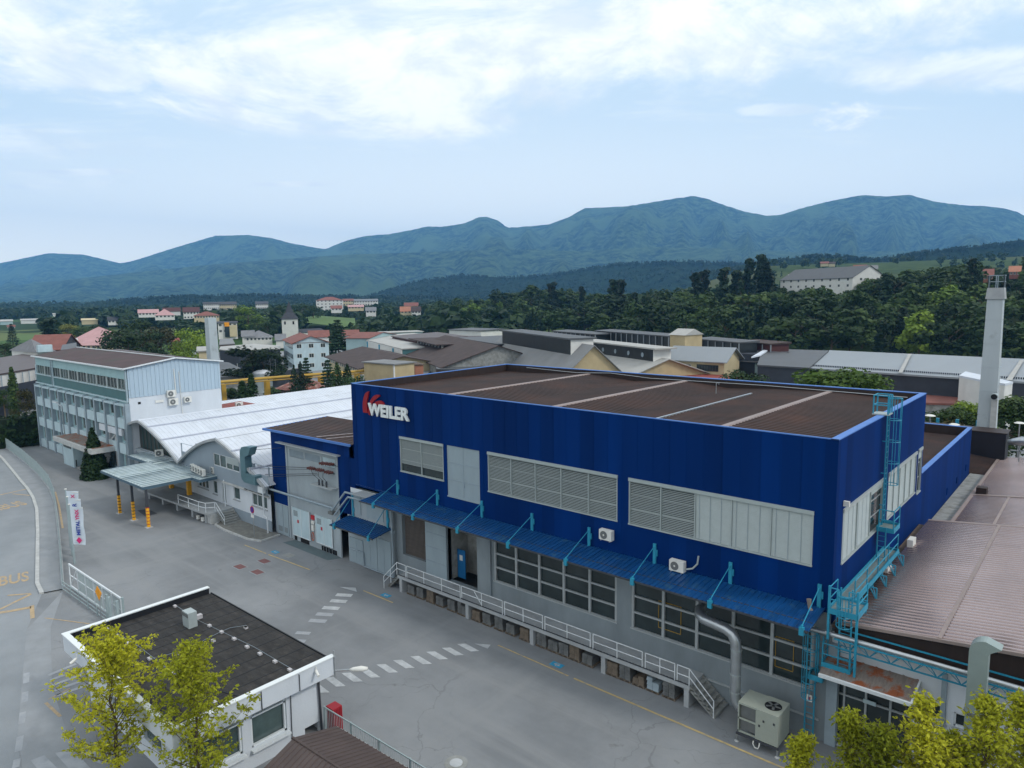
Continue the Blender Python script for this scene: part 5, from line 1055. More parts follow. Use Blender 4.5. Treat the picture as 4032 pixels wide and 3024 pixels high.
for x in (-81,-77.5,-74,-70.5,-67.6): MB().box(x-.2,x+.2,31.0,32.3,0,.95).build('pier', m_['concrete'], DK)
MB().box(-82,-66.7,33.0,33.4,0,.95).build('back_wall', m_['dark_void'], DK); MB().box(-67.6,-66.6,31.1,33.4,0,.95).build('end_wall', m_['kerb_stone'], DK)
railing(DK, [(-72.6,30.6,1.15),(-70.4,30.66,1.15),(-68.3,30.72,1.15),(-67.2,30.9,1.15),(-66.7,31.6,1.15)], .95, .03)
stairs(DK, -66.6, -65.0, 31.7, 33.4, 1.15, 6)
mb = MB(); mb.tube([(-66.7,31.7,2.1),(-65.1,31.7,.95),(-65.1,31.7,0)], .03, 6); mb.tube([(-66.7,31.7,1.6),(-65.1,31.7,.5)], .03, 6); mb.build('stair_rail', m_['white_metal'], DK)
for i in range(2): x = -79.3+i*4.4; mb = MB(); mb.box(x-.2,x+.2,32.6,33.0,1.16,3.3); mb.build('striped_post', m_['yellow_post'], DK)
for i, x in enumerate((-69.0,-68.0)):
    t = thing('floodlight', ['left','right'][i]+' of two small square floodlights on the ground below the dock end', 'floodlight', (x,31.0,.1)); MB().box(x-.18,x+.18,30.8,31.0,.12,.5).build('lamp_face', m_['plastic_white'], t)
# signs
NS = thing('road_sign', 'round blue no stopping sign with red rim on a post in the paved island', 'road sign', (-59.45,31.7,0))
MB().cyl((-59.45,31.7,0), .035, 2.9, 8).build('post', m_['galv'], NS)
mb = MB(); mb.tube([(-59.47,31.62,2.75),(-59.47,31.65,2.75)], .34, 24); d_ = mb.build('disc', m_['sign_red'], NS); mb = MB(); mb.tube([(-59.47,31.60,2.75),(-59.47,31.615,2.75)], .26, 24); mb.build('disc_face', m_['sign_blue'], d_); MB().bar((-59.67,31.59,2.95),(-59.27,31.59,2.55),.06,.01).build('slash', m_['sign_red'], d_)
MB().box(-59.72,-59.22,31.62,31.65,2.0,2.3).build('text_plate', m_['plastic_white'], NS)
# banners and poles by the gate
tops = [tuple(RD(272,1987,68.2)), tuple(RD(265,1957,70.6)), tuple(RD(258,1927,73.0))]
TX = [('METAL','YNX'),('','R'),('','X')]
for i, (x, y, z) in enumerate(tops):
    t = thing('flag_banner', ['nearest tall white banner reading METALYNX upwards with a pink diamond','second tall white banner with a blue letter R showing at its top','rearmost tall white banner with a pink letter x showing at its top'][i], 'banner', (x,y,0), 'tall banners beside the gate')
    MB().cyl((x,y,0), .10, z, 10, .06).build('pole', m_['steel_paint'], t); MB().cyl((x,y,z), .10, .06, 10).build('pole_cap', m_['plastic_white'], t)
    dx, dy = .72, .62
    mb = MB(); n_ = 8; w_ = 1.12
    pv = []
    for k_ in range(n_+1):
        for j in range(4): u = j/3; zz = z-.12-(z-.12-1.75)*k_/n_; wob = .05*math.sin(k_*1.3+u*3+i)*u; pv.append((x+.10+dx*w_*u+wob, y+dy*w_*u-wob, zz-.06*u))
    mb.mesh(pv, [(k_*4+j, k_*4+j+1, k_*4+j+5, k_*4+j+4) for k_ in range(n_) for j in range(3)]); bn = mb.build('banner_cloth', m_['banner'], t, smooth=True, fix=False)
    MB().bar((x,y,z-.22),(x+dx*w_+.1,y+dy*w_,z-.28),.05).build('banner_arm', m_['plastic_white'], t)
    nrm = Vector((dy,-dx,0)).normalized()
    def vtext(s_, mm, zz, size=.50):
        if not s_: return
        tt = text_mesh(s_, size, 'banner_text', m_[mm], bold=.018); L_ = max(v.co.x for v in tt.data.vertices)
        place_text(tt, (.10+dx*.78+nrm.x*.09, dy*.78+nrm.y*.09, zz), (0,0,1), Vector((-dx,-dy,0)).normalized()); tt.parent = t; return L_
    if i == 0:
        L_ = vtext('METAL', 'banner_blue', 2.55, .42); vtext('YNX', 'banner_pink', 2.55+L_+.05, .42)
        mb = MB(); c = Vector((x+.10+dx*.62, y+dy*.62, 2.12))+nrm*.09; e = Vector((dx,dy,0)).normalized(); u = Vector((0,0,1)); mb.poly([c-u*.3, c+e*.24, c+u*.3, c-e*.24]); dm = mb.build('diamond', m_['banner_pink'], t, fix=False)
    elif i == 1: vtext('R', 'banner_blue', z-.85, .5)
    else: vtext('X', 'banner_pink', z-.75, .42)
# street side fence
def fenceline(pts, h, name, lab, post_every=2.4, base=.22, m='mesh'):
    t = thing(name, lab, 'fence', tuple(pts[0])); mb = MB(); bb = MB(); ps = MB()
    for a, b in zip(pts, pts[1:]):
        a, b = Vector(a), Vector(b); bb.bar(a+Vector((0,0,base/2)), b+Vector((0,0,base/2)), .22, base)
        L_ = (b-a).length; n = max(2, int(L_/.14))
        for i in range(n): p = a.lerp(b, i/n); mb.bar(p+Vector((0,0,base)), p+Vector((0,0,h)), .022)
        for z in (base+.08, h*.5, h-.05): mb.bar(a+Vector((0,0,z)), b+Vector((0,0,z)), .03)
        n = max(1, round(L_/post_every))
        for i in range(n): p = a.lerp(b, i/n); MB().bar(p, p+Vector((0,0,h+.05)), .07).build("fence_post", m_["steel_paint"], t)
    mb.build("fence_mesh", m_["steel_paint"], t); bb.build("base_wall", m_["concrete"], t); return t
fenceline([Vector((p.x,p.y,0)) for p in fenceb[1:]], 1.75, 'street_fence', 'long curved grey green bar fence on a low wall along the street')
GT = thing('sliding_gate', 'long galvanised sliding gate leaf behind its low track fence by the banners', 'gate', (-55,16.7,0))
mb = MB(); mb.bar((-60.1,16.75,1.95),(-49.9,16.85,1.95),.10,.12); mb.bar((-60.1,16.75,.2),(-49.9,16.85,.2),.08,.12); mb.bar((-60.1,16.75,1.1),(-49.9,16.85,1.1),.05); 
for i in range(7): x = -60.1+i*1.7; mb.bar((x,16.76,.2),(x,16.76,1.95),.07)
mb.bar((-60.1,16.75,.2),(-58.4,16.75,1.9),.05); mb.build('gate_frame', m_['white_metal'], GT)
mb = MB()
for i in range(75): x = -58.3+i*.11; mb.bar((x,16.80,.25),(x,16.80,1.9),.018)
mb.build('gate_bars', m_['steel_paint'], GT)
mb = MB()
for z in (.15,.45,.75): mb.bar((-60.3,16.2,z),(-51.2,16.35,z),.045)
for i in range(6): x = -60.3+i*1.8; mb.bar((x,16.25,0),(x,16.25,.8),.05)
mb.build('track_fence', m_['steel_paint'], GT)
for x, y in ((-49.9,16.85),(-50.7,16.3),(-51.3,16.35),(-49.6,16.4)): MB().box(x-.07,x+.07,y-.07,y+.07,0,2.1).build('gate_post', m_['steel_paint'], GT)
YS = thing('warning_sign', 'orange yellow triangular sign on a thin post beside the sliding gate', 'sign', (-51.6,16.0,0)); MB().cyl((-51.6,16.0,0),.03,2.5,8).build('post', m_['galv'], YS); mb = MB(); mb.ext([(-51.62,15.95,2.75),(-51.2,16.05,2.3),(-51.5,15.98,1.75)], (.03,-.04,0)); mb.ext([(-51.62,15.95,2.75),(-51.9,15.9,2.3),(-51.5,15.98,1.75)], (.03,-.04,0)); mb.build('sign_face', m_['sign_orange'], YS)
# street lamps along the road at far left
for px, py, d in ((215,1585,118),(627,0,0)):
    if d: b = RD(px, py, d); t = thing('street_lamp', 'slender grey street lamp arm in front of the office block corner', 'street lamp', (b.x,b.y,0)); mb = MB(); mb.tube([(b.x+3,b.y,0),(b.x+3,b.y,b.z-.3),(b.x+1,b.y,b.z)], .08, 6); mb.build('pole', m_['galv'], t); MB().box(b.x-.6,b.x+1,b.y-.15,b.y+.15,b.z,b.z+.12).build('lamp_head', m_['white_metal'], t)
# ================================================================ gatehouse with black felt roof
GH = thing('gatehouse', 'white gatehouse with flat black felt roof and white parapet in the foreground', 'gatehouse', (-36,15,0))
gx0, gx1, gy0, gy1, gz = -42.55, -29.0, 11.25, 19.3, 4.0
mb = MB(); wall(mb, 'x', -29.55, 12.2, 18.75, 0, 3.15, [(12.6,14.55,1.0,2.95),(15.0,16.85,1.0,2.95),(17.8,18.65,.0,.6)], .22, sgn=1); wall(mb, 'y', 12.1, -41.9, -29.55, 0, 3.15, [(-38.5,-36.5,.9,2.8),(-34.5,-32.5,.9,2.8)], .2); wall(mb, 'y', 18.75, -41.9, -29.55, 0, 3.15, (), sgn=1); wall(mb, 'x', -41.9, 12.1, 18.75, 0, 3.15)
mb.build('wall', m_['white_wall'], GH, fix=False)
for a, b in ((12.6,14.55),(15.0,16.85)):
    mb = MB()
    for (p, q, r, s) in ((a,a+.1,1.0,2.95),(b-.1,b,1.0,2.95),(a,b,1.0,1.1),(a,b,2.85,2.95),(a,b,2.45,2.53)): mb.box(-29.75,-29.62,p,q,r,s)
    f = mb.build('window', m_['white_metal'], GH); MB().box(-29.80,-29.77,a,b,1,2.95).build('pane', m_['glass_pale'], f); MB().box(-29.60,-29.3,a-.08,b+.08,.88,.98).build('sill', m_['white_metal'], f)
    mb = MB()
    for i in range(5): mb.box(-29.72,-29.70,a+.1,b-.1,2.55+i*.06,2.58+i*.06)
    mb.build('blind', m_['slat_alu'], f)
for a, b in ((-38.5,-36.5),(-34.5,-32.5)): MB().box(a,b,12.25,12.28,.9,2.8).build('window', m_['glass_pale'], GH)
mb = MB(); w_ = .22
mb.box(gx0,gx1,gy0,gy0+w_,3.05,gz); mb.box(gx1-w_,gx1,gy0+w_,gy1,3.05,gz-.003); mb.box(gx0,gx0+w_,gy0+w_,gy1,3.05,gz-.002); mb.box(gx0+w_,gx1-w_,gy0+w_,gy1,3.05,3.12)
mb.build('fascia', m_['white_wall'], GH)
mb = MB(); mb.box(gx0-.05,gx1+.05,gy0-.05,gy0+w_+.03,gz,gz+.05); mb.box(gx1-w_-.03,gx1+.05,gy0+w_+.03,gy1+.05,gz-.001,gz+.045); mb.box(gx0-.05,gx0+w_+.03,gy0+w_+.03,gy1+.05,gz-.001,gz+.046); mb.build('parapet_cap', m_['sign_white'], GH)
mb = MB(); mb.box(gx0+.26,gx1-.26,gy0+.26,gy1+.08,3.5,3.64); mb.build('roof', m_['felt_roof'], GH)
mb = MB(); mb.box(gx0+.225,gx0+.26,gy0+.26,gy1,3.5,3.97); mb.box(gx0+.26,gx1-.26,gy1+.08,gy1+.14,3.45,3.70)
mb.box(gx0+.26,gx1-.26,gy0+.225,gy0+.26,3.5,3.97); mb.build('roof_upstand', m_['felt_edge'], GH)
mb = MB(); r_ = random.Random(3)
for i in range(13): x = gx0+.9+i*1.0; mb.box(x,x+.05,gy0+.3,gy1,3.641,3.652)
mb.bar((gx0+2.6,gy0+.3,3.66),(gx1-.4,gy0+3.6,3.66),.06,.02); mb.build('felt_seam', m_['felt_edge'], GH)
MM('block_white', (.45,.44,.45), .8, var=.1, vs=4)
gpx = [(1525+0,0)]
bl = [(930,385),(1020,445),(1112,510),(1208,575),(1303,643),(1405,710),(1525,185),(1825,355),(1930,410),(2140,372),(1858,485),(2040,470),(2152,540),(1558,595),(1870,1025),(1500,770)]
bl = [(x/2.212, 2300+y/2.212) for x, y in bl]+[(1000+x/2.212, 2300+y/2.212) for x, y in ((52,600),(183,668),(312,740))]+[(850+435/3.687,2400+250/3.687)]
for i, (px, py) in enumerate(bl):
    p = G(px, py+6, 3.66); t = MB().box(p.x-.12,p.x+.12,p.y-.08,p.y+.08,3.655,3.76).build('conductor_block', m_['block_white'], GH)
mb = MB()
def onroof(l, z=3.74): return [G(x, y+2, z) for x, y in l]
mb.tube(onroof([(395,2452),(550,2545),(645,2620),(760,2700)]), .010, 5); mb.tube(onroof([(660,2360),(780,2440),(1000,2545),(1180,2650)]), .010, 5); mb.tube(onroof([(600,2590),(720,2560),(870,2485),(905,2470),(970,2460)]), .010, 5); mb.build('conductor_wire', m_['pilaster'], GH)
p = G(752, 2465, 3.66); hb = MB().box(p.x-.45,p.x+.30,p.y-.25,p.y+.25,3.66,4.55).build('roof_unit', m_['slat_alu'], GH); MB().box(p.x-.45,p.x+.30,p.y-.27,p.y-.251,4.3,4.5).build('unit_grille', m_['ac_grille'], hb); MB().box(p.x-.7,p.x-.46,p.y+.5,p.y+.9,3.66,3.9).build('roof_unit_base', m_['block_white'], GH)
mb = MB(); mb.tube([(-29.5,18.5,3.05),(-29.45,18.65,2.8),(-29.45,18.7,.05)], .06, 8); mb.tube([(-29.5,17.35,4),(-28.96,17.3,3.9),(-28.96,17.3,3.1),(-29.5,17.1,3.05),(-29.5,17.05,.2)], .025, 6); mb.tube([(-28.96,15.3,3.95),(-28.96,15.3,3.05)], .025, 6); mb.build('downpipe', m_['steel_dark'], GH)
def camera(x, y, z, lab, d=(.35,-.1,-.12)):
    t = thing('security_camera', lab, 'camera', (x,y,z), 'security cameras on the gatehouse'); MB().tube([(x,y,z),(x+d[0],y+d[1],z+d[2])], .07, 10).build('camera_body', m_['plastic_white'], t); MB().bar((x,y,z+.2),(x,y,z),.04).build('mount', m_['plastic_white'], t)
camera(-28.9,18.2,3.75,'white camera under the parapet just left of the gatehouse lamp corner'); camera(-40.0,11.1,3.55,'white camera on the street side of the gatehouse parapet', (.1,-.35,-.12))
t = thing('corner_lamp', 'white street lamp head on an arm at the right corner of the gatehouse roof', 'lamp', (-28.9,19.35,3.3)); mb = MB(); mb.tube([(-28.95,19.3,2.9),(-28.95,19.3,4.35)], .03, 6); mb.tube([(-28.95,19.3,3.25),(-28.3,19.75,3.35)], .04, 6); mb.build('arm', m_['galv'], t); mb = MB(); mb.tube([(-28.3,19.75,3.35),(-28.15,19.85,3.37),(-27.8,20.1,3.42),(-27.55,20.3,3.44)], .1, 10, True, [.05,.11,.15,.08]); mb.build('lamp_head', m_['plastic_white'], t, smooth=True)
# yard side railing, red barrier, brown pavilion roof
fn = thing('railing_fence', 'low grey bar fence running right from the gatehouse corner', 'fence', (-29.2,18.8,0)); a, b = Vector((-29.2,18.75,0)), Vector((-20.6,18.9,0)); mb = MB()
mb.bar(a+Vector((0,0,1.45)), b+Vector((0,0,1.45)), .05); mb.bar(a+Vector((0,0,.25)), b+Vector((0,0,.25)), .04)
for i in range(62): p = a.lerp(b, i/62); mb.bar(p+Vector((0,0,.25)), p+Vector((0,0,1.45)), .016)
mb.build('fence_bars', m_['steel_paint'], fn)
for i in range(5): p = a.lerp(b, i/4); MB().box(p.x-.04,p.x+.04,p.y-.04,p.y+.04,0,1.5).build('fence_post', m_['steel_paint'], fn)
rb = thing('red_barrier', 'small red slatted metal cabinet beside the gatehouse downpipe', 'barrier', (-29,19.1,0)); MB().box(-29.35,-28.75,18.95,19.5,1.30,1.36).build('cover', m_['red_barrier'], rb)
mb = MB()
for i in range(6): mb.box(-28.77,-28.72,18.97+i*.09,19.03+i*.09,.1,1.3)
for i in range(6): mb.box(-29.3+i*.09,-29.25+i*.09,18.95,18.98,.1,1.3)
mb.build('slats', m_['red_barrier'], rb); MB().box(-29.3,-28.8,19.0,19.45,.05,1.29).build('core', m_['dark_brown'], rb)
PV = thing('pavilion', 'small shelter with brown ribbed hipped metal roof at the bottom edge', 'shelter', (-24,15,0))
A_, B_, C_, D_ = Vector((-26.9,15.5,2.55)), Vector((-25.95,17.35,2.2)), Vector((-20.6,17.35,2.2)), Vector((-20.6,15.2,2.75))
ap = G(1152, 2905, 2.7); e1 = G(1325, 2858, 2.2); e2 = G(1600, 3020, 2.2); l1 = G(1020, 3030, 2.2)
dx = (e2-e1).normalized(); rr_ = ap+dx*7
mb = MB(); corr(mb, tuple(ap), tuple(e1), tuple(e1+dx*8), tuple(ap+dx*8), .28, .035, (0,0,1), 'rib'); l2 = l1+(ap-l1).normalized()*0; pl = ap-(e1-ap)*.9+Vector((0,0,-.9)); corr(mb, tuple(ap+dx*.05), tuple(Vector((2*ap.x-e1.x+.6, 2*ap.y-e1.y, 2.2))), tuple(Vector((2*ap.x-e1.x+.6, 2*ap.y-e1.y, 2.2))+dx*8), tuple(ap+dx*8), .28, .035, (0,0,1), 'rib')
mb.poly([ap, e1, (ap.x-1.0, ap.y-.1, 2.2), (2*ap.x-e1.x+.6, 2*ap.y-e1.y, 2.2)]) if False else None
mb.build('roof', m_['roof_brown2'], PV, fix=False)
mb = MB(); mb.tube([ap, ap+dx*8], .07, 8); mb.build('ridge_cap', m_['roof_brown2'], PV); mb = MB(); mb.bar(e1-Vector((0,0,.06)), e1+dx*8-Vector((0,0,.06)), .05, .08); mb.build('eave_trim', m_['plastic_white'], PV)
mb = MB(); mb.hexa([(ap.x+.3,ap.y-1.2,0),(ap.x+7,ap.y-1.2,0),(ap.x+7,e1.y-.5,0),(ap.x+.9,e1.y-.5,0)],[(ap.x+.3,ap.y-1.2,2.1),(ap.x+7,ap.y-1.2,2.1),(ap.x+7,e1.y-.5,2.1),(ap.x+.9,e1.y-.5,2.1)]); mb.build('wall', m_['brown_tile'], PV)
# ================================================================ background buildings
from mathutils import noise
def Z1(x, y): return (x/2.212, 1000+y/2.212)
def Z2(x, y): return (1000+x/2.212, 1000+y/2.212)
def Z3(x, y): return (2000+x/2.212, 1000+y/2.212)
def Z4(x, y): return (3000+x/2.1434, 1000+y/2.1434)
def B4(x, y): return (700+x/3.687, 1150+y/3.687)
def B5(x, y): return (3500+x/4.147, 1250+y/4.147)
def B6(x, y): return (x/3.687, 1180+y/3.687)
KEEP = []
def v2(p): return Vector((p[0], p[1], 0))
def bld(name, label, cat, p0, p1, hw, ze, zr, wall_m, roof_m, base=-2, kind='gable', over=.5, rows=0, cols=0, ecols=0, grp=None, wz=(.9, 1.3), fl=3.0, wm='glass', ends=True, sides=(-1, 1)):
    """building by its ridge line p0-p1 and half width; rows x cols windows on the long side facing the camera, ecols on the end"""
    p0, p1 = v2(p0), v2(p1); d = (p1-p0).normalized(); n = Vector((-d.y, d.x, 0)); c = (p0+p1)/2
    if n.dot(c) > 0: n = -n                                   # n points towards the camera
    t = thing(name, label, cat, (c.x, c.y, base), grp); U = lambda p, z: Vector((p.x, p.y, z))
    a, b, e, f = p0+n*hw, p1+n*hw, p1-n*hw, p0-n*hw
    mb = MB(); mb.hexa([U(q, base) for q in (a,b,e,f)], [U(q, ze) for q in (a,b,e,f)])
    if kind == 'gable':
        for q, r, s in ((a,f,p0),(b,e,p1)): mb.poly([U(q,ze),U(r,ze),U(s,zr)])
    mb.build('wall', m_[wall_m], t, fix=False)
    mb = MB(); k_ = (zr-ze)/hw*over; th = .18
    if kind == 'gable':
        for s in (1, -1):
            q0, q1, r0, r1 = p0-d*over+n*s*(hw+over), p1+d*over+n*s*(hw+over), p0-d*over, p1+d*over
            mb.hexa([U(q0,ze-k_),U(q1,ze-k_),U(r1,zr),U(r0,zr)],[U(q0,ze-k_+th),U(q1,ze-k_+th),U(r1,zr+th),U(r0,zr+th)])
    elif kind == 'hip':
        h0, h1 = p0+d*hw*.9, p1-d*hw*.9; cs = [p0-d*over+n*(hw+over), p1+d*over+n*(hw+over), p1+d*over-n*(hw+over), p0-d*over-n*(hw+over)]
        if (h1-h0).dot(d) < .1: h0 = h1 = (p0+p1)/2; h1 = h0+d*.05
        A_, B_, C_, D_ = [U(q, ze-k_*.3) for q in cs]; mb.mesh([A_,B_,C_,D_,U(h0,zr),U(h1,zr)], [(0,1,5,4),(1,2,5),(2,3,4,5),(3,0,4),(3,2,1,0)])
    else:
        cs = [p0-d*over+n*(hw+over), p1+d*over+n*(hw+over), p1+d*over-n*(hw+over), p0-d*over-n*(hw+over)]
        mb.hexa([U(q, ze+.002) for q in cs], [U(cs[0],ze+.25),U(cs[1],ze+.25),U(cs[2],zr+.25),U(cs[3],zr+.25)])
    mb.build('roof', m_[roof_m], t, fix=False)
    fr = m_['off_white']
    def win(o, dr, nn, z, w, h):
        q = o+nn*.04; mb = MB(); mb.hexa([U(q-dr*w/2-nn*.05,z),U(q+dr*w/2-nn*.05,z),U(q+dr*w/2,z),U(q-dr*w/2,z)],[U(q-dr*w/2-nn*.05,z+h),U(q+dr*w/2-nn*.05,z+h),U(q+dr*w/2,z+h),U(q-dr*w/2,z+h)]); f_ = mb.build('window', fr, t)
        q = q+nn*.003; w2 = w/2-.07; mb = MB()
        for s in (-1, 1): mb.poly([U(q+dr*(s*w2/2-w2*.45),z+.08),U(q+dr*(s*w2/2+w2*.45),z+.08),U(q+dr*(s*w2/2+w2*.45),z+h-.08),U(q+dr*(s*w2/2-w2*.45),z+h-.08)])
        mb.build('pane', m_[wm], f_, fix=False)
    L_ = (p1-p0).length
    for r in range(rows):
        z = ze-fl*(r+1)+wz[0]+.6
        for j in range(cols): win(p0+d*L_*(j+.5)/cols+n*hw, d, n, z, min(1.5, L_/cols*.6), wz[1])
        if ecols:
            en, es = (p1, d) if d.dot(c) < 0 else (p0, -d)
            for j in range(ecols): win(en-n*hw+n*2*hw*(j+.5)/ecols, n, es, z, min(1.5, 2*hw/ecols*.6), wz[1])
    return t
def ridge_from(a, b, hw):
    """front eave a-b -> ridge line hw further away"""
    a, b = v2(a), v2(b); d = (b-a).normalized(); n = Vector((-d.y, d.x, 0))
    if n.dot(a+b) < 0: n = -n
    return a+n*hw, b+n*hw
def eb(name, label, cat, pa, pb, W, ze, zr, wall_m, roof_m, **k):
    a, b = G(*pa, ze), G(*pb, ze); p0, p1 = ridge_from(a, b, W/2); return bld(name, label, cat, p0, p1, W/2, ze, zr, wall_m, roof_m, **k)
def slab(name, label, cat, pts, z, wall_m, roof_m, base=-1, th=.3):
    q = [G(*p, z) for p in pts]; c = sum(q, Vector())/len(q); t = thing(name, label, cat, (c.x, c.y, 0)); mb = MB(); mb.ext([(p.x,p.y,z-th) for p in q], (0,0,th)); mb.build('roof', m_[roof_m], t)
    q2 = [c+(p-c)*.985 for p in q]; mb = MB(); mb.ext([(p.x,p.y,base) for p in q2], (0,0,z-th-.01-base)); mb.build('wall', m_[wall_m], t); return t
t = eb('office_building', 'pale mint three storey office with red brown roof right of the church tower', 'office block', B4(1670,748), B4(2190,728), 26, 8.6, 8.6, 'mint_pale', 'red_tile', kind='gable', rows=3, cols=3, ecols=0, over=.0)
bpy.data.objects.remove(t.children[1]) if False else None
c0, c1, cb = G(*B4(1670,748), 8.6), G(*B4(2190,728), 8.6), G(*B4(1490,682), 8.6)
dd = (v2(c1)-v2(c0)).normalized(); nn = Vector((-dd.y, dd.x, 0)); 
if nn.dot(c0) < 0: nn = -nn
m0 = (v2(c0)+v2(c1))/2; hw_ = (v2(c1)-v2(c0)).length/2; L2 = 24
mb = MB()
for s in (-1, 1):
    e0, e1 = m0+dd*s*(hw_+.6)-nn*.6, m0+dd*s*(hw_+.6)+nn*L2; mb.hexa([(e0.x,e0.y,8.4),(e1.x,e1.y,8.4),(m0.x+nn.x*L2,m0.y+nn.y*L2,10.6),(m0.x-nn.x*.6,m0.y-nn.y*.6,10.6)],[(e0.x,e0.y,8.6),(e1.x,e1.y,8.6),(m0.x+nn.x*L2,m0.y+nn.y*L2,10.8),(m0.x-nn.x*.6,m0.y-nn.y*.6,10.8)])
mb.build('pitched_roof', m_['red_tile'], t); MB().poly([(c0.x,c0.y,8.5),(c1.x,c1.y,8.5),(m0.x,m0.y,10.6)]).build('gable_wall', m_['mint_pale'], t, fix=False)
for r in range(3):
    for j in range(6):
        q = v2(c0)+nn*(2+j*3.4)-dd*.05; z = 8.6-3*(r+1)+1.2
        w_ = MB(); w_.hexa([(q.x-nn.x*.9,q.y-nn.y*.9,z),(q.x+nn.x*.9,q.y+nn.y*.9,z),(q.x+nn.x*.9+dd.x*.1,q.y+nn.y*.9+dd.y*.1,z),(q.x-nn.x*.9+dd.x*.1,q.y-nn.y*.9+dd.y*.1,z)],[(q.x-nn.x*.9,q.y-nn.y*.9,z+1.4),(q.x+nn.x*.9,q.y+nn.y*.9,z+1.4),(q.x+nn.x*.9+dd.x*.1,q.y+nn.y*.9+dd.y*.1,z+1.4),(q.x-nn.x*.9+dd.x*.1,q.y-nn.y*.9+dd.y*.1,z+1.4)]); w_.build('side_window', m_['glass'], t)
eb('utility_building', 'small flat roofed tan and white building with a row of square windows behind the factory', 'building', Z2(1220,967), Z2(1395,948), 10, 8, 8, 'tan', 'grey_roof', kind='flat', over=.4)
a, b = G(*Z2(1093,936), 8), G(*Z2(1217,968), 8); t = thing('utility_building', 'white side block with dark window row left of the tan flat roofed building', 'building', (a.x,a.y,0)); n_ = (v2(b)-v2(a)); mb = MB(); mb.hexa([(a.x,a.y,0),(b.x,b.y,0),(b.x-1,b.y+3,0),(a.x-1,a.y+3,0)],[(a.x,a.y,7.98),(b.x,b.y,7.98),(b.x-1,b.y+3,7.98),(a.x-1,a.y+3,7.98)]); mb.build('wall', m_['off_white'], t)
for j in range(6): q = a+n_*((j+.7)/6.6); n1_ = n_.normalized(); q.z = 0; mb = MB(); mb.bar((q.x-.55*n1_.x,q.y-.55*n1_.y,6.3),(q.x+.55*n1_.x,q.y+.55*n1_.y,6.3),.15,.9); mb.build('window', m_['glass'], t)
eb('workshop', 'low workshop with wide dark brown hipped roof and cream walls below the spruce', 'workshop', Z2(652,892), Z2(938,992), 20, 5.6, 7.8, 'cream', 'brown_tile', kind='gable', over=1.2, rows=1, cols=16, wz=(.3,1.2), fl=2.4)
t = eb('factory_hall', 'long hall with white roof edge and dark teal louvred wall', 'hall', Z2(885,727), Z2(1292,832), 22, 7.5, 8.2, 'petrol', 'pale_roof', kind='flat', over=.3)
a, b = v2(G(*Z2(885,727), 7.5)), v2(G(*Z2(1292,832), 7.5)); d_ = (b-a).normalized(); L_ = (b-a).length; o_ = Vector((-d_.y,d_.x,0)); o_ = o_ if o_.dot(a) < 0 else -o_
mb = MB(); mb.bar(a+o_*.15+Vector((0,0,6.4)), b+o_*.15+Vector((0,0,6.4)), .25, 2.2); mb.build('white_band', m_['off_white'], t); mb = MB()
for i in range(60): p = a+d_*(L_*i/60)+o_*.12; mb.bar(p, p+Vector((0,0,5.2)), .3)
mb.build('louvre', m_['pilaster'], t); mb = MB()
for i in (20, 36, 52): p = a+d_*(L_*i/60)+o_*.3; mb.bar(p, p+Vector((0,0,7.3)), .5)
mb.build('turquoise_column', m_['teal_metal'], t)
eb('factory_hall', 'pale blue gabled hall end with brown roof behind the white roofed teal hall', 'hall', Z2(800,735), Z2(1000,735), 24, 8.2, 9.6, 'teal_wall', 'red_tile')
eb('factory_hall', 'dark brown hall with rounded roof and grey wall piers left of the big grey gable', 'hall', Z2(1300,850), Z2(1650,985), 26, 6.2, 10.5, 'old_concrete', 'brown_tile', over=.8)
eb('factory_hall', 'dark brown barrel roofed hall with black glazed arch beside the grey gable', 'hall', Z2(1760,905), Z2(2080,915), 22, 5.5, 9.0, 'dark_clad', 'brown_tile', over=.8)
t = eb('factory_hall', 'tall brown flat roofed block with open pillared gallery above the brown halls', 'hall', Z2(1430,742), Z2(1640,790), 18, 9.3, 9.3, 'old_concrete', 'brown_tile', kind='flat', over=2.5)
a, b = v2(G(*Z2(1430,742), 9.3)), v2(G(*Z2(1640,790), 9.3))
for i in range(9): p = a.lerp(b, i/8); p = p*.993; MB().bar(p+Vector((0,0,5.6)), p+Vector((0,0,9.2)), .45).build('gallery_pillar', m_['kerb_stone'], t)
q0, q1 = a*.997, b*.997; MB().poly([(q0.x,q0.y,6),(q1.x,q1.y,6),(q1.x,q1.y,9.1),(q0.x,q0.y,9.1)]).build('gallery_opening', m_['dark_void'], t, fix=False)
eb('factory_hall', 'long low dark brown hall strip behind the pillared block', 'hall', Z2(1205,720), Z2(1420,760), 16, 8.6, 9.4, 'maroon', 'roof_brown2', kind='flat')
eb('factory_hall', 'dark grey box hall with pale capping behind the brown halls', 'hall', Z2(1785,735), Z2(2130,792), 16, 9.6, 9.8, 'dark_clad', 'grey_sheet_dark', kind='flat')
eb('factory_hall', 'small flat roofed pale hall below the woodland edge', 'hall', Z2(1700,662), Z2(1975,672), 12, 8.4, 8.6, 'off_white', 'grey_sheet_dark', kind='flat')
eb('factory_hall', 'pale blue edged flat hall at the end of the railway side', 'hall', Z2(1130,690), Z2(1470,678), 9, 6.5, 6.6, 'teal_wall', 'pale_roof', kind='flat')
slab('flat_building', 'grey brown flat roof with twin vents just behind the blue factory corner', 'building', [Z2(1590,1000),Z2(1560,925),Z2(2000,915),Z2(2212,962),Z2(2212,1010)], 6.0, 'rust_dark', 'grey_sheet_dark')
slab('flat_building', 'low mixed grey flat roofs left of the orange cabin', 'building', [Z2(900,1075),Z2(930,1040),Z2(1110,1045),Z2(1220,1060),Z2(1560,1010),Z2(1480,1060),Z2(1000,1110)], 4.0, 'old_concrete', 'grey_roof')
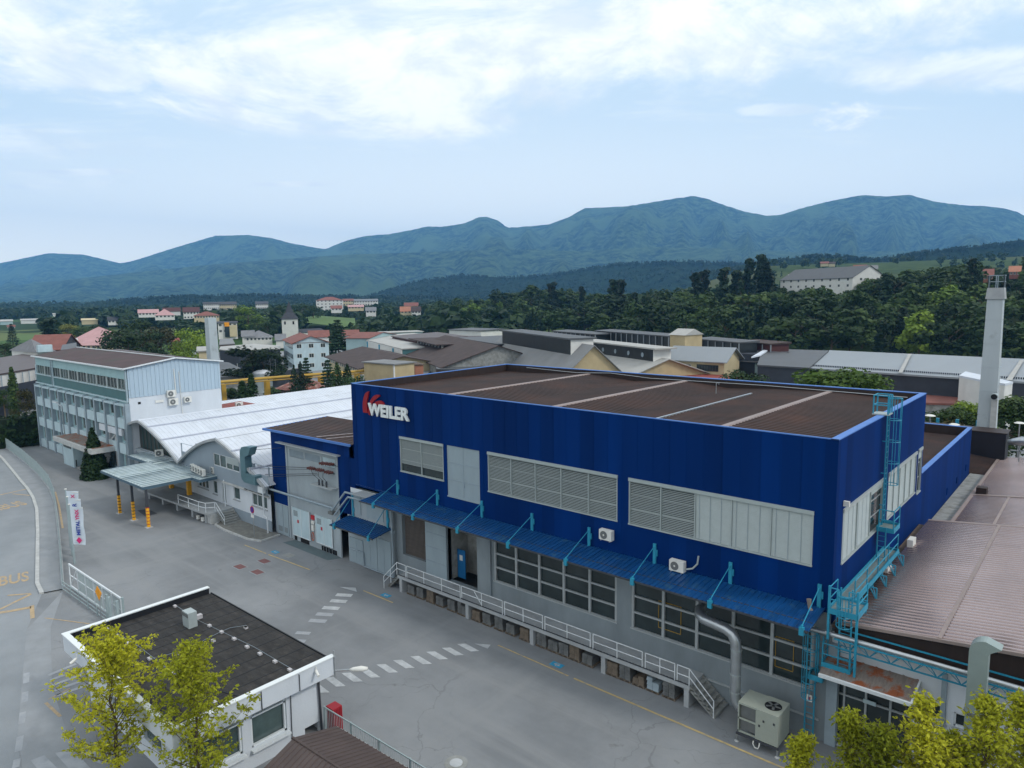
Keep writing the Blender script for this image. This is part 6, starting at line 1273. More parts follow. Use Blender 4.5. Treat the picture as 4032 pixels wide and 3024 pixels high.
eb('cabin', 'small bright orange rendered cabin beside the tan flat roofed building', 'cabin', Z2(1402,972), Z2(1474,968), 5, 7.0, 7.0, 'orange_tile', 'rust_dark', kind='flat', over=.2)
# big grey gable with ridge monitor
p0, p1 = Vector((-78.8,115.3,0)), Vector((-124.0,140.3,0))
t = bld('factory_hall', 'big hall with steep light grey roof, tan gable and dark ridge lantern', 'hall', p0, p1, 9.6, 3.4, 12, 'tan', 'grey_roof', over=.7)
d_ = (p1-p0).normalized(); n_ = Vector((-d_.y,d_.x,0)); 
def obox(mb, c, d, n, l, w, z0, z1):
    q = [c+d*l/2*a+n*w/2*b for a, b in ((-1,-1),(1,-1),(1,1),(-1,1))]; mb.hexa([(p.x,p.y,z0) for p in q], [(p.x,p.y,z1) for p in q]); return mb
obox(MB(), p0+d_*26, d_, n_, 42, 5.0, 8.5, 13.0).build('ridge_lantern', m_['black_band'], t); obox(MB(), p0+d_*26, d_, n_, 43, 6.4, 13.01, 13.35).build('lantern_roof', m_['grey_sheet_dark'], t); obox(MB(), p0+d_*4.94, d_, n_, .1, 5.1, 9.5, 13.0).build('lantern_end', m_['off_white'], t)
# second long hall with lantern
p0, p1 = Vector((-70.4,130.0,0)), Vector((-122,156.0,0)); d_ = (p1-p0).normalized(); n_ = Vector((-d_.y,d_.x,0))
t = bld('factory_hall', 'long hall with pale lantern roof and round vents behind the big grey gable', 'hall', p0, p1, 9.5, 5.4, 8.6, 'tan', 'pale_roof', over=.8)
obox(MB(), p0+d_*29, d_, n_, 54, 4.2, 7.6, 10.6).build('lantern_glazing', m_['black_band'], t); obox(MB(), p0+d_*28.5, d_, n_, 56, 5.4, 10.61, 10.9).build('lantern_roof', m_['pale_roof'], t); obox(MB(), p0+d_*1.9, d_, n_, .12, 4.3, 7.8, 10.6).build('lantern_end', m_['off_white'], t)
for i in range(9):
    c = p0+d_*(6+i*5.6)+n_*(2.14 if n_.dot(p0) < 0 else -2.14); mb = MB(); sg = n_ if n_.dot(p0) < 0 else -n_; mb.tube([(c.x,c.y,9.2),(c.x+sg.x*.05,c.y+sg.y*.05,9.2)], .5, 12); mb.build('round_vent', m_['pilaster'], t)
eb('shed', 'maroon windowless shed wall in front of the lantern roofed hall', 'shed', Z3(970,910), Z3(1252,948), 6, 6.4, 6.5, 'maroon', 'rust_dark', kind='flat', over=.1)
# row of far dark glazed lanterns
for i, (a, b, W, z, lab) in enumerate([(Z3(395,675),Z3(760,705),5,10.6,'far dark glazed hall strip left of the long lantern row'),(Z3(770,672),Z3(1400,722),5,11.2,'longest dark glazed hall strip with pale posts below the wood'),(Z3(1622,742),Z3(2012,778),5,10.6,'dark glazed hall strip right of the small tan tower'),(Z3(2015,765),Z3(2290,790),5,10.2,'reddish brown end of the dark glazed hall strips')]):
    t = eb('factory_hall', lab, 'hall', a, b, W, z, z+.2, 'black_band' if i < 3 else 'maroon', 'grey_sheet_dark' if i < 3 else 'brown_tile', kind='flat', over=.4)
    A, B = v2(G(*a, z)), v2(G(*b, z)); n_ = int((B-A).length/2.6); mb = MB()
    for j in range(n_+1): p = A.lerp(B, j/n_)*.9985; mb.bar(p+Vector((0,0,z-2.6)), p+Vector((0,0,z)), .22)
    mb.build('lantern_post', m_['grey_sheet'], t); A_, B_ = A*.997, B*.997
    t2 = MB(); t2.poly([(A_.x,A_.y,z-2.7),(B_.x,B_.y,z-2.7),(B_.x*.955,B_.y*.955,z-3.5),(A_.x*.955,A_.y*.955,z-3.5)]); t2.build('lower_roof', m_['grey_sheet_dark'], t, fix=False)
t = eb('office_building', 'yellow plastered office with grey ribbed roof and long window strips', 'office', Z3(1400,908), Z3(1885,930), 9, 8, 10.3, 'cream', 'grey_sheet', over=.9)
a, b = v2(G(*Z3(1400,908), 8)), v2(G(*Z3(1885,930), 8)); d_ = (b-a).normalized(); L_ = (b-a).length; o_ = Vector((-d_.y,d_.x,0)); o_ = o_ if o_.dot(a) < 0 else -o_
for i, (u, v, mm) in enumerate([(.10,.18,'off_white'),(.20,.42,'off_white'),(.52,.90,'dark_clad')]):
    p, q = a+d_*L_*u+o_*.05, a+d_*L_*v+o_*.05; mb = MB(); mb.bar(p+Vector((0,0,6.3)), q+Vector((0,0,6.3)), .12, 1.35); f = mb.build('window', m_[mm], t); n_ = max(2, int((v-u)*22))
    for j in range(n_): r0, r1 = p.lerp(q, (j+.12)/n_)+o_*.08, p.lerp(q, (j+.88)/n_)+o_*.08; MB().bar(r0+Vector((0,0,6.3)), r1+Vector((0,0,6.3)), .04, 1.1).build('pane', m_['glass'], f)
eb('factory_hall', 'grey teal gabled hall end right of the yellow office', 'hall', Z3(2045,930), Z3(2260,945), 14, 6.8, 8.5, 'teal_wall', 'grey_sheet_dark', over=.8)
tq = [G(*Z3(1407,702), 12.7), G(*Z3(1537,708), 12.7), G(*Z3(1621,690), 12.7)]; A, B = v2(tq[0]), v2(tq[1]); d_ = (B-A).normalized(); n_ = Vector((-d_.y,d_.x,0)); n_ = n_ if n_.dot(A) > 0 else -n_; c = (A+B)/2+n_*3.2; L_ = (B-A).length
t = thing('small_tower', 'small tan rendered tower cabin with pale roof standing above the yellow office', 'tower', (c.x,c.y,0)); obox(MB(), c, d_, n_, L_, 6, 8.6, 12.7).build('cabin', m_['tan'], t); obox(MB(), c, d_, n_, L_*.8, 4.4, 0, 8.58).build('shaft', m_['old_concrete'], t)
mb = MB(); e = L_/2+.3; r0, r1 = c-d_*(e), c+d_*(e); mb.mesh([U for U in [(r0.x-n_.x*3.3,r0.y-n_.y*3.3,12.65),(r1.x-n_.x*3.3,r1.y-n_.y*3.3,12.65),(r1.x,r1.y,14.0),(r0.x,r0.y,14.0),(r0.x+n_.x*3.3,r0.y+n_.y*3.3,12.65),(r1.x+n_.x*3.3,r1.y+n_.y*3.3,12.65)]], [(0,1,2,3),(3,2,5,4),(0,3,4),(1,5,2)]); mb.build('roof', m_['pale_roof'], t, fix=False)
slab('flat_building', 'dark red low flat roof with small white skylights behind the blue factory', 'building', [Z3(1280,1075),Z3(1290,1010),Z3(1880,1040),Z3(1885,1062),Z3(2212,1090),Z3(2212,1150)], 5.0, 'maroon', 'red_roof')
# halls on the right
sl = slab('factory_hall', 'very long shallow grey ribbed roof below the wooded slope at the right', 'hall', [Z4(402,962),Z4(2330,1085),Z4(2330,890),Z4(572,812)], 8.2, 'dark_clad', 'grey_sheet')
bpy.data.objects.remove(sl.children[0]) if False else None
mb = MB(); A, B, C_, D_ = [G(*p, 8.55) for p in (Z4(1150,1000),Z4(1185,1002),Z4(1265,842),Z4(1235,842))]; mb.poly([A,B,C_,D_]); A, B, C_, D_ = [G(*p, 8.55) for p in (Z4(2060,1062),Z4(2110,1066),Z4(2212,895),Z4(2180,893))]; mb.poly([A,B,C_,D_]); mb.build('pale_roof_strip', m_['pale_roof'], sl, fix=False)
mb = MB(); a, b = G(*Z4(430,940), 8.4), G(*Z4(2330,1058), 8.4); n_ = 110
for i in range(n_): p, q = a.lerp(b, i/n_), a.lerp(b, (i+.6)/n_); mb.bar(p, q, .12, .3)
mb.build('snow_guard', m_['dark_clad'], sl)
slab('factory_hall', 'dark grey roofed hall left of the very long grey roof', 'hall', [Z4(-40,935),Z4(400,960),Z4(565,814),Z4(85,800),Z4(-10,850)], 8.5, 'dark_clad', 'grey_sheet_dark')
t = thing('factory_hall', 'hall end with a white curved roof edge beside the dark grey roof', 'hall', tuple(G(*Z4(30,850), 8))); A, B, C_, D_, E_ = [G(*p, 8.6) for p in (Z4(-90,880),Z4(-10,862),Z4(60,815),Z4(125,803),Z4(50,798))]; mb = MB(); mb.ext([A,B,C_,D_,E_], (0,0,.3)); mb.build('roof_edge', m_['white_roof'], t); c = (A+C_)/2; MB().box(c.x-6,c.x+3,c.y+1,c.y+6,-1,8.4).build('wall', m_['dark_clad'], t)
slab('flat_building', 'narrow pale flat roof strip in front of the long grey hall', 'building', [Z4(20,980),Z4(850,1040),Z4(1700,1110),Z4(1700,1085),Z4(850,1020),Z4(40,962)], 6.2, 'dark_brown', 'pale_roof')
slab('flat_building', 'dark brown flat roofed strip with small skylights behind the red roof', 'building', [B5(-900,1030),B5(0,1125),B5(1395,1238),B5(1540,1118),B5(0,1005),B5(-900,930)], 5.8, 'dark_brown', 'dark_brown')
slab('flat_building', 'dusty red flat roof with one black vent behind the blue factory', 'building', [B5(-1100,1240),B5(620,1392),B5(1195,1408),B5(1395,1243),B5(0,1140),B5(-1100,1050)], 5.0, 'old_concrete', 'red_tile')
slab('flat_building', 'white sloping roof strip beside the dusty red roof', 'building', [B5(1195,1432),B5(1330,1440),B5(1600,1130),B5(1530,1118)], 4.8, 'off_white', 'pale_roof')
slab('flat_building', 'mauve grey flat roofs right of the tall chimney', 'building', [B5(1400,1335),B5(1700,1345),B5(2300,1430),B5(2300,1110),B5(1700,1060),B5(1600,1190)], 5.0, 'old_concrete', 'grey_sheet')
t = slab('shed', 'white box shed with overhanging roof in front of the long grey hall', 'shed', [B5(1145,945),B5(1620,1040),B5(1900,1080),B5(2030,1050),B5(1250,880)], 8.9, 'off_white', 'white_roof')
t = thing('container_hut', 'grey green low hut below the dusty red roof', 'hut', tuple(G(*B5(850,1480), 1.5))); p = G(*B5(740,1400), 3.2); q = G(*B5(1010,1400), 3.2); MB().box(p.x,q.x,p.y,p.y+5,0,3.1).build('wall', m_['old_concrete'], t); MB().box(p.x-.3,q.x+.3,p.y-.3,p.y+5,3.11,3.3).build('roof', m_['rust_dark'], t)
slab('flat_building', 'reddish brown low roof under the trees beside the turquoise posts', 'building', [B5(600,1640),B5(1000,1640),B5(960,1530),B5(640,1530)], 3.0, 'rust_dark', 'red_tile')
# ------------------------------------------------ left side: behind and beside the office block
slab('factory_hall', 'brown ribbed low factory roof with white fascia left of the office block', 'hall', [B6(-60,1085),B6(535,985),B6(525,835),B6(440,770),B6(-60,850)], 8.4, 'off_white', 'roof_brown2')
mb = MB(); a, b = G(*B6(-60,1090), 8.4), G(*B6(540,990), 8.4); t = thing('hall_front', 'grey sheet metal front with pale posts beside the office block', 'wall', tuple(v2(a))); q = [(a.x,a.y-.3,0),(b.x,b.y-.3,0),(b.x,b.y-.3,5.9),(a.x,a.y-.3,5.9)]; mb.ext(q, (0,.2,0)); mb.build('sheet_wall', m_['dark_clad'], t)
for i in range(7): p = Vector(a).lerp(Vector(b), i/6); MB().box(p.x-.12,p.x+.12,p.y-.45,p.y-.31,0,8).build('post', m_['pilaster'], t)
t = eb('house', 'grey hipped roof with white dormer behind the office block roof', 'house', B6(545,760), B6(775,745), 16, 9.3, 12.4, 'off_white', 'grey_tile', kind='hip')
a, b = G(*B6(572,765), 9.4), G(*B6(740,750), 9.4); MB().box(a.x,b.x,min(a.y,b.y)-.2,min(a.y,b.y)+3,9.4,11.2).build('dormer', m_['mint_pale'], t)
eb('house', 'long terracotta roofed barn left of the pink roof', 'barn', B6(390,735), B6(890,720), 18, 8.0, 12.0, 'dark_tile', 'red_tile')
t = eb('school_building', 'long building with pale pink hipped roof, three skylights and cream walls', 'building', B6(900,668), B6(1530,655), 24, 7.5, 13.3, 'cream', 'pink_roof', kind='hip', rows=1, cols=9)
for (x, y) in ((965,597),(1048,592),(1135,589)):
    p = G(*B6(x,y), 9.6); MB().box(p.x-1.2,p.x+1.2,p.y-1,p.y-.4,9.3,10.3).build('skylight', m_['sign_white'], t)
slab('flat_building', 'grey brown flat roof with corner parapet just behind the office block roof', 'building', [B6(880,730),B6(1110,700),B6(1110,620),B6(905,655)], 11.0, 'mint', 'grey_sheet_dark')
t = eb('factory_hall', 'long reddish brown sheet roofed hall directly behind the office block', 'hall', B6(1230,775), B6(2150,908), 7, 10.2, 10.4, 'maroon', 'roof_brown2', kind='flat')
cp = RD(839, 1416, 150); chimney(cp.x, cp.y, 1.75, 1.6, 18.6, 2.0, 'square concrete chimney behind the pale blue gable of the office block', cage=False, cap=False)
slab('warehouse', 'warehouse with pale flat roof and dark blue grey walls behind the office block', 'warehouse', [B4(600,830),B4(880,858),B4(1000,840),B4(1490,820),B4(1490,775),B4(1100,750),B4(620,790)], 6.2, 'dark_clad', 'pale_roof')
t = thing('boundary_wall', 'long white wall with dark openings below the warehouse', 'wall', tuple(v2(G(*B4(730,1000), 0)))); a, b = G(*B4(620,960), 2.2), G(*B4(870,1040), 2.2); MB().bar((a.x,a.y,1),(b.x,b.y,1),.3,2.6).build('wall', m_['off_white'], t)
slab('flat_building', 'grey felt roofed low workshop between office block and dome tank', 'workshop', [B4(610,1235),B4(930,1225),B4(1095,1190),B4(740,1020),B4(610,1010)], 4.2, 'old_concrete', 'grey_sheet_dark')
slab('flat_building', 'brown flat garage roof near the yellow pipe bridge', 'garage', [B4(600,760),B4(830,745),B4(790,670),B4(610,680)], 5.0, 'rust_dark', 'grey_roof')
slab('garage', 'long low concrete wall and garage front under the yellow pipe', 'garage', [B4(640,1450),B4(1020,1455),B4(1010,1370),B4(640,1370)], 1.6, 'old_concrete', 'old_concrete')
t = thing('steel_containers', 'dark grey sheet clad store beneath the yellow pipe', 'store', tuple(v2(G(*B4(1300,1400), 0)))); a, b = G(*B4(1100,1420), 0), G(*B4(1560,1370), 0); MB().hexa([(a.x,a.y,0),(b.x,b.y,0),(b.x-2,b.y+6,0),(a.x-2,a.y+6,0)],[(a.x,a.y,4),(b.x,b.y,4),(b.x-2,b.y+6,4),(a.x-2,a.y+6,4)]).build('wall', m_['dark_clad'], t); MB().hexa([(a.x,a.y,4.01),(b.x,b.y,4.01),(b.x-2,b.y+6.2,4.01),(a.x-2,a.y+6.2,4.01)],[(a.x,a.y,4.2),(b.x,b.y,4.2),(b.x-2,b.y+6.2,4.2),(a.x-2,a.y+6.2,4.2)]).build('roof', m_['grey_roof'], t)
t = thing('storage_tank', 'white domed round storage tank beside the dark chestnut tree', 'tank', tuple(v2(G(*B4(1220,1180), 5)))); c = G(*B4(1220,1185), 4.4); r0 = 2.35; MB().cyl((c.x,c.y,0), r0, 4.4, 28).build('tank_wall', m_['slat_alu'], t); mb = MB(); mb.tube([(c.x,c.y,4.41),(c.x,c.y,4.9),(c.x,c.y,5.25),(c.x,c.y,5.4)], 1, 28, True, [r0*1.02,r0*.8,r0*.45,r0*.08]); mb.build('dome', m_['white_roof'], t, smooth=True)
mb = MB()
for i in range(5): mb.bar((c.x-1.2,c.y+3,6.2+i*.35),(c.x+1.2,c.y+3,6.2+i*.35),.06)
for s in (-1.2,1.2): mb.bar((c.x+s,c.y+3,4),(c.x+s,c.y+3,7.7),.08)
mb.build('rack', m_['galv'], t)
t = thing('pipe_bridge', 'thick yellow pipe carried on yellow posts behind the white hall roof', 'pipe bridge', tuple(v2(G(*B4(1300,1250), 6)))); P_ = [G(*B4(x,y), 6) for x, y in ((560,1312),(1040,1268),(1600,1225),(2090,1188),(2500,1160),(3300,1085))]; mb = MB(); mb.tube([tuple(p) for p in P_], .30, 10); mb.tube([(p.x,p.y,p.z-.55) for p in P_], .13, 8); mb.build('pipe', m_['yellow_pipe'], t)
for i, (x, y) in enumerate(((1290,1250),(650,1305),(2070,1190),(2600,1150))): p = G(*B4(x,y), 5.6); MB().box(p.x-.45,p.x+.45,p.y-.45,p.y+.45,0,5.2).build('post', m_['yellow_pipe'], t)
t = thing('pavilion', 'small building with rusty red pyramid roof streaked white behind the white hall', 'pavilion', (-133,84,0)); c = Vector((-133.2,84.1,5)); r_ = 5.0; mb = MB()
pl = [(c.x+r_*1.15*math.cos(a), c.y+r_*1.15*math.sin(a), 3.1) for a in [PI/8+i*PI/4 for i in range(8)]]
for i in range(8): mb.poly([pl[i], pl[(i+1) % 8], (c.x, c.y, 5.3)])
mb.build('roof', m_['rusty_tile'], t, fix=False); MB().cyl((c.x,c.y,0), 4.6, 3.1, 8).build('wall', m_['rust_dark'], t)
# ------------------------------------------------ town further off
def hs(name, label, cat, x0, x1, yb, ye, yr, d, dep, wall_m, roof_m, zf, kind='gable', rows=0, cols=0, ecols=0, turn=0, over=.5, **k):
    (ax, ab), (bx, be) = zf(x0, yb), zf(x1, ye); yr_ = zf(x0, yr)[1]
    px0, px1 = ax, bx; a, b = RD(px0, be, d), RD(px1, be, d*(1+turn)); ze = a.z; zr = RD(px0, yr_, d+dep/2).z; zb = min(RD(px0, ab, d).z, ze-2.5)
    KEEP.append((px0-3, px1+3, yr_-3, be+(ab-be)*.4 if zf is not Z4 else (be+(ab-be)*.02 if d == 430 and 'cream' in label else be-(be-yr_)*.45), d))
    p0, p1 = ridge_from(a, b, dep/2); return bld(name, label, cat, p0, p1, dep/2, ze, max(zr, ze+.1), wall_m, roof_m, base=zb-1, kind=kind, over=over, rows=rows, cols=cols, ecols=ecols, **k)
# church
c = RD(*B4(1635,600), 420); KEEP.append((1105,1240,1180,1330,420))
t = thing('church', 'white church tower with dark pointed spire above the mint office', 'church', (c.x,c.y,0)); fr_ = Vector((c.x,c.y,0)).normalized(); rt = Vector((fr_.y,-fr_.x,0)); zt = RD(*B4(1635,388), 420).z
obox(MB(), c.xy.to_3d(), rt, fr_, 8.7, 8.7, -2, zt).build('tower', m_['off_white'], t)
mb = MB(); q = [c.xy.to_3d()+rt*a*4.9+fr_*b*4.9 for a, b in ((-1,-1),(1,-1),(1,1),(-1,1))]; q2 = [c.xy.to_3d()+rt*a*2.2+fr_*b*2.2 for a, b in ((-1,-1),(1,-1),(1,1),(-1,1))]; zs = RD(*B4(1635,300), 420).z; zp = RD(*B4(1635,130), 420).z
mb.hexa([(p.x,p.y,zt) for p in q], [(p.x,p.y,zs) for p in q2])
for i in range(4): mb.poly([(q2[i].x,q2[i].y,zs),(q2[(i+1) % 4].x,q2[(i+1) % 4].y,zs),(c.x,c.y,zp)])
mb.build('spire', m_['dark_tile'], t, fix=False)
for s in (-2.6, 1.9): 
    w_ = obox(MB(), c.xy.to_3d()+rt*s-fr_*4.4, rt, fr_, .9, .12, zt-3.0, zt-1.3).build('belfry_window', m_['dark_void'], t)
p0, p1 = c.xy.to_3d()+rt*4+fr_*4, c.xy.to_3d()+rt*17+fr_*10
bld('church_nave', 'dark steep roofed church nave attached right of the white tower', 'church nave', p0, p1, 5, 3, RD(*B4(1800,540), 425).z, 'off_white', 'dark_tile')
H = [
 ('parish_hall','white hall with yellow right half and orange topped window strip left of the church','hall',580,860,660,455,430,380,16,'off_white','dark_tile',B4,dict(rows=2,cols=4)),
 ('house','long grey roofed house with hipped ends in front of the church','house',985,1370,745,668,560,330,14,'off_white','grey_tile',B4,dict(kind='hip',rows=1,cols=7,fl=2.6)),
 ('house','small grey gabled house left of the mint office','house',1425,1560,760,700,615,320,12,'off_white','grey_tile',B4,{}),
 ('house','dark red roofed house between mint office and spruce','house',480,650,760,725,670,300,12,'off_white','red_tile',Z2,{}),
 ('house','second dark red roofed house right of the spruce','house',775,910,745,710,665,310,12,'off_white','red_tile',Z2,{}),
 ('apartment_block','large white apartment block with red roof on the skyline','apartment block',540,775,520,405,375,760,22,'off_white','red_tile',Z2,dict(rows=4,cols=7,kind='hip')),
 ('apartment_block','ochre apartment block right of the large white one','apartment block',775,865,445,408,392,800,16,'cream','red_tile',Z2,dict(rows=2,cols=4)),
 ('apartment_block','long low pale apartment block on the skyline','apartment block',870,1080,445,412,395,850,18,'off_white','grey_tile',Z2,dict(rows=2,cols=9,kind='flat')),
 ('house','pinkish gabled house below the ochre block','house',672,765,505,475,450,640,12,'off_white','red_tile',Z2,dict(rows=1,cols=3)),
 ('house','pink roofed long house below the pale apartment block','house',820,955,490,462,445,700,12,'cream','pink_roof',Z2,dict(rows=1,cols=5)),
 ('house','white house with steep grey roof among the trees on the slope','house',975,1062,535,495,465,560,12,'off_white','grey_tile',Z2,dict(rows=1,cols=3)),
 ('house','bright orange roofed house on the far slope','house',1275,1370,515,500,460,620,12,'cream','orange_tile',Z2,dict(rows=1,cols=3)),
 ('house','brown roofed house right of the orange roofed house','house',1372,1452,520,500,460,610,12,'off_white','brown_tile',Z2,dict(rows=1,cols=3)),
 ('house','red roofed house above the brown and orange ones','house',1310,1430,465,452,425,760,12,'cream','red_tile',Z2,{}),
 ('apartment_block','row of flat grey roofed pale apartments left of the tall tree','apartment block',370,600,250,175,150,700,18,'off_white','dark_tile',B4,dict(rows=2,cols=8,kind='flat')),
 ('apartment_block','orange and cream flat roofed apartments beside the pale row','apartment block',605,850,250,182,145,720,18,'cream','dark_tile',B4,dict(rows=2,cols=8,kind='flat')),
 ('apartment_block','pale low apartments left of the church spire','apartment block',1130,1310,225,175,140,760,16,'off_white','dark_tile',B4,dict(rows=2,cols=6,kind='flat')),
 ('house','terracotta roofed cream house just left of the second chimney','house',235,600,420,345,285,470,14,'cream','red_tile',B4,dict(rows=1,cols=9,kind='hip')),
 ('house','white gabled house with maroon roof above the cream one','house',80,310,370,290,225,560,14,'off_white','maroon',B4,dict(rows=2,cols=5)),
 ('house','long pink roofed white house at the left of the village','house',1205,1380,530,515,485,620,12,'off_white','pink_roof',Z1,dict(rows=1,cols=6)),
 ('house','white house with curved pink gable in the village','house',1350,1520,565,535,480,560,14,'off_white','pink_roof',Z1,dict(rows=1,cols=5,kind='hip')),
 ('house','dark red roofed house behind the pink gabled one','house',1420,1570,515,500,470,640,12,'off_white','maroon',Z1,{}),
 ('house','red wooden looking house half hidden between two big trees','house',1485,1560,830,760,728,360,10,'red_tile','red_roof',Z1,dict(rows=1,cols=2)),
 ('house','dark roofed white bungalow in the trees left of the village','house',940,1030,605,580,550,600,10,'off_white','dark_tile',Z1,dict(rows=1,cols=3)),
 ('greenhouse','pale long greenhouse in the fields at the left','greenhouse',180,330,590,580,568,900,14,'off_white','pale_roof',Z1,dict(kind='flat')),
 ('greenhouse','short pale greenhouse at the left frame edge','greenhouse',0,110,600,590,575,880,14,'teal_wall','pale_roof',Z1,dict(kind='flat')),
 ('house','small red roofed farmhouse in the left fields','house',65,130,645,635,620,760,10,'off_white','red_tile',Z1,{}),
 ('farm_building','long thin yellow green roofed shed in the left woods','shed',710,850,590,580,565,700,10,'cream','cream',Z1,dict(kind='flat')),
 ('house','tiny white house lying below the hill line','house',460,500,535,525,517,1100,10,'off_white','pale_roof',Z1,{}),
 ('house','grey roofed small house right of the warehouse','house',2110,2212,740,720,670,330,12,'off_white','grey_tile',Z1,{}),
 ('cottage','small low white shed by the warehouse with white awning','shed',1730,1830,905,850,825,200,10,'cream','pale_roof',Z1,dict(kind='flat')),
]
for (nm, lb, ct, x0, x1, yb, ye, yr, d, dep, wm_, rm, zf, kw) in H: hs(nm, lb, ct, x0, x1, yb, ye, yr, d, dep, wm_, rm, zf, **kw)
ph = [o for o in COL.objects if o.name == 'parish_hall'][0]
a = RD(*B4(680,520), 379); b = RD(*B4(750,520), 379); zt_ = RD(*B4(700,440), 379).z; zb_ = RD(*B4(700,655), 379).z; zm = RD(*B4(700,500), 379).z
mb = MB(); mb.bar((a.x,a.y,(zt_+zm)/2),(b.x,b.y,(zt_+zm)/2),.3,zt_-zm); mb.build('orange_panel', m_['sign_orange'], ph); mb = MB(); mb.bar((a.x,a.y,(zb_+zm)/2),(b.x,b.y,(zb_+zm)/2),.3,zm-zb_); mb.build('window_strip', m_['glass'], ph)
b2 = RD(*B4(858,520), 379); mb = MB(); mb.bar((b.x,b.y,(zb_+zt_)/2-.6),(b2.x,b2.y,(zb_+zt_)/2-.6),.2,zt_-zb_-1.6); mb.build('yellow_panel', m_['cream'], ph)
# apartments on the slope at the right
HB = [
 ('apartment_block','long cream apartment block with grey roof and skylights on the wooded slope','apartment block',157,765,330,222,140,430,20,'off_white','grey_sheet_dark',Z4,dict(rows=2,cols=9,ecols=2,turn=-.10)),
 ('house','red roofed house behind the grey roofed apartments','house',775,880,130,118,95,560,12,'cream','red_tile',Z4,{}),
 ('house','blue grey flat roofed house right of the red roofed one','house',885,975,150,128,98,540,12,'off_white','grey_tile',Z4,{}),
 ('house','tiny yellow house on the far hill','house',565,618,95,82,68,900,10,'cream','brown_tile',Z4,{}),
 ('house','red brown roofed house left of the yellow one','house',495,562,95,80,66,900,10,'cream','red_tile',Z4,{}),
 ('apartment_block','orange red apartment houses hidden in the trees by the chimney top','apartment block',1870,1950,240,185,130,400,14,'orange_tile','red_tile',Z4,dict(rows=2,cols=3)),
 ('house','orange red house right of the chimney top among the trees','house',2090,2180,190,150,105,430,14,'red_tile','orange_tile',Z4,dict(rows=1,cols=3)),
]
for (nm, lb, ct, x0, x1, yb, ye, yr, d, dep, wm_, rm, zf, kw) in HB: hs(nm, lb, ct, x0, x1, yb, ye, yr, d, dep, wm_, rm, zf, **kw)
ap_ = [o for o in COL.objects if o.name.startswith('apartment_block') and 'long cream' in o.get('label', '')][0]
for x, y in ((232,182),(302,180),(335,179),(398,176),(430,175),(467,174),(500,173),(567,171)):
    p = RD(*Z4(x, y), 433); MB().bar((p.x-.5,p.y-.5,p.z),(p.x+.5,p.y+.4,p.z+.1),.9,1.0,up=(0,0,1)).build('skylight', m_['sign_white'], ap_)
for x, y in ((1000,195),(1140,290),(1260,200),(1815,290)):
    pass
# ================================================================ terrain beyond the town
RH, FH = rh.to_3d() if len(rh) == 2 else rh, fh
def lerp_tab(tab, x):
    if x <= tab[0][0]: return tab[0][1]
    for (a, b), (c, d) in zip(tab, tab[1:]):
        if x <= c: t = (x-a)/(c-a); return b+(d-b)*t
    return tab[-1][1]
def sm(t): t = max(0, min(1, t)); return t*t*(3-2*t)
def PX(x, y): 
    d = x*FH.x+y*FH.y; return CX+(x*RH.x+y*RH.y)/max(d, 1)*FPX, d
def AT(px, d, z=0): return Vector((FH.x*d+RH.x*(px-CX)/FPX*d, FH.y*d+RH.y*(px-CX)/FPX*d, z))
FOOT = [(1500,600),(1650,490),(2100,365),(2500,290),(3000,228),(3500,200),(4032,186),(5000,182)]
HM = [(1500,0),(1650,0),(2100,3),(2500,7),(3000,12),(3500,15),(4032,21),(5000,24)]
def hillz(px, d):
    f = lerp_tab(FOOT, px); z = lerp_tab(HM, px)*sm((d-f)/110)
    return z + 42*sm((px-2500)/550)*sm((d-600)/480) + 8*sm((px-1700)/500)*sm((d-650)/400)
def projy(z, d): return HZ(2016)+(CAMH-z)/d*FPX*1.0
def forestmat(name, c1, c2, sc=.02, c3=None, bumpd=6, sc2=.0016):
    m = bpy.data.materials.new(name); m.use_nodes = True; t = m.node_tree; n = t.nodes; l = t.links; p = n['Principled BSDF']; p.inputs['Roughness'].default_value = .95; p.inputs['Specular IOR Level'].default_value = .05
    tcn = n.new('ShaderNodeTexCoord'); v = n.new('ShaderNodeTexNoise'); l.new(tcn.outputs['Object'], v.inputs[0]); v.inputs['Scale'].default_value = sc; v.inputs['Detail'].default_value = 7; v.inputs['Roughness'].default_value = .8
    r = n.new('ShaderNodeValToRGB'); l.new(v.outputs[0], r.inputs[0]); e = r.color_ramp.elements; e[0].position = .43; e[1].position = .58; e[0].color = c1+(1,); e[1].color = c2+(1,)
    out = r.outputs[0]
    if c3:
        v2_ = n.new('ShaderNodeTexNoise'); l.new(tcn.outputs['Object'], v2_.inputs[0]); v2_.inputs['Scale'].default_value = sc2; v2_.inputs['Detail'].default_value = 6; v2_.inputs['Distortion'].default_value = .6
        mr = n.new('ShaderNodeMapRange'); l.new(v2_.outputs[0], mr.inputs[0]); mr.inputs[1].default_value = .50; mr.inputs[2].default_value = .64
        mx = n.new('ShaderNodeMix'); mx.data_type = 'RGBA'; l.new(mr.outputs[0], mx.inputs[0]); l.new(out, mx.inputs[6]); mx.inputs[7].default_value = c3+(1,); out = mx.outputs[2]
    l.new(out, p.inputs['Base Color']); bp = n.new('ShaderNodeBump'); bp.inputs['Strength'].default_value = 1; bp.inputs['Distance'].default_value = bumpd; l.new(v.outputs[0], bp.inputs['Height']); l.new(bp.outputs[0], p.inputs['Normal']); return m
fm_far = forestmat('mountain_forest', (.002,.012,.006), (.120,.180,.065), .015, (.11,.17,.06), 80)  # forest mottling; its strong contrast paints in relief shading the bump barely shows
fm_dark = forestmat('wooded_hill', (.004,.012,.005), (.015,.032,.012), .035, None, 8)
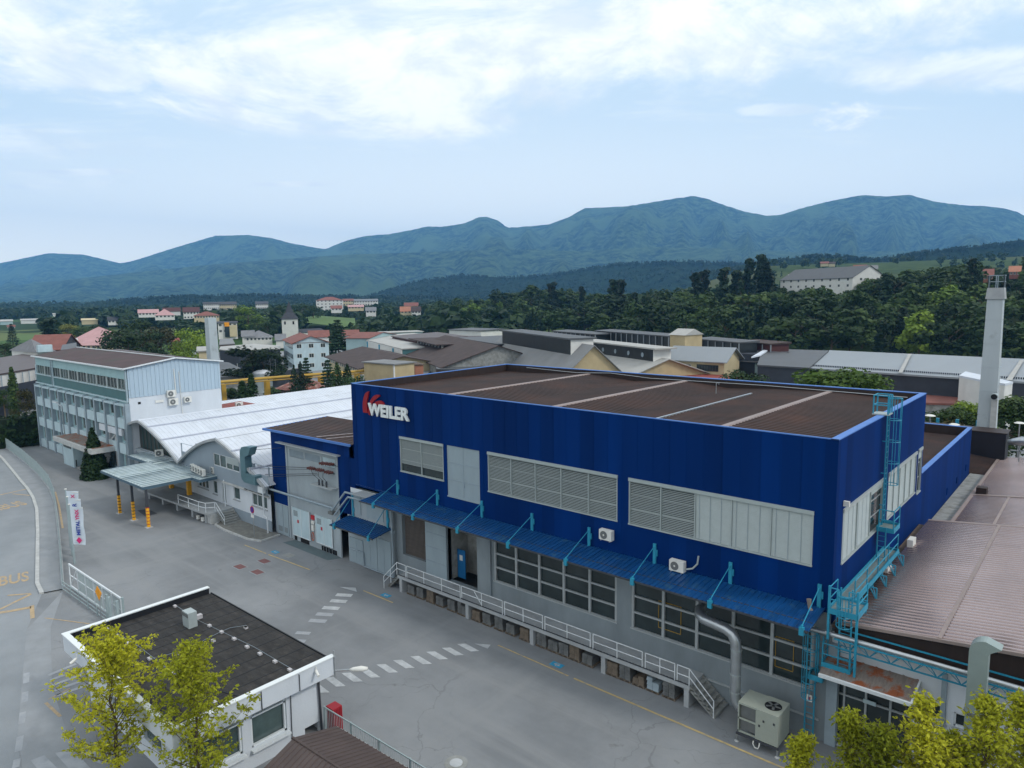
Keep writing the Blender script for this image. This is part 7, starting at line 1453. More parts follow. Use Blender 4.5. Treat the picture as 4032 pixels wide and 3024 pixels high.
# hillside right (real slope the wood stands on)
pxs = list(range(1450, 5200, 75)); ds = [160,180,200,225,250,275,300,325,350,380,420,470,530,600,680,780,900,1050,1250]
vs = []
for d in ds:
    for px in pxs: p = AT(px, d, hillz(px, d)-.6+.4*noise.noise(Vector((px*.01, d*.02, 0)))); vs.append(p)
n_ = len(pxs); fs = [(i*n_+j, i*n_+j+1, (i+1)*n_+j+1, (i+1)*n_+j) for i in range(len(ds)-1) for j in range(n_-1)]
mfl = forestmat('hillside_floor', (.03,.05,.015), (.06,.09,.025), .05, (.075,.085,.035), 1, .004)
o = MB().mesh(vs, fs).build('hillside', mfl, None, smooth=True, fix=False); tag(o, kind='structure')
SURF = []; HILLPTS = []
def ridge(name, prof, dc, df, db, m, sp=24, rows=26, amp=.10, seed=0, back=.3, px0=-900, px1=5000, pw=1.35):
    cols = list(range(px0, px1+1, sp)); vs = []; SURF.clear()
    R2 = rows+6
    for i in range(R2+1):
        for px in cols:
            D = lerp_tab(dc, px) if isinstance(dc, list) else dc; F_ = lerp_tab(df, px) if isinstance(df, list) else df
            zc = CAMH+(HZ(px)-lerp_tab(prof, px))/FPX*D+1
            if i <= rows:
                t = i/rows; d = F_+(D-F_)*t; sh = t**pw
                nz = noise.fractal(Vector((px*.0042+seed, t*1.6+seed, seed)), 1, 2.1, 6); nr = abs(noise.noise(Vector((px*.009+seed*3, t*.9, 2.0+seed))))
                z = zc*(sh+amp*nz*4*t*(1-t)**.6*.9-amp*1.6*nr*4*t*(1-t))
                z += zc*amp*.30*noise.fractal(Vector((px*.017+seed, t*6, seed+4)), 1, 2.1, 4)*4*t*(1-t); z = min(z, (zc-CAMH)*(d/D)+CAMH-2) if t < 1 else zc
                z += zc*.006*noise.noise(Vector((px*.09, t*9, seed)))
                if t == 1: z += zc*.003*noise.noise(Vector((px*.15, 0, seed)))
            else:
                t = (i-rows)/6; d = D*(1+t*back); z = zc*(1-t*t)
            if i == 0: z = -3
            vs.append(AT(px, d, z)); SURF.append((px, d, z, i/rows))
    n = len(cols); fs = [(i*n+j, i*n+j+1, (i+1)*n+j+1, (i+1)*n+j) for i in range(R2) for j in range(n-1)]
    o = MB().mesh(vs, fs).build(name, m, None, smooth=True, fix=False); tag(o, kind='structure'); return o
def HSAMP(n):
    rs = random.Random(n); P_ = [q for q in SURF if .35 < q[3] < 1.0 and -100 < q[0] < 4200]
    for _ in range(n): q = rs.choice(P_); HILLPTS.append((q[0]+rs.uniform(-14,14), q[1]+rs.uniform(-12,12), q[2]-2, 0))
S_ = 1.8228
SKY_ = [(-500,560),(-200,590),(0,574),(60,562),(125,549),(200,552),(275,570),(300,566),(370,545),(420,530),(480,513),(550,511),(600,517),(640,528),(700,539),(715,540),(760,522),(800,513),(850,509),(900,500),(930,493),(960,494),(1010,487),(1040,474),(1060,473),(1085,483),(1100,496),(1130,494),(1190,489),(1230,474),(1265,455),(1300,454),(1350,452),(1400,444),(1450,436),(1495,430),(1520,435),(1560,449),(1600,462),(1650,471),(1680,469),(1720,456),(1780,441),(1850,428),(1900,431),(1950,428),(2000,441),(2060,449),(2110,451),(2150,455),(2180,463),(2212,478),(2300,500),(2800,520)]
SKY_ = [(a*S_, b*S_) for a, b in SKY_]
ridge('mountains', SKY_, [(-900,7600),(1300,7000),(2700,6200),(3100,6000),(5000,5400)], [(-900,4300),(1000,3600),(2000,3100),(5000,2700)], 0, fm_far, sp=14, rows=60, amp=.20, seed=1.3)
LO = [(-500,640),(0,622),(150,606),(300,590),(480,572),(640,560),(760,552),(900,548),(1100,540),(1250,545),(1400,536),(1600,540),(1750,548),(1900,545),(2212,540),(2600,540)]
LO = [(a*S_, b*S_) for a, b in LO]
ridge('mountains', LO, [(-900,5200),(1300,4900),(5000,3900)], [(-900,3600),(1000,2900),(5000,2300)], 0, fm_far, sp=20, rows=36, amp=.22, seed=5.1)
HC = [(-500,700),(150,668),(240,652),(300,646),(420,641),(560,638),(700,641),(830,641),(1000,645),(1200,655),(2800,660)]; HC = [(a*S_, b*S_) for a, b in HC]
ridge('wooded_hill', HC, 1750, 1350, 0, fm_dark, sp=24, rows=10, amp=.1, seed=2, px0=150, px1=2300)
HSAMP(1400)
HB_ = [(600,690),(760,650),(820,634),(900,610),(1000,596),(1100,601),(1180,596),(1230,590),(1330,573),(1480,567),(1640,574),(1800,572),(2000,572),(2300,575),(2800,575)]; HB_ = [(a*S_, b*S_) for a, b in HB_]
ridge('wooded_hill', HB_, [(1000,2600),(3000,2100),(5000,2000)], [(1000,1800),(5000,1350)], 0, fm_dark, sp=24, rows=14, amp=.12, seed=3, px0=1150, px1=5000)
HSAMP(3600)
HD = [(1480,600),(1560,580),(1640,568),(1700,561),(1750,555),(1800,554),(1880,563),(1930,556),(1980,548),(2050,541),(2100,536),(2212,524),(2400,515),(2800,520)]; HD = [(a*S_, b*S_) for a, b in HD]
ridge('wooded_hill', HD, 1500, 1150, 0, fm_dark, sp=24, rows=10, amp=.05, seed=4, px0=2750, px1=5000)
HSAMP(900)
# valley meadow patches
def patch(pts, m, z=.06): 
    mb = MB(); mb.poly([(p.x, p.y, z) for p in pts]); return tag(mb.build('meadow', m, fix=False), kind='structure')
MM('meadow_green', (.075,.13,.03), .95, var=.15, vs=.03); MM('meadow_dry', (.20,.20,.09), .95, var=.15, vs=.03)
patch([G(*B6(120,640)),G(*B6(350,640)),G(*B6(360,700)),G(*B6(180,700))], m_['meadow_green']); patch([G(*B6(230,500)),G(*B6(560,500)),G(*B6(560,580)),G(*B6(230,590))], m_['meadow_green'])
mb = MB(); q = [AT(1185,520,-.5), AT(1410,470,-.5), AT(1440,640,14), AT(1180,650,14)]
for (a, b, z0) in (): pass
q = [RD(*Z2(400,590), 480), RD(*Z2(885,650), 400), RD(*Z2(880,560), 560), RD(*Z2(520,535), 620), RD(*Z2(400,560), 560)]; mb.poly(q); o = mb.build('meadow', m_['meadow_green'], None, fix=False); tag(o, kind='structure')
# ================================================================ trees
def leaf_quads(mb_v, mb_f, c, n, r, size, rg, flat=.0):
    for _ in range(n):
        # random point in the blob's shell
        v = Vector((rg.gauss(0,1), rg.gauss(0,1), rg.gauss(0,1))).normalized()*(rg.random()**.35)
        p = Vector((c[0]+v.x*r[0], c[1]+v.y*r[1], c[2]+v.z*r[2])); nrm = (v*.8+Vector((rg.uniform(-.7,.7), rg.uniform(-.7,.7), rg.uniform(-.2,.9)))).normalized()
        a = nrm.cross(Vector((rg.uniform(-1,1), rg.uniform(-1,1), rg.uniform(-1,1)))).normalized(); b = nrm.cross(a); s = size*rg.uniform(.6,1.3); k_ = len(mb_v)
        mb_v += [p-a*s*.5-b*s*.4, p+a*s*.5-b*s*.25, p+a*s*.4+b*s*.5, p-a*s*.35+b*s*.45]; mb_f.append((k_,k_+1,k_+2,k_+3))
def crown(kind, seed, n, size):
    rg = random.Random(seed); v, f = [], []
    if kind == 'broad':
        nb = 16
        for i in range(nb):
            a = rg.uniform(0, 2*PI); h = rg.uniform(.30,.90); rr = .30*math.sin(min(1, (1-h)/.62+.12)*PI/2)*rg.uniform(.4,1.1); b = rg.uniform(.10,.17)
            leaf_quads(v, f, (rr*math.cos(a), rr*math.sin(a), h), n//nb, (b,b,b*.8), size, rg)
    elif kind == 'conifer':
        m = 15
        for i in range(m):
            t = i/(m-1); z = .12+t*.86; R_ = .20*(1-t)**.85+.008; k_ = max(5, int(9*(1-t)+3))
            for j in range(k_): a = 2*PI*j/k_+i*1.1+rg.uniform(-.3,.3); q = R_*rg.uniform(.5,.95); leaf_quads(v, f, (q*math.cos(a), q*math.sin(a), z-q*.25), max(3, int(n/(m*k_))), (.035+.045*(1-t),.035+.045*(1-t),.018), size, rg)
    elif kind == 'pine':
        for i in range(20):
            t = .30+.68*(i+.5)/20; R_ = .10*(1.25-t*.9); a = rg.uniform(0, 2*PI); q = R_*rg.uniform(.1,1.1); leaf_quads(v, f, (q*math.cos(a), q*math.sin(a), t*.96), n//20, (.055,.055,.035), size, rg)
    elif kind == 'column':
        for i in range(22):
            t = i/21; R_ = .085*math.sin(min(1,(t*.9+.1)*1.2)*PI*.75+.3); leaf_quads(v, f, (0, 0, .04+t*.92), n//22, (.10*math.sin(min(1,(1-t)*1.6+.12)*PI/2)+.01,)*2+(.05,), size, rg)
    elif kind == 'cone':
        for i in range(24):
            t = i/23; R_ = .27*(1-t)**.8+.02; leaf_quads(v, f, (0,0,.02+t*.95), int(n/24*(1.7-1.4*t)), (R_,R_,.035), size, rg)
    else:
        for i in range(9): a = rg.uniform(0, 2*PI); q = rg.uniform(.05,.35); b = rg.uniform(.2,.3); leaf_quads(v, f, (q*math.cos(a), q*math.sin(a), rg.uniform(.3,.75)), n//9, (b,b,b), size, rg)
    me = bpy.data.meshes.new(kind+'_crown'); me.from_pydata([tuple(p) for p in v], [], f); return me
def trunk_mesh(kind, seed):
    rg = random.Random(seed); mb = MB()
    top = {'broad':.72,'conifer':.95,'pine':.93,'column':.6,'cone':.5}.get(kind, .4); r0 = {'broad':.018,'pine':.015}.get(kind, .013)
    mb.tube([(0,0,-.02),(rg.uniform(-.01,.01),0,top*.5),(rg.uniform(-.02,.02),rg.uniform(-.02,.02),top)], r0, 6, False, [r0*1.3,r0,r0*.3])
    if kind in ('broad','pine'):
        for i in range(7): a = rg.uniform(0, 2*PI); h = rg.uniform(.28,.62) if kind == 'broad' else rg.uniform(.4,.85); L_ = .22 if kind == 'broad' else .1; mb.tube([(0,0,h),(L_*math.cos(a)*.5,L_*math.sin(a)*.5,h+.08),(L_*math.cos(a),L_*math.sin(a),h+.18)], r0*.4, 5, False, [r0*.5,r0*.35,r0*.12])
    me = bpy.data.meshes.new(kind+'_trunk'); me.from_pydata(mb.v, [], mb.f); me.materials.append(m_['bark']); return me
TPL = {}
def tpl(kind, mat_, var, n, size):
    k_ = (kind, mat_.name, var, n)
    if k_ not in TPL:
        me = crown(kind, hash((kind, var)) % 1000+var*17, n, size); me.materials.append(mat_); TPL[k_] = (me, trunk_mesh(kind, var))
    return TPL[k_]
import zlib
def hash(t): return zlib.crc32(repr(t).encode())
KN = {'broad':'deciduous_tree','conifer':'conifer_tree','pine':'pine_tree','column':'columnar_tree','cone':'conical_tree','shrub':'shrub'}
def tree(x, y, z, h, kind='broad', mt=None, label='', grp=None, w=1.0, n=900, size=.05, var=None, trunk=True, cat=None):
    mt = mt or L_mid; var = rnd.randrange(3) if var is None else var; cm, tm = tpl(kind, mt, var, n, size)
    t = thing(KN[kind], label, cat or ('shrub' if kind == 'shrub' else 'tree'), (x, y, z), grp); t.rotation_euler.z = rnd.uniform(0, 2*PI)
    c = bpy.data.objects.new('crown', cm); COL.objects.link(c); c.parent = t; c.scale = (h*w, h*w, h)
    if trunk: k_ = bpy.data.objects.new('trunk', tm); COL.objects.link(k_); k_.parent = t; k_.scale = (h, h, h)
    return t
def ctree(px, pytop, d, zb, kind, mt, label, w=1.0, n=1600, size=.035, grp=None, **k):
    """tree standing at ground zb, distance d, whose top reaches the given sight line"""
    p = RD(px, pytop, d); return tree(p.x, p.y, zb, max(1.5, p.z-zb), kind, mt, label, grp, w, n, size, **k)
# named single trees, left to right
T = [
 (Z1(95,985),158,0,'column',L_mid,'tall green columnar tree at the left of the office block',.85,{}),
 (Z1(205,1150),154,0,'broad',L_rust,'brownish tree right of the tall columnar one beside the office block',.9,{}),
 (Z1(20,1150),165,0,'broad',L_mid,'green tree at the left edge behind the hedge',.8,{}),
 (Z1(40,755),300,0,'broad',L_mid,'round green tree at the left edge above the brown factory roof',1.5,{}),
 (Z1(410,540),330,0,'pine',L_con,'wide dark cedar rising left of the pink roof',2.2,{}),
 (Z1(95,610),420,0,'conifer',L_con,'dark conifer in the field at the far left',1.3,{}),
 (Z1(590,595),420,0,'broad',L_yel,'round yellow green tree above the pink roof',1.3,{}),
 (Z1(1010,610),250,0,'broad',L_dark,'big dark tree left of centre behind the office block roof',1.25,{}),
 (Z1(1100,650),235,0,'broad',L_dark,'massive dark green tree directly above the office block roof',1.4,{}),
 (Z1(1215,545),290,0,'broad',L_mid,'tall green tree behind the dark group above the office roof',1.2,{}),
 (Z1(1390,590),260,0,'broad',L_rust,'brownish green tree left of the red house',1.2,{}),
 (Z1(1300,640),250,0,'broad',L_dark,'dark tree between the green and the brownish tree',1.1,{}),
 (Z1(1620,610),230,0,'broad',L_lime,'bright green tree right of the red house',.95,{}),
 (Z1(1720,660),220,0,'broad',L_lime,'second bright green tree left of the second chimney',.95,{}),
 (Z1(930,640),330,0,'broad',L_mid,'pale green tree right of the pink roof',1.1,{}),
 (Z1(730,610),400,0,'broad',L_mid,'tree behind the middle of the pink roof',1.5,{}),
 (Z1(840,600),430,0,'broad',L_dark,'dark tree behind the right end of the pink roof',1.4,{}),
 (B4(1000,150),420,0,'broad',L_lime,'large bright green tree towering left of the church',1.5,{}),
 (B4(870,230),440,0,'broad',L_mid,'tree joined left of the large bright one',1.2,{}),
 (B4(1160,330),400,0,'broad',L_mid,'rounded tree right of the large bright one',1.3,{}),
 (B4(1300,390),390,0,'broad',L_mid,'low rounded tree just left of the church tower',1.4,{}),
 (B4(1450,170),520,4,'broad',L_dark,'dark tree behind the church spire on its left',1.5,{}),
 (B4(1800,150),560,4,'broad',L_mid,'tree row behind the church spire on its right',1.4,{}),
 (B4(1960,170),560,4,'broad',L_mid,'last tree of the row left of the white apartment block',1.3,{}),
 (B4(1060,720),178,0,'broad',L_dark,'big round chestnut tree behind the dome tank',1.75,{}),
 (B4(1230,790),180,0,'broad',L_dark,'right half of the chestnut pair behind the dome tank',1.5,{}),
 (Z2(725,575),255,0,'conifer',L_con,'tall dark spruce right of the mint office',1.75,dict(n=2600)),
 (Z2(450,905),155,0,'conifer',L_con,'dark thuja at the left of the mint office foot',1.15,{}),
 (Z2(345,965),148,0,'cone',L_con,'dense dark green conical tree left of the rusty pyramid roof tip',.85,{}),
 (Z2(400,935),150,0,'cone',L_con,'dense dark green conical tree above the rusty pyramid roof',.85,{}),
 (Z2(640,925),142,0,'conifer',L_con,'dark conifer right of the rusty pyramid roof, leftmost of its clump',1.25,{}),
 (Z2(720,945),138,0,'cone',L_hedge,'middle bushy conifer of the clump right of the rusty pyramid roof',1.1,{}),
 (Z2(810,955),136,0,'cone',L_hedge,'right bushy conifer of the clump right of the rusty pyramid roof',1.1,{}),
 (Z2(870,1020),132,0,'broad',L_hedge,'low dark shrub tree at the right end of the conifer clump',1.1,{}),
 (B4(930,1290),128,0,'column',L_hedge,'small dark column tree under the yellow pipe',1.7,{}),
 (B4(1062,1190),132,0,'column',L_hedge,'slender column tree in front of the yellow pipe',1.3,{}),
 (Z2(200,1000),190,0,'shrub',L_mid,'little round tree by the mint office',1.0,{}),
 (Z3(2020,975),122,0,'broad',L_dark,'dark tree top behind the blue factory roof edge',1.2,{}),
 (Z3(2120,1000),118,0,'broad',L_mid,'lower green tree beside the dark tree behind the factory roof',1.1,{}),
 (Z4(640,925),108,0,'broad',L_lime,'bright lime green tree crown behind the factory roof',1.75,dict(n=3000,size=.03)),
 (Z4(760,925),106,0,'broad',L_lime,'right half of the bright lime crown behind the factory roof',1.35,dict(n=3000,size=.03)),
 (Z4(480,975),110,0,'broad',L_lime,'low left shoulder of the bright lime crown behind the factory roof',1.4,dict(n=2000,size=.03)),
 (Z4(900,1060),104,0,'broad',L_lime,'small lime tree at the right of the bright crown behind the factory',1.5,{}),
 (Z4(1640,1255),100,0,'broad',L_mid,'leafy tree left of the chimney foot',1.25,dict(n=3000,size=.03)),
 (Z4(1750,1235),104,0,'broad',L_lime,'brighter tree touching the chimney foot on its left',1.1,dict(n=3000,size=.03)),
 (Z4(1545,1330),98,0,'broad',L_rust,'brownish bush tree left of the leafy chimney trees',1.1,{}),
 (Z4(2080,1190),100,0,'broad',L_mid,'leafy tree right of the chimney foot',1.2,dict(n=3000,size=.03)),
 (Z4(2190,1230),98,0,'broad',L_mid,'leafy tree at the right frame edge beside the chimney',1.2,dict(n=3000,size=.03)),
 (Z4(1430,1300),102,0,'broad',L_mid,'small tree between blue factory edge and turquoise posts',1.0,{}),
]
ORD_ = ['leftmost','second','third','fourth','fifth','sixth','seventh','eighth','ninth','tenth','eleventh','twelfth','thirteenth']
for (p, d, zb, kind, mt, lab, w, kw) in T: ctree(p[0], p[1], d, zb, kind, mt, lab, w, **kw)
for i in range(13):
    px = 3068+i*20; d = 404+(i % 3)*5; z = hillz(px, d)-.5; p = AT(px, d, z); h = CAMH+(HZ(px)-(1132+(i*7) % 19+(40 if i == 12 else 0)))/FPX*d-z
    tree(p.x, p.y, z, max(6, h), 'broad', (L_dark, L_mid)[i % 2], '%s leafy tree standing directly below the cream apartment block wall' % ORD_[i], 'trees below the apartment block', 1.25, 1100, .055)
tp = G(378, 1882); tree(tp.x, tp.y, 0, 6.4, 'cone', L_hedge, 'dark clipped conical thuja in front of the entrance porch', None, 1.0, 6000, .045, 0, True); c_ = None
# hedge at far left
HG = thing('hedge', 'tall clipped dark green hedge at the left edge beside the street', 'hedge', tuple(v2(G(60,1780)))); rg = random.Random(5); v, f = [], []
a, b = G(-60,1775), G(150,1752)
for i in range(90): p = a.lerp(b, i/89); leaf_quads(v, f, (p.x+rg.uniform(-.4,.4), p.y+rg.uniform(0,2.5), rg.uniform(.5,4.6)), 90, (1.0,1.0,.9), .42, rg)
me = bpy.data.meshes.new('foliage'); me.from_pydata([tuple(q-wl(HG)) for q in v], [], f); me.materials.append(L_hedge); o = bpy.data.objects.new('foliage', me); COL.objects.link(o); o.parent = HG
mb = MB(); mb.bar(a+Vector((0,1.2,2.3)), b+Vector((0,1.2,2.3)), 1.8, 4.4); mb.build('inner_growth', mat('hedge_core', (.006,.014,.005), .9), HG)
# shrubs by the garage and behind white hall
for i, (x, y) in enumerate(((720,1400),(820,1420),(1010,1440),(1330,1390),(1420,1400))): p = G(*B4(x, y), 2.2); tree(p.x, p.y, 0, 2.6, 'shrub', L_mid if i % 2 else L_hedge, ['leftmost dark shrub behind the white hall roof','second shrub from the left behind the white hall roof','shrub below the slender column tree','shrub left of the rusty pyramid roof','shrub touching the rusty pyramid roof'][i], None, 1.3, 700, .12)
# ---- wood on the slope: individual trees
PROF = [(1500,1200),(1650,1192),(1700,1180),(1800,1170),(1900,1165),(1960,1150),(2010,1100),(2050,1130),(2140,1095),(2200,1098),(2230,1130),(2300,1110),(2360,1140),(2410,1092),(2450,1092),(2480,1140),(2600,1136),(2700,1128),(2735,1060),(2790,1042),(2850,1040),(2900,1050),(2920,1012),(2940,1012),(2965,992),(2995,990),(3025,1060),(3060,1110),(3110,1118),(3200,1108),(3300,1125),(3330,1165),(3370,1110),(3420,1070),(3500,1060),(3600,1040),(3700,1015),(3800,1006),(3880,1030),(3960,1040),(4032,1000),(4300,1000)]
rg = random.Random(11); cnt = 0; cand = []
px = 1640
for row in range(14):
    px = 1640+rg.uniform(0, 40)
    while px < 4130:
        f_ = lerp_tab(FOOT, px); d = f_+4+row*13+rg.uniform(-4,4); step = 12.0/d*FPX*(1.0+.08*row); cand.append((px+rg.uniform(-.25,.25)*step, d, row)); px += step
out = []
for (px, d, row) in cand:
    z = hillz(px, d)-.5; nat = rg.uniform(13,20)+(3 if row > 8 else 0); cap = CAMH+(HZ(px)-lerp_tab(PROF, px)-rg.uniform(0,14))/FPX*d-z
    h = min(nat, cap)
    if row >= 8: h = min(cap, 34 if lerp_tab(PROF, px) < 1110 and px < 3060 else 28)
    if h < 6: continue
    out.append((px, d, z, h, row))
# keep those that rise above the rows in front
out.sort(key=lambda q: q[1]); seen = {}; fin_ = []
for q in out:
    px, d, z, h, row = q; top = HZ(px)-(z+h-CAMH)/d*FPX; k0, k1 = int((px-4/d*FPX)/12), int((px+4/d*FPX)/12); vis = sum(1 for k_ in range(k0, k1+1) if seen.get(k_, 9999) > top+10)
    if vis == 0: continue
    for k_ in range(k0, k1+1): seen[k_] = min(seen.get(k_, 9999), top)
    fin_.append(q)
rg.shuffle(fin_)
fin_ = fin_[:285]
WOODT = []
def clear(px, top, d, hw):
    return not any(k_[4] > d and px+hw > k_[0] and px-hw < k_[1] and top < k_[3] for k_ in KEEP)
for (px, d, z, h, row) in fin_:
    p = AT(px, d, z); top = HZ(px)-(z+h-CAMH)/d*FPX
    if not clear(px, top, d, 3/d*FPX):
        h = h*.55
        if not clear(px, HZ(px)-(z+h-CAMH)/d*FPX, d, 2/d*FPX): continue
    r = rg.random(); tall = lerp_tab(PROF, px) < 1100 and row > 6 and px < 3050
    if tall or r < .16: kd, mt, w = ('pine', L_con, 1.15) if r > .06 else ('conifer', L_con, 1.3)
    elif r < .52: kd, mt, w = 'broad', L_mid, 1.35
    elif r < .88: kd, mt, w = 'broad', L_dark, 1.35
    else: kd, mt, w = 'broad', L_lime if r > .97 else L_mid, 1.2
    lab = {'pine':'dark slender pine standing in the wood on the slope behind the halls','conifer':'dark spruce standing in the wood on the slope behind the halls','broad':'leafy green tree of the wood on the slope behind the halls'}[kd]
    if mt is L_dark: lab = 'dark leafy tree of the wood on the slope behind the halls'
    if mt is L_lime: lab = 'bright green tree of the wood on the slope behind the halls'
    WOODT.append((px, row, kd, mt, tree(p.x, p.y, z, h, kd, mt, lab, 'trees of the wood on the slope', w*rg.uniform(.85,1.2), 1100, .055)))
ZN = [(1800,'above the far flat halls'),(2000,'above the pillared brown block'),(2200,'above the big grey gable'),(2420,'above the lantern roofed hall'),(2640,'above the small tan tower'),(2850,'above the yellow office'),(3050,'above the dark grey hall roof'),(3250,'below the cream apartments'),(3450,'right of the cream apartments'),(3650,'above the middle of the long grey roof'),(3850,'just left of the tall chimney'),(9999,'right of the tall chimney')]
ORD = ['leftmost','second','third','fourth','fifth','sixth','seventh','eighth','ninth','tenth','eleventh','twelfth','thirteenth','fourteenth']
grpd = {}
for q in WOODT:
    zn = next(s for e, s in ZN if q[0] < e); rw = 'front row' if q[1] < 2 else 'middle rows' if q[1] < 7 else 'back rows'; kd = {'pine':'slender pine','conifer':'dark spruce'}.get(q[2], 'dark leafy tree' if q[3] is L_dark else 'bright leafy tree' if q[3] is L_lime else 'green leafy tree')
    grpd.setdefault((kd, rw, zn), []).append(q)
for (kd, rw, zn), L_ in grpd.items():
    L_.sort(key=lambda q: q[0])
    for i, q in enumerate(L_): q[4]['label'] = ('%s %s of the %s %s' % (ORD[min(i, 13)], kd, rw, zn)) if len(L_) > 1 else '%s in the wood, %s, %s' % (kd, rw, zn)
# ---- far woodland as mass
def woodland(name, spots_, m, n=34, conifer=.4, seed=1, lf=.3):
    rg = random.Random(seed); v, f = [], []
    for (x, y, z, h) in spots_:
        if rg.random() < conifer:
            for i in range(n//2):
                t = rg.random(); R_ = h*.16*(1-t)+.2; a = rg.uniform(0, 2*PI); leaf_quads(v, f, (x+R_*.6*math.cos(a), y+R_*.6*math.sin(a), z+h*(.12+.86*t)), 1, (R_*.5,R_*.5,.6), h*.17, rg)
        else: leaf_quads(v, f, (x, y, z+h*.55), n, (h*.42,h*.42,h*.42), h*lf, rg)
    me = bpy.data.meshes.new(name); me.from_pydata([tuple(p) for p in v], [], f); me.materials.append(m); o = bpy.data.objects.new(name, me); COL.objects.link(o); tag(o, kind='stuff', label='distant mass of mixed woodland trees', cat='woodland'); return o
sp = []; rg = random.Random(21)
for _ in range(9500):
    px = rg.uniform(-150, 2050); d = 300*(1750/300)**rg.random()
    if d < 330+200*rg.random(): continue
    if noise.noise(Vector((px*.004, math.log(d)*6, 3.7))) < -.30: continue
    if px < 250 and d < 520: continue
    if px > 1180 and px < 1420 and 380 < d < 620: continue
    f_ = lerp_tab(FOOT, px) if px > 1500 else 9999
    h = rg.uniform(9,17); z = 0; 
    if d > 1350: z = 12*sm((d-1350)/400)
    top = HZ(px)-(z+h-CAMH)/d*FPX
    if not clear(px, top, d, h*.45/d*FPX): continue
    p = AT(px, d, z-1); sp.append((p.x, p.y, z-1, h))
woodland('valley_woodland', sp, leafmat('foliage_far', (.014,.034,.012), (.045,.08,.02)), 30, .25, 4)
sp = []
for _ in range(900):
    px = rg.uniform(1650, 4250); f_ = lerp_tab(FOOT, px); d = f_+165+rg.random()**1.5*330; z = hillz(px, d); h = rg.uniform(12,18); cap = CAMH+(HZ(px)-lerp_tab(PROF, px)-12)/FPX*d-z; h = min(h, cap)
    if h < 4: continue
    if not clear(px, HZ(px)-(z+h-CAMH)/d*FPX, d, 5/d*FPX): continue
    p = AT(px, d, z-1); sp.append((p.x, p.y, z-1, h))
for _ in range(420):
    px = rg.uniform(2900, 4250); d = rg.uniform(620, 1100); z = hillz(px, d)
    if noise.noise(Vector((px*.006, d*.01, 1))) < .08: continue
    h = rg.uniform(7,12)
    if not clear(px, HZ(px)-(z+h-CAMH)/d*FPX, d, 5/d*FPX): continue
    p = AT(px, d, z-1); sp.append((p.x, p.y, z-1, h))
woodland('slope_woodland', sp, leafmat('foliage_slope', (.010,.028,.010), (.035,.062,.018)), 46, .3, 5)
# crest conifers along hill lines
sp = []
for (prof, D, x0, x1, n_, hh) in ((HC,1745,350,2000,420,(12,20)),(HB_,[(1000,2595),(3000,2095),(5000,1995)],1450,2950,420,(13,22)),(HD,1498,2950,4200,330,(9,16))):
    for _ in range(n_):
        px = rg.uniform(x0, x1); D_ = lerp_tab(D, px) if isinstance(D, list) else D; k_ = rg.uniform(.985,1.0); z = CAMH+(HZ(px)-lerp_tab(prof, px))/FPX*D_; d = D_*k_; h = rg.uniform(*hh); p = AT(px, d, z-h*.55); sp.append((p.x, p.y, z-h*.62, h))
for (sx, sd_, sz, sh) in HILLPTS:
    k_ = rg.uniform(9,17); sp.append((*AT(sx, sd_, 0).xy, sz-k_*.35, k_))
woodland('crest_woodland', sp, leafmat('foliage_crest', (.008,.024,.009), (.024,.045,.015)), 26, .7, 6, .34)
# distant village specks at the left end of the valley
sp_ = random.Random(8)
for i in range(34):
    px, d = sp_.uniform(5, 430), sp_.uniform(1500, 2600); p = AT(px, d, 0); w = sp_.uniform(9,16); t = thing('far_house', '%s tiny hazy house counted from the left in the far village' % ('number %d' % (i+1)) if False else 'tiny pale house of the hazy village at the far left', 'house', (p.x,p.y,0), 'houses of the hazy far village'); hh = sp_.uniform(5,8)
    MB().box(p.x-w/2,p.x+w/2,p.y-5,p.y+5,0,hh).build('wall', m_['off_white'], t); mb = MB(); mb.mesh([(p.x-w/2-.5,p.y-5.5,hh),(p.x+w/2+.5,p.y-5.5,hh),(p.x+w/2+.5,p.y+5.5,hh),(p.x-w/2-.5,p.y+5.5,hh),(p.x-w/2-.5,p.y,hh+3.5),(p.x+w/2+.5,p.y,hh+3.5)], [(0,1,5,4),(2,3,4,5),(0,4,3),(1,2,5)]); mb.build('roof', m_['red_tile' if i % 3 else 'grey_tile'], t, fix=False)
p = RD(*Z1(652,380), 4150); tag(sheet('quarry', [(0,0)]*3, m_['pale_roof'], 0), kind='structure') if False else None
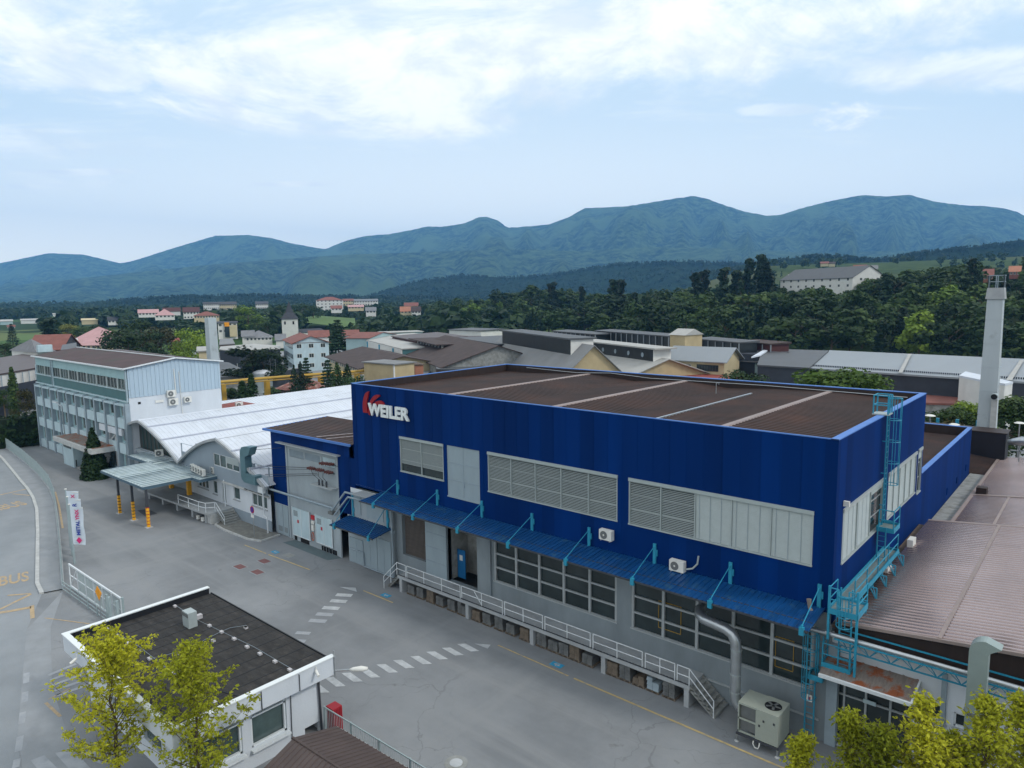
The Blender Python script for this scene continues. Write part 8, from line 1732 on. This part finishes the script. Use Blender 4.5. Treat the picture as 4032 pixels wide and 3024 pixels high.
# ================================================================ foreground trees, leaf by leaf
def near_tree(x, y, H, label, seed, spread=.42, dens=1.0):
    rg = random.Random(seed); t = thing('maple_tree', label, 'tree', (x, y, 0), 'young yellow green trees in the foreground'); tb = MB(); v, f = [], []
    def leaf(p, dirv, s):
        # drooping pointed leaflet
        d = (dirv+Vector((rg.uniform(-.5,.5), rg.uniform(-.5,.5), rg.uniform(-1.0,-.1)))).normalized(); a = d.cross(Vector((rg.uniform(-1,1), rg.uniform(-1,1), rg.uniform(-.4,.4)))).normalized(); n = a.cross(d); k_ = len(v)
        v.extend([p, p+d*s*.45+a*s*.24+n*s*.05, p+d*s, p+d*s*.45-a*s*.24+n*s*.05]); f.append((k_,k_+1,k_+2,k_+3))
    def spray(p, dirv, L_):
        n = int(7*dens)
        for i in range(n):
            q = p+dirv*L_*(i/n)+Vector((rg.gauss(0,.04),rg.gauss(0,.04),rg.gauss(0,.04))); side = Vector((rg.uniform(-1,1), rg.uniform(-1,1), rg.uniform(-.6,.4))).normalized()
            for j in range(3): leaf(q+side*.03*j, (side+dirv*.4), rg.uniform(.10,.18))
    trunk = [Vector((x+rg.uniform(-.05,.05)*i, y+rg.uniform(-.05,.05)*i, H*.95*i/6)) for i in range(7)]
    tb.tube(trunk, .1, 8, False, [.10-.014*i for i in range(7)])
    nb = 40
    for i in range(nb):
        u = .16+.80*(i+rg.random())/nb; k_ = min(5, int(u/.95*6)); base = trunk[k_].lerp(trunk[k_+1], max(0, min(1, u/.95*6-k_))); a = i*2.4+rg.uniform(-.4,.4)
        L_ = H*spread*(math.sin(min(1, (1.02-u)/.62)*PI/2)**.8)*rg.uniform(.55,1.1)*(.55+.45*min(1, u/.35)); el = .45+.6*u+rg.uniform(-.1,.2); d = Vector((math.cos(a)*math.cos(el), math.sin(a)*math.cos(el), math.sin(el)))
        pts = [base]; cur = d.copy(); nseg = 5
        for j in range(nseg): cur = (cur+Vector((rg.uniform(-.14,.14), rg.uniform(-.14,.14), .05))).normalized(); pts.append(pts[-1]+cur*L_/nseg)
        tb.tube(pts, .03, 5, False, [max(.006, .034*(1-j/(nseg+.3))*(1.1-u)) for j in range(nseg+1)])
        for j in range(1, nseg+1):
            for m in range(3 if j < nseg else 4):
                b2 = rg.uniform(0, 2*PI); sd_ = (cur*.5+Vector((math.cos(b2), math.sin(b2), rg.uniform(-.1,.7)))*.8).normalized(); l2 = rg.uniform(.25,.75)*(.6+.06*H)*min(1, L_/1.0+.35); q = pts[j]; tb.tube([q, q+sd_*l2], .006, 4, False); spray(q+sd_*l2*.25, sd_, l2*.85)
    tb.build('trunk', m_['bark'], t, fix=False); me = bpy.data.meshes.new('crown'); off = wl(t); me.from_pydata([tuple(p-off) for p in v], [], f); me.materials.append(L_near); o = bpy.data.objects.new('crown', me); COL.objects.link(o); o.parent = t; return t
def nt_at(pxb, pyb, pxt, pyt, label, seed, spread, dens=1.0):
    b = G(pxb, pyb); d = math.hypot(b.x, b.y); H = RD(pxt, pyt, d).z; return near_tree(b.x, b.y, H, label, seed, spread, dens)
nt_at(478, 3130, 462, 2528, 'left yellow green young tree in front of the gatehouse', 3, .42)
nt_at(800, 3230, 768, 2582, 'right yellow green young tree in front of the gatehouse', 9, .42)
for i, (pb, yb, pt, yt, lab, sp_r, dn) in enumerate([(3330,3480,3318,2800,'yellow green young tree left of the glazed entrance, bottom right',.18,.8),(3455,3560,3452,2842,'yellow green young tree in front of the glazed entrance door',.17,.8),(3570,3560,3560,2742,'yellow green young tree at the right end of the rusty awning',.17,.8),(3745,3560,3745,2868,'lower yellow green young tree beneath the small square window',.17,.8),(3830,3600,3806,2728,'yellow green young tree directly in front of the grey duct',.18,.8),(3990,3560,3942,2724,'yellow green young tree at the bottom right frame corner',.19,.8),(3120,3400,3118,2868,'small low yellow green sapling beside the beige ventilation unit',.13,.7),(3640,3620,3650,2930,'lowest yellow green sapling between the two tallest ones bottom right',.22,.8)]): nt_at(pb, yb, pt, yt, lab, 20+i, sp_r, dn)
# ================================================================ air
HZD = 1.05e-4
mb = MB(); mb.box(-9500, 9500, -900, 9500, -12, 1060); hz_ = bpy.data.materials.new('haze_air'); hz_.use_nodes = True; t = hz_.node_tree; t.nodes.clear(); o_ = t.nodes.new('ShaderNodeOutputMaterial'); pv = t.nodes.new('ShaderNodeVolumePrincipled'); pv.inputs['Color'].default_value = (.22,.55,1.0,1); pv.inputs['Density'].default_value = HZD; pv.inputs['Anisotropy'].default_value = .15; t.links.new(pv.outputs[0], o_.inputs['Volume'])
o = mb.build('haze', hz_); tag(o, kind='stuff', label='pale bluish air haze over the whole valley', cat='haze')
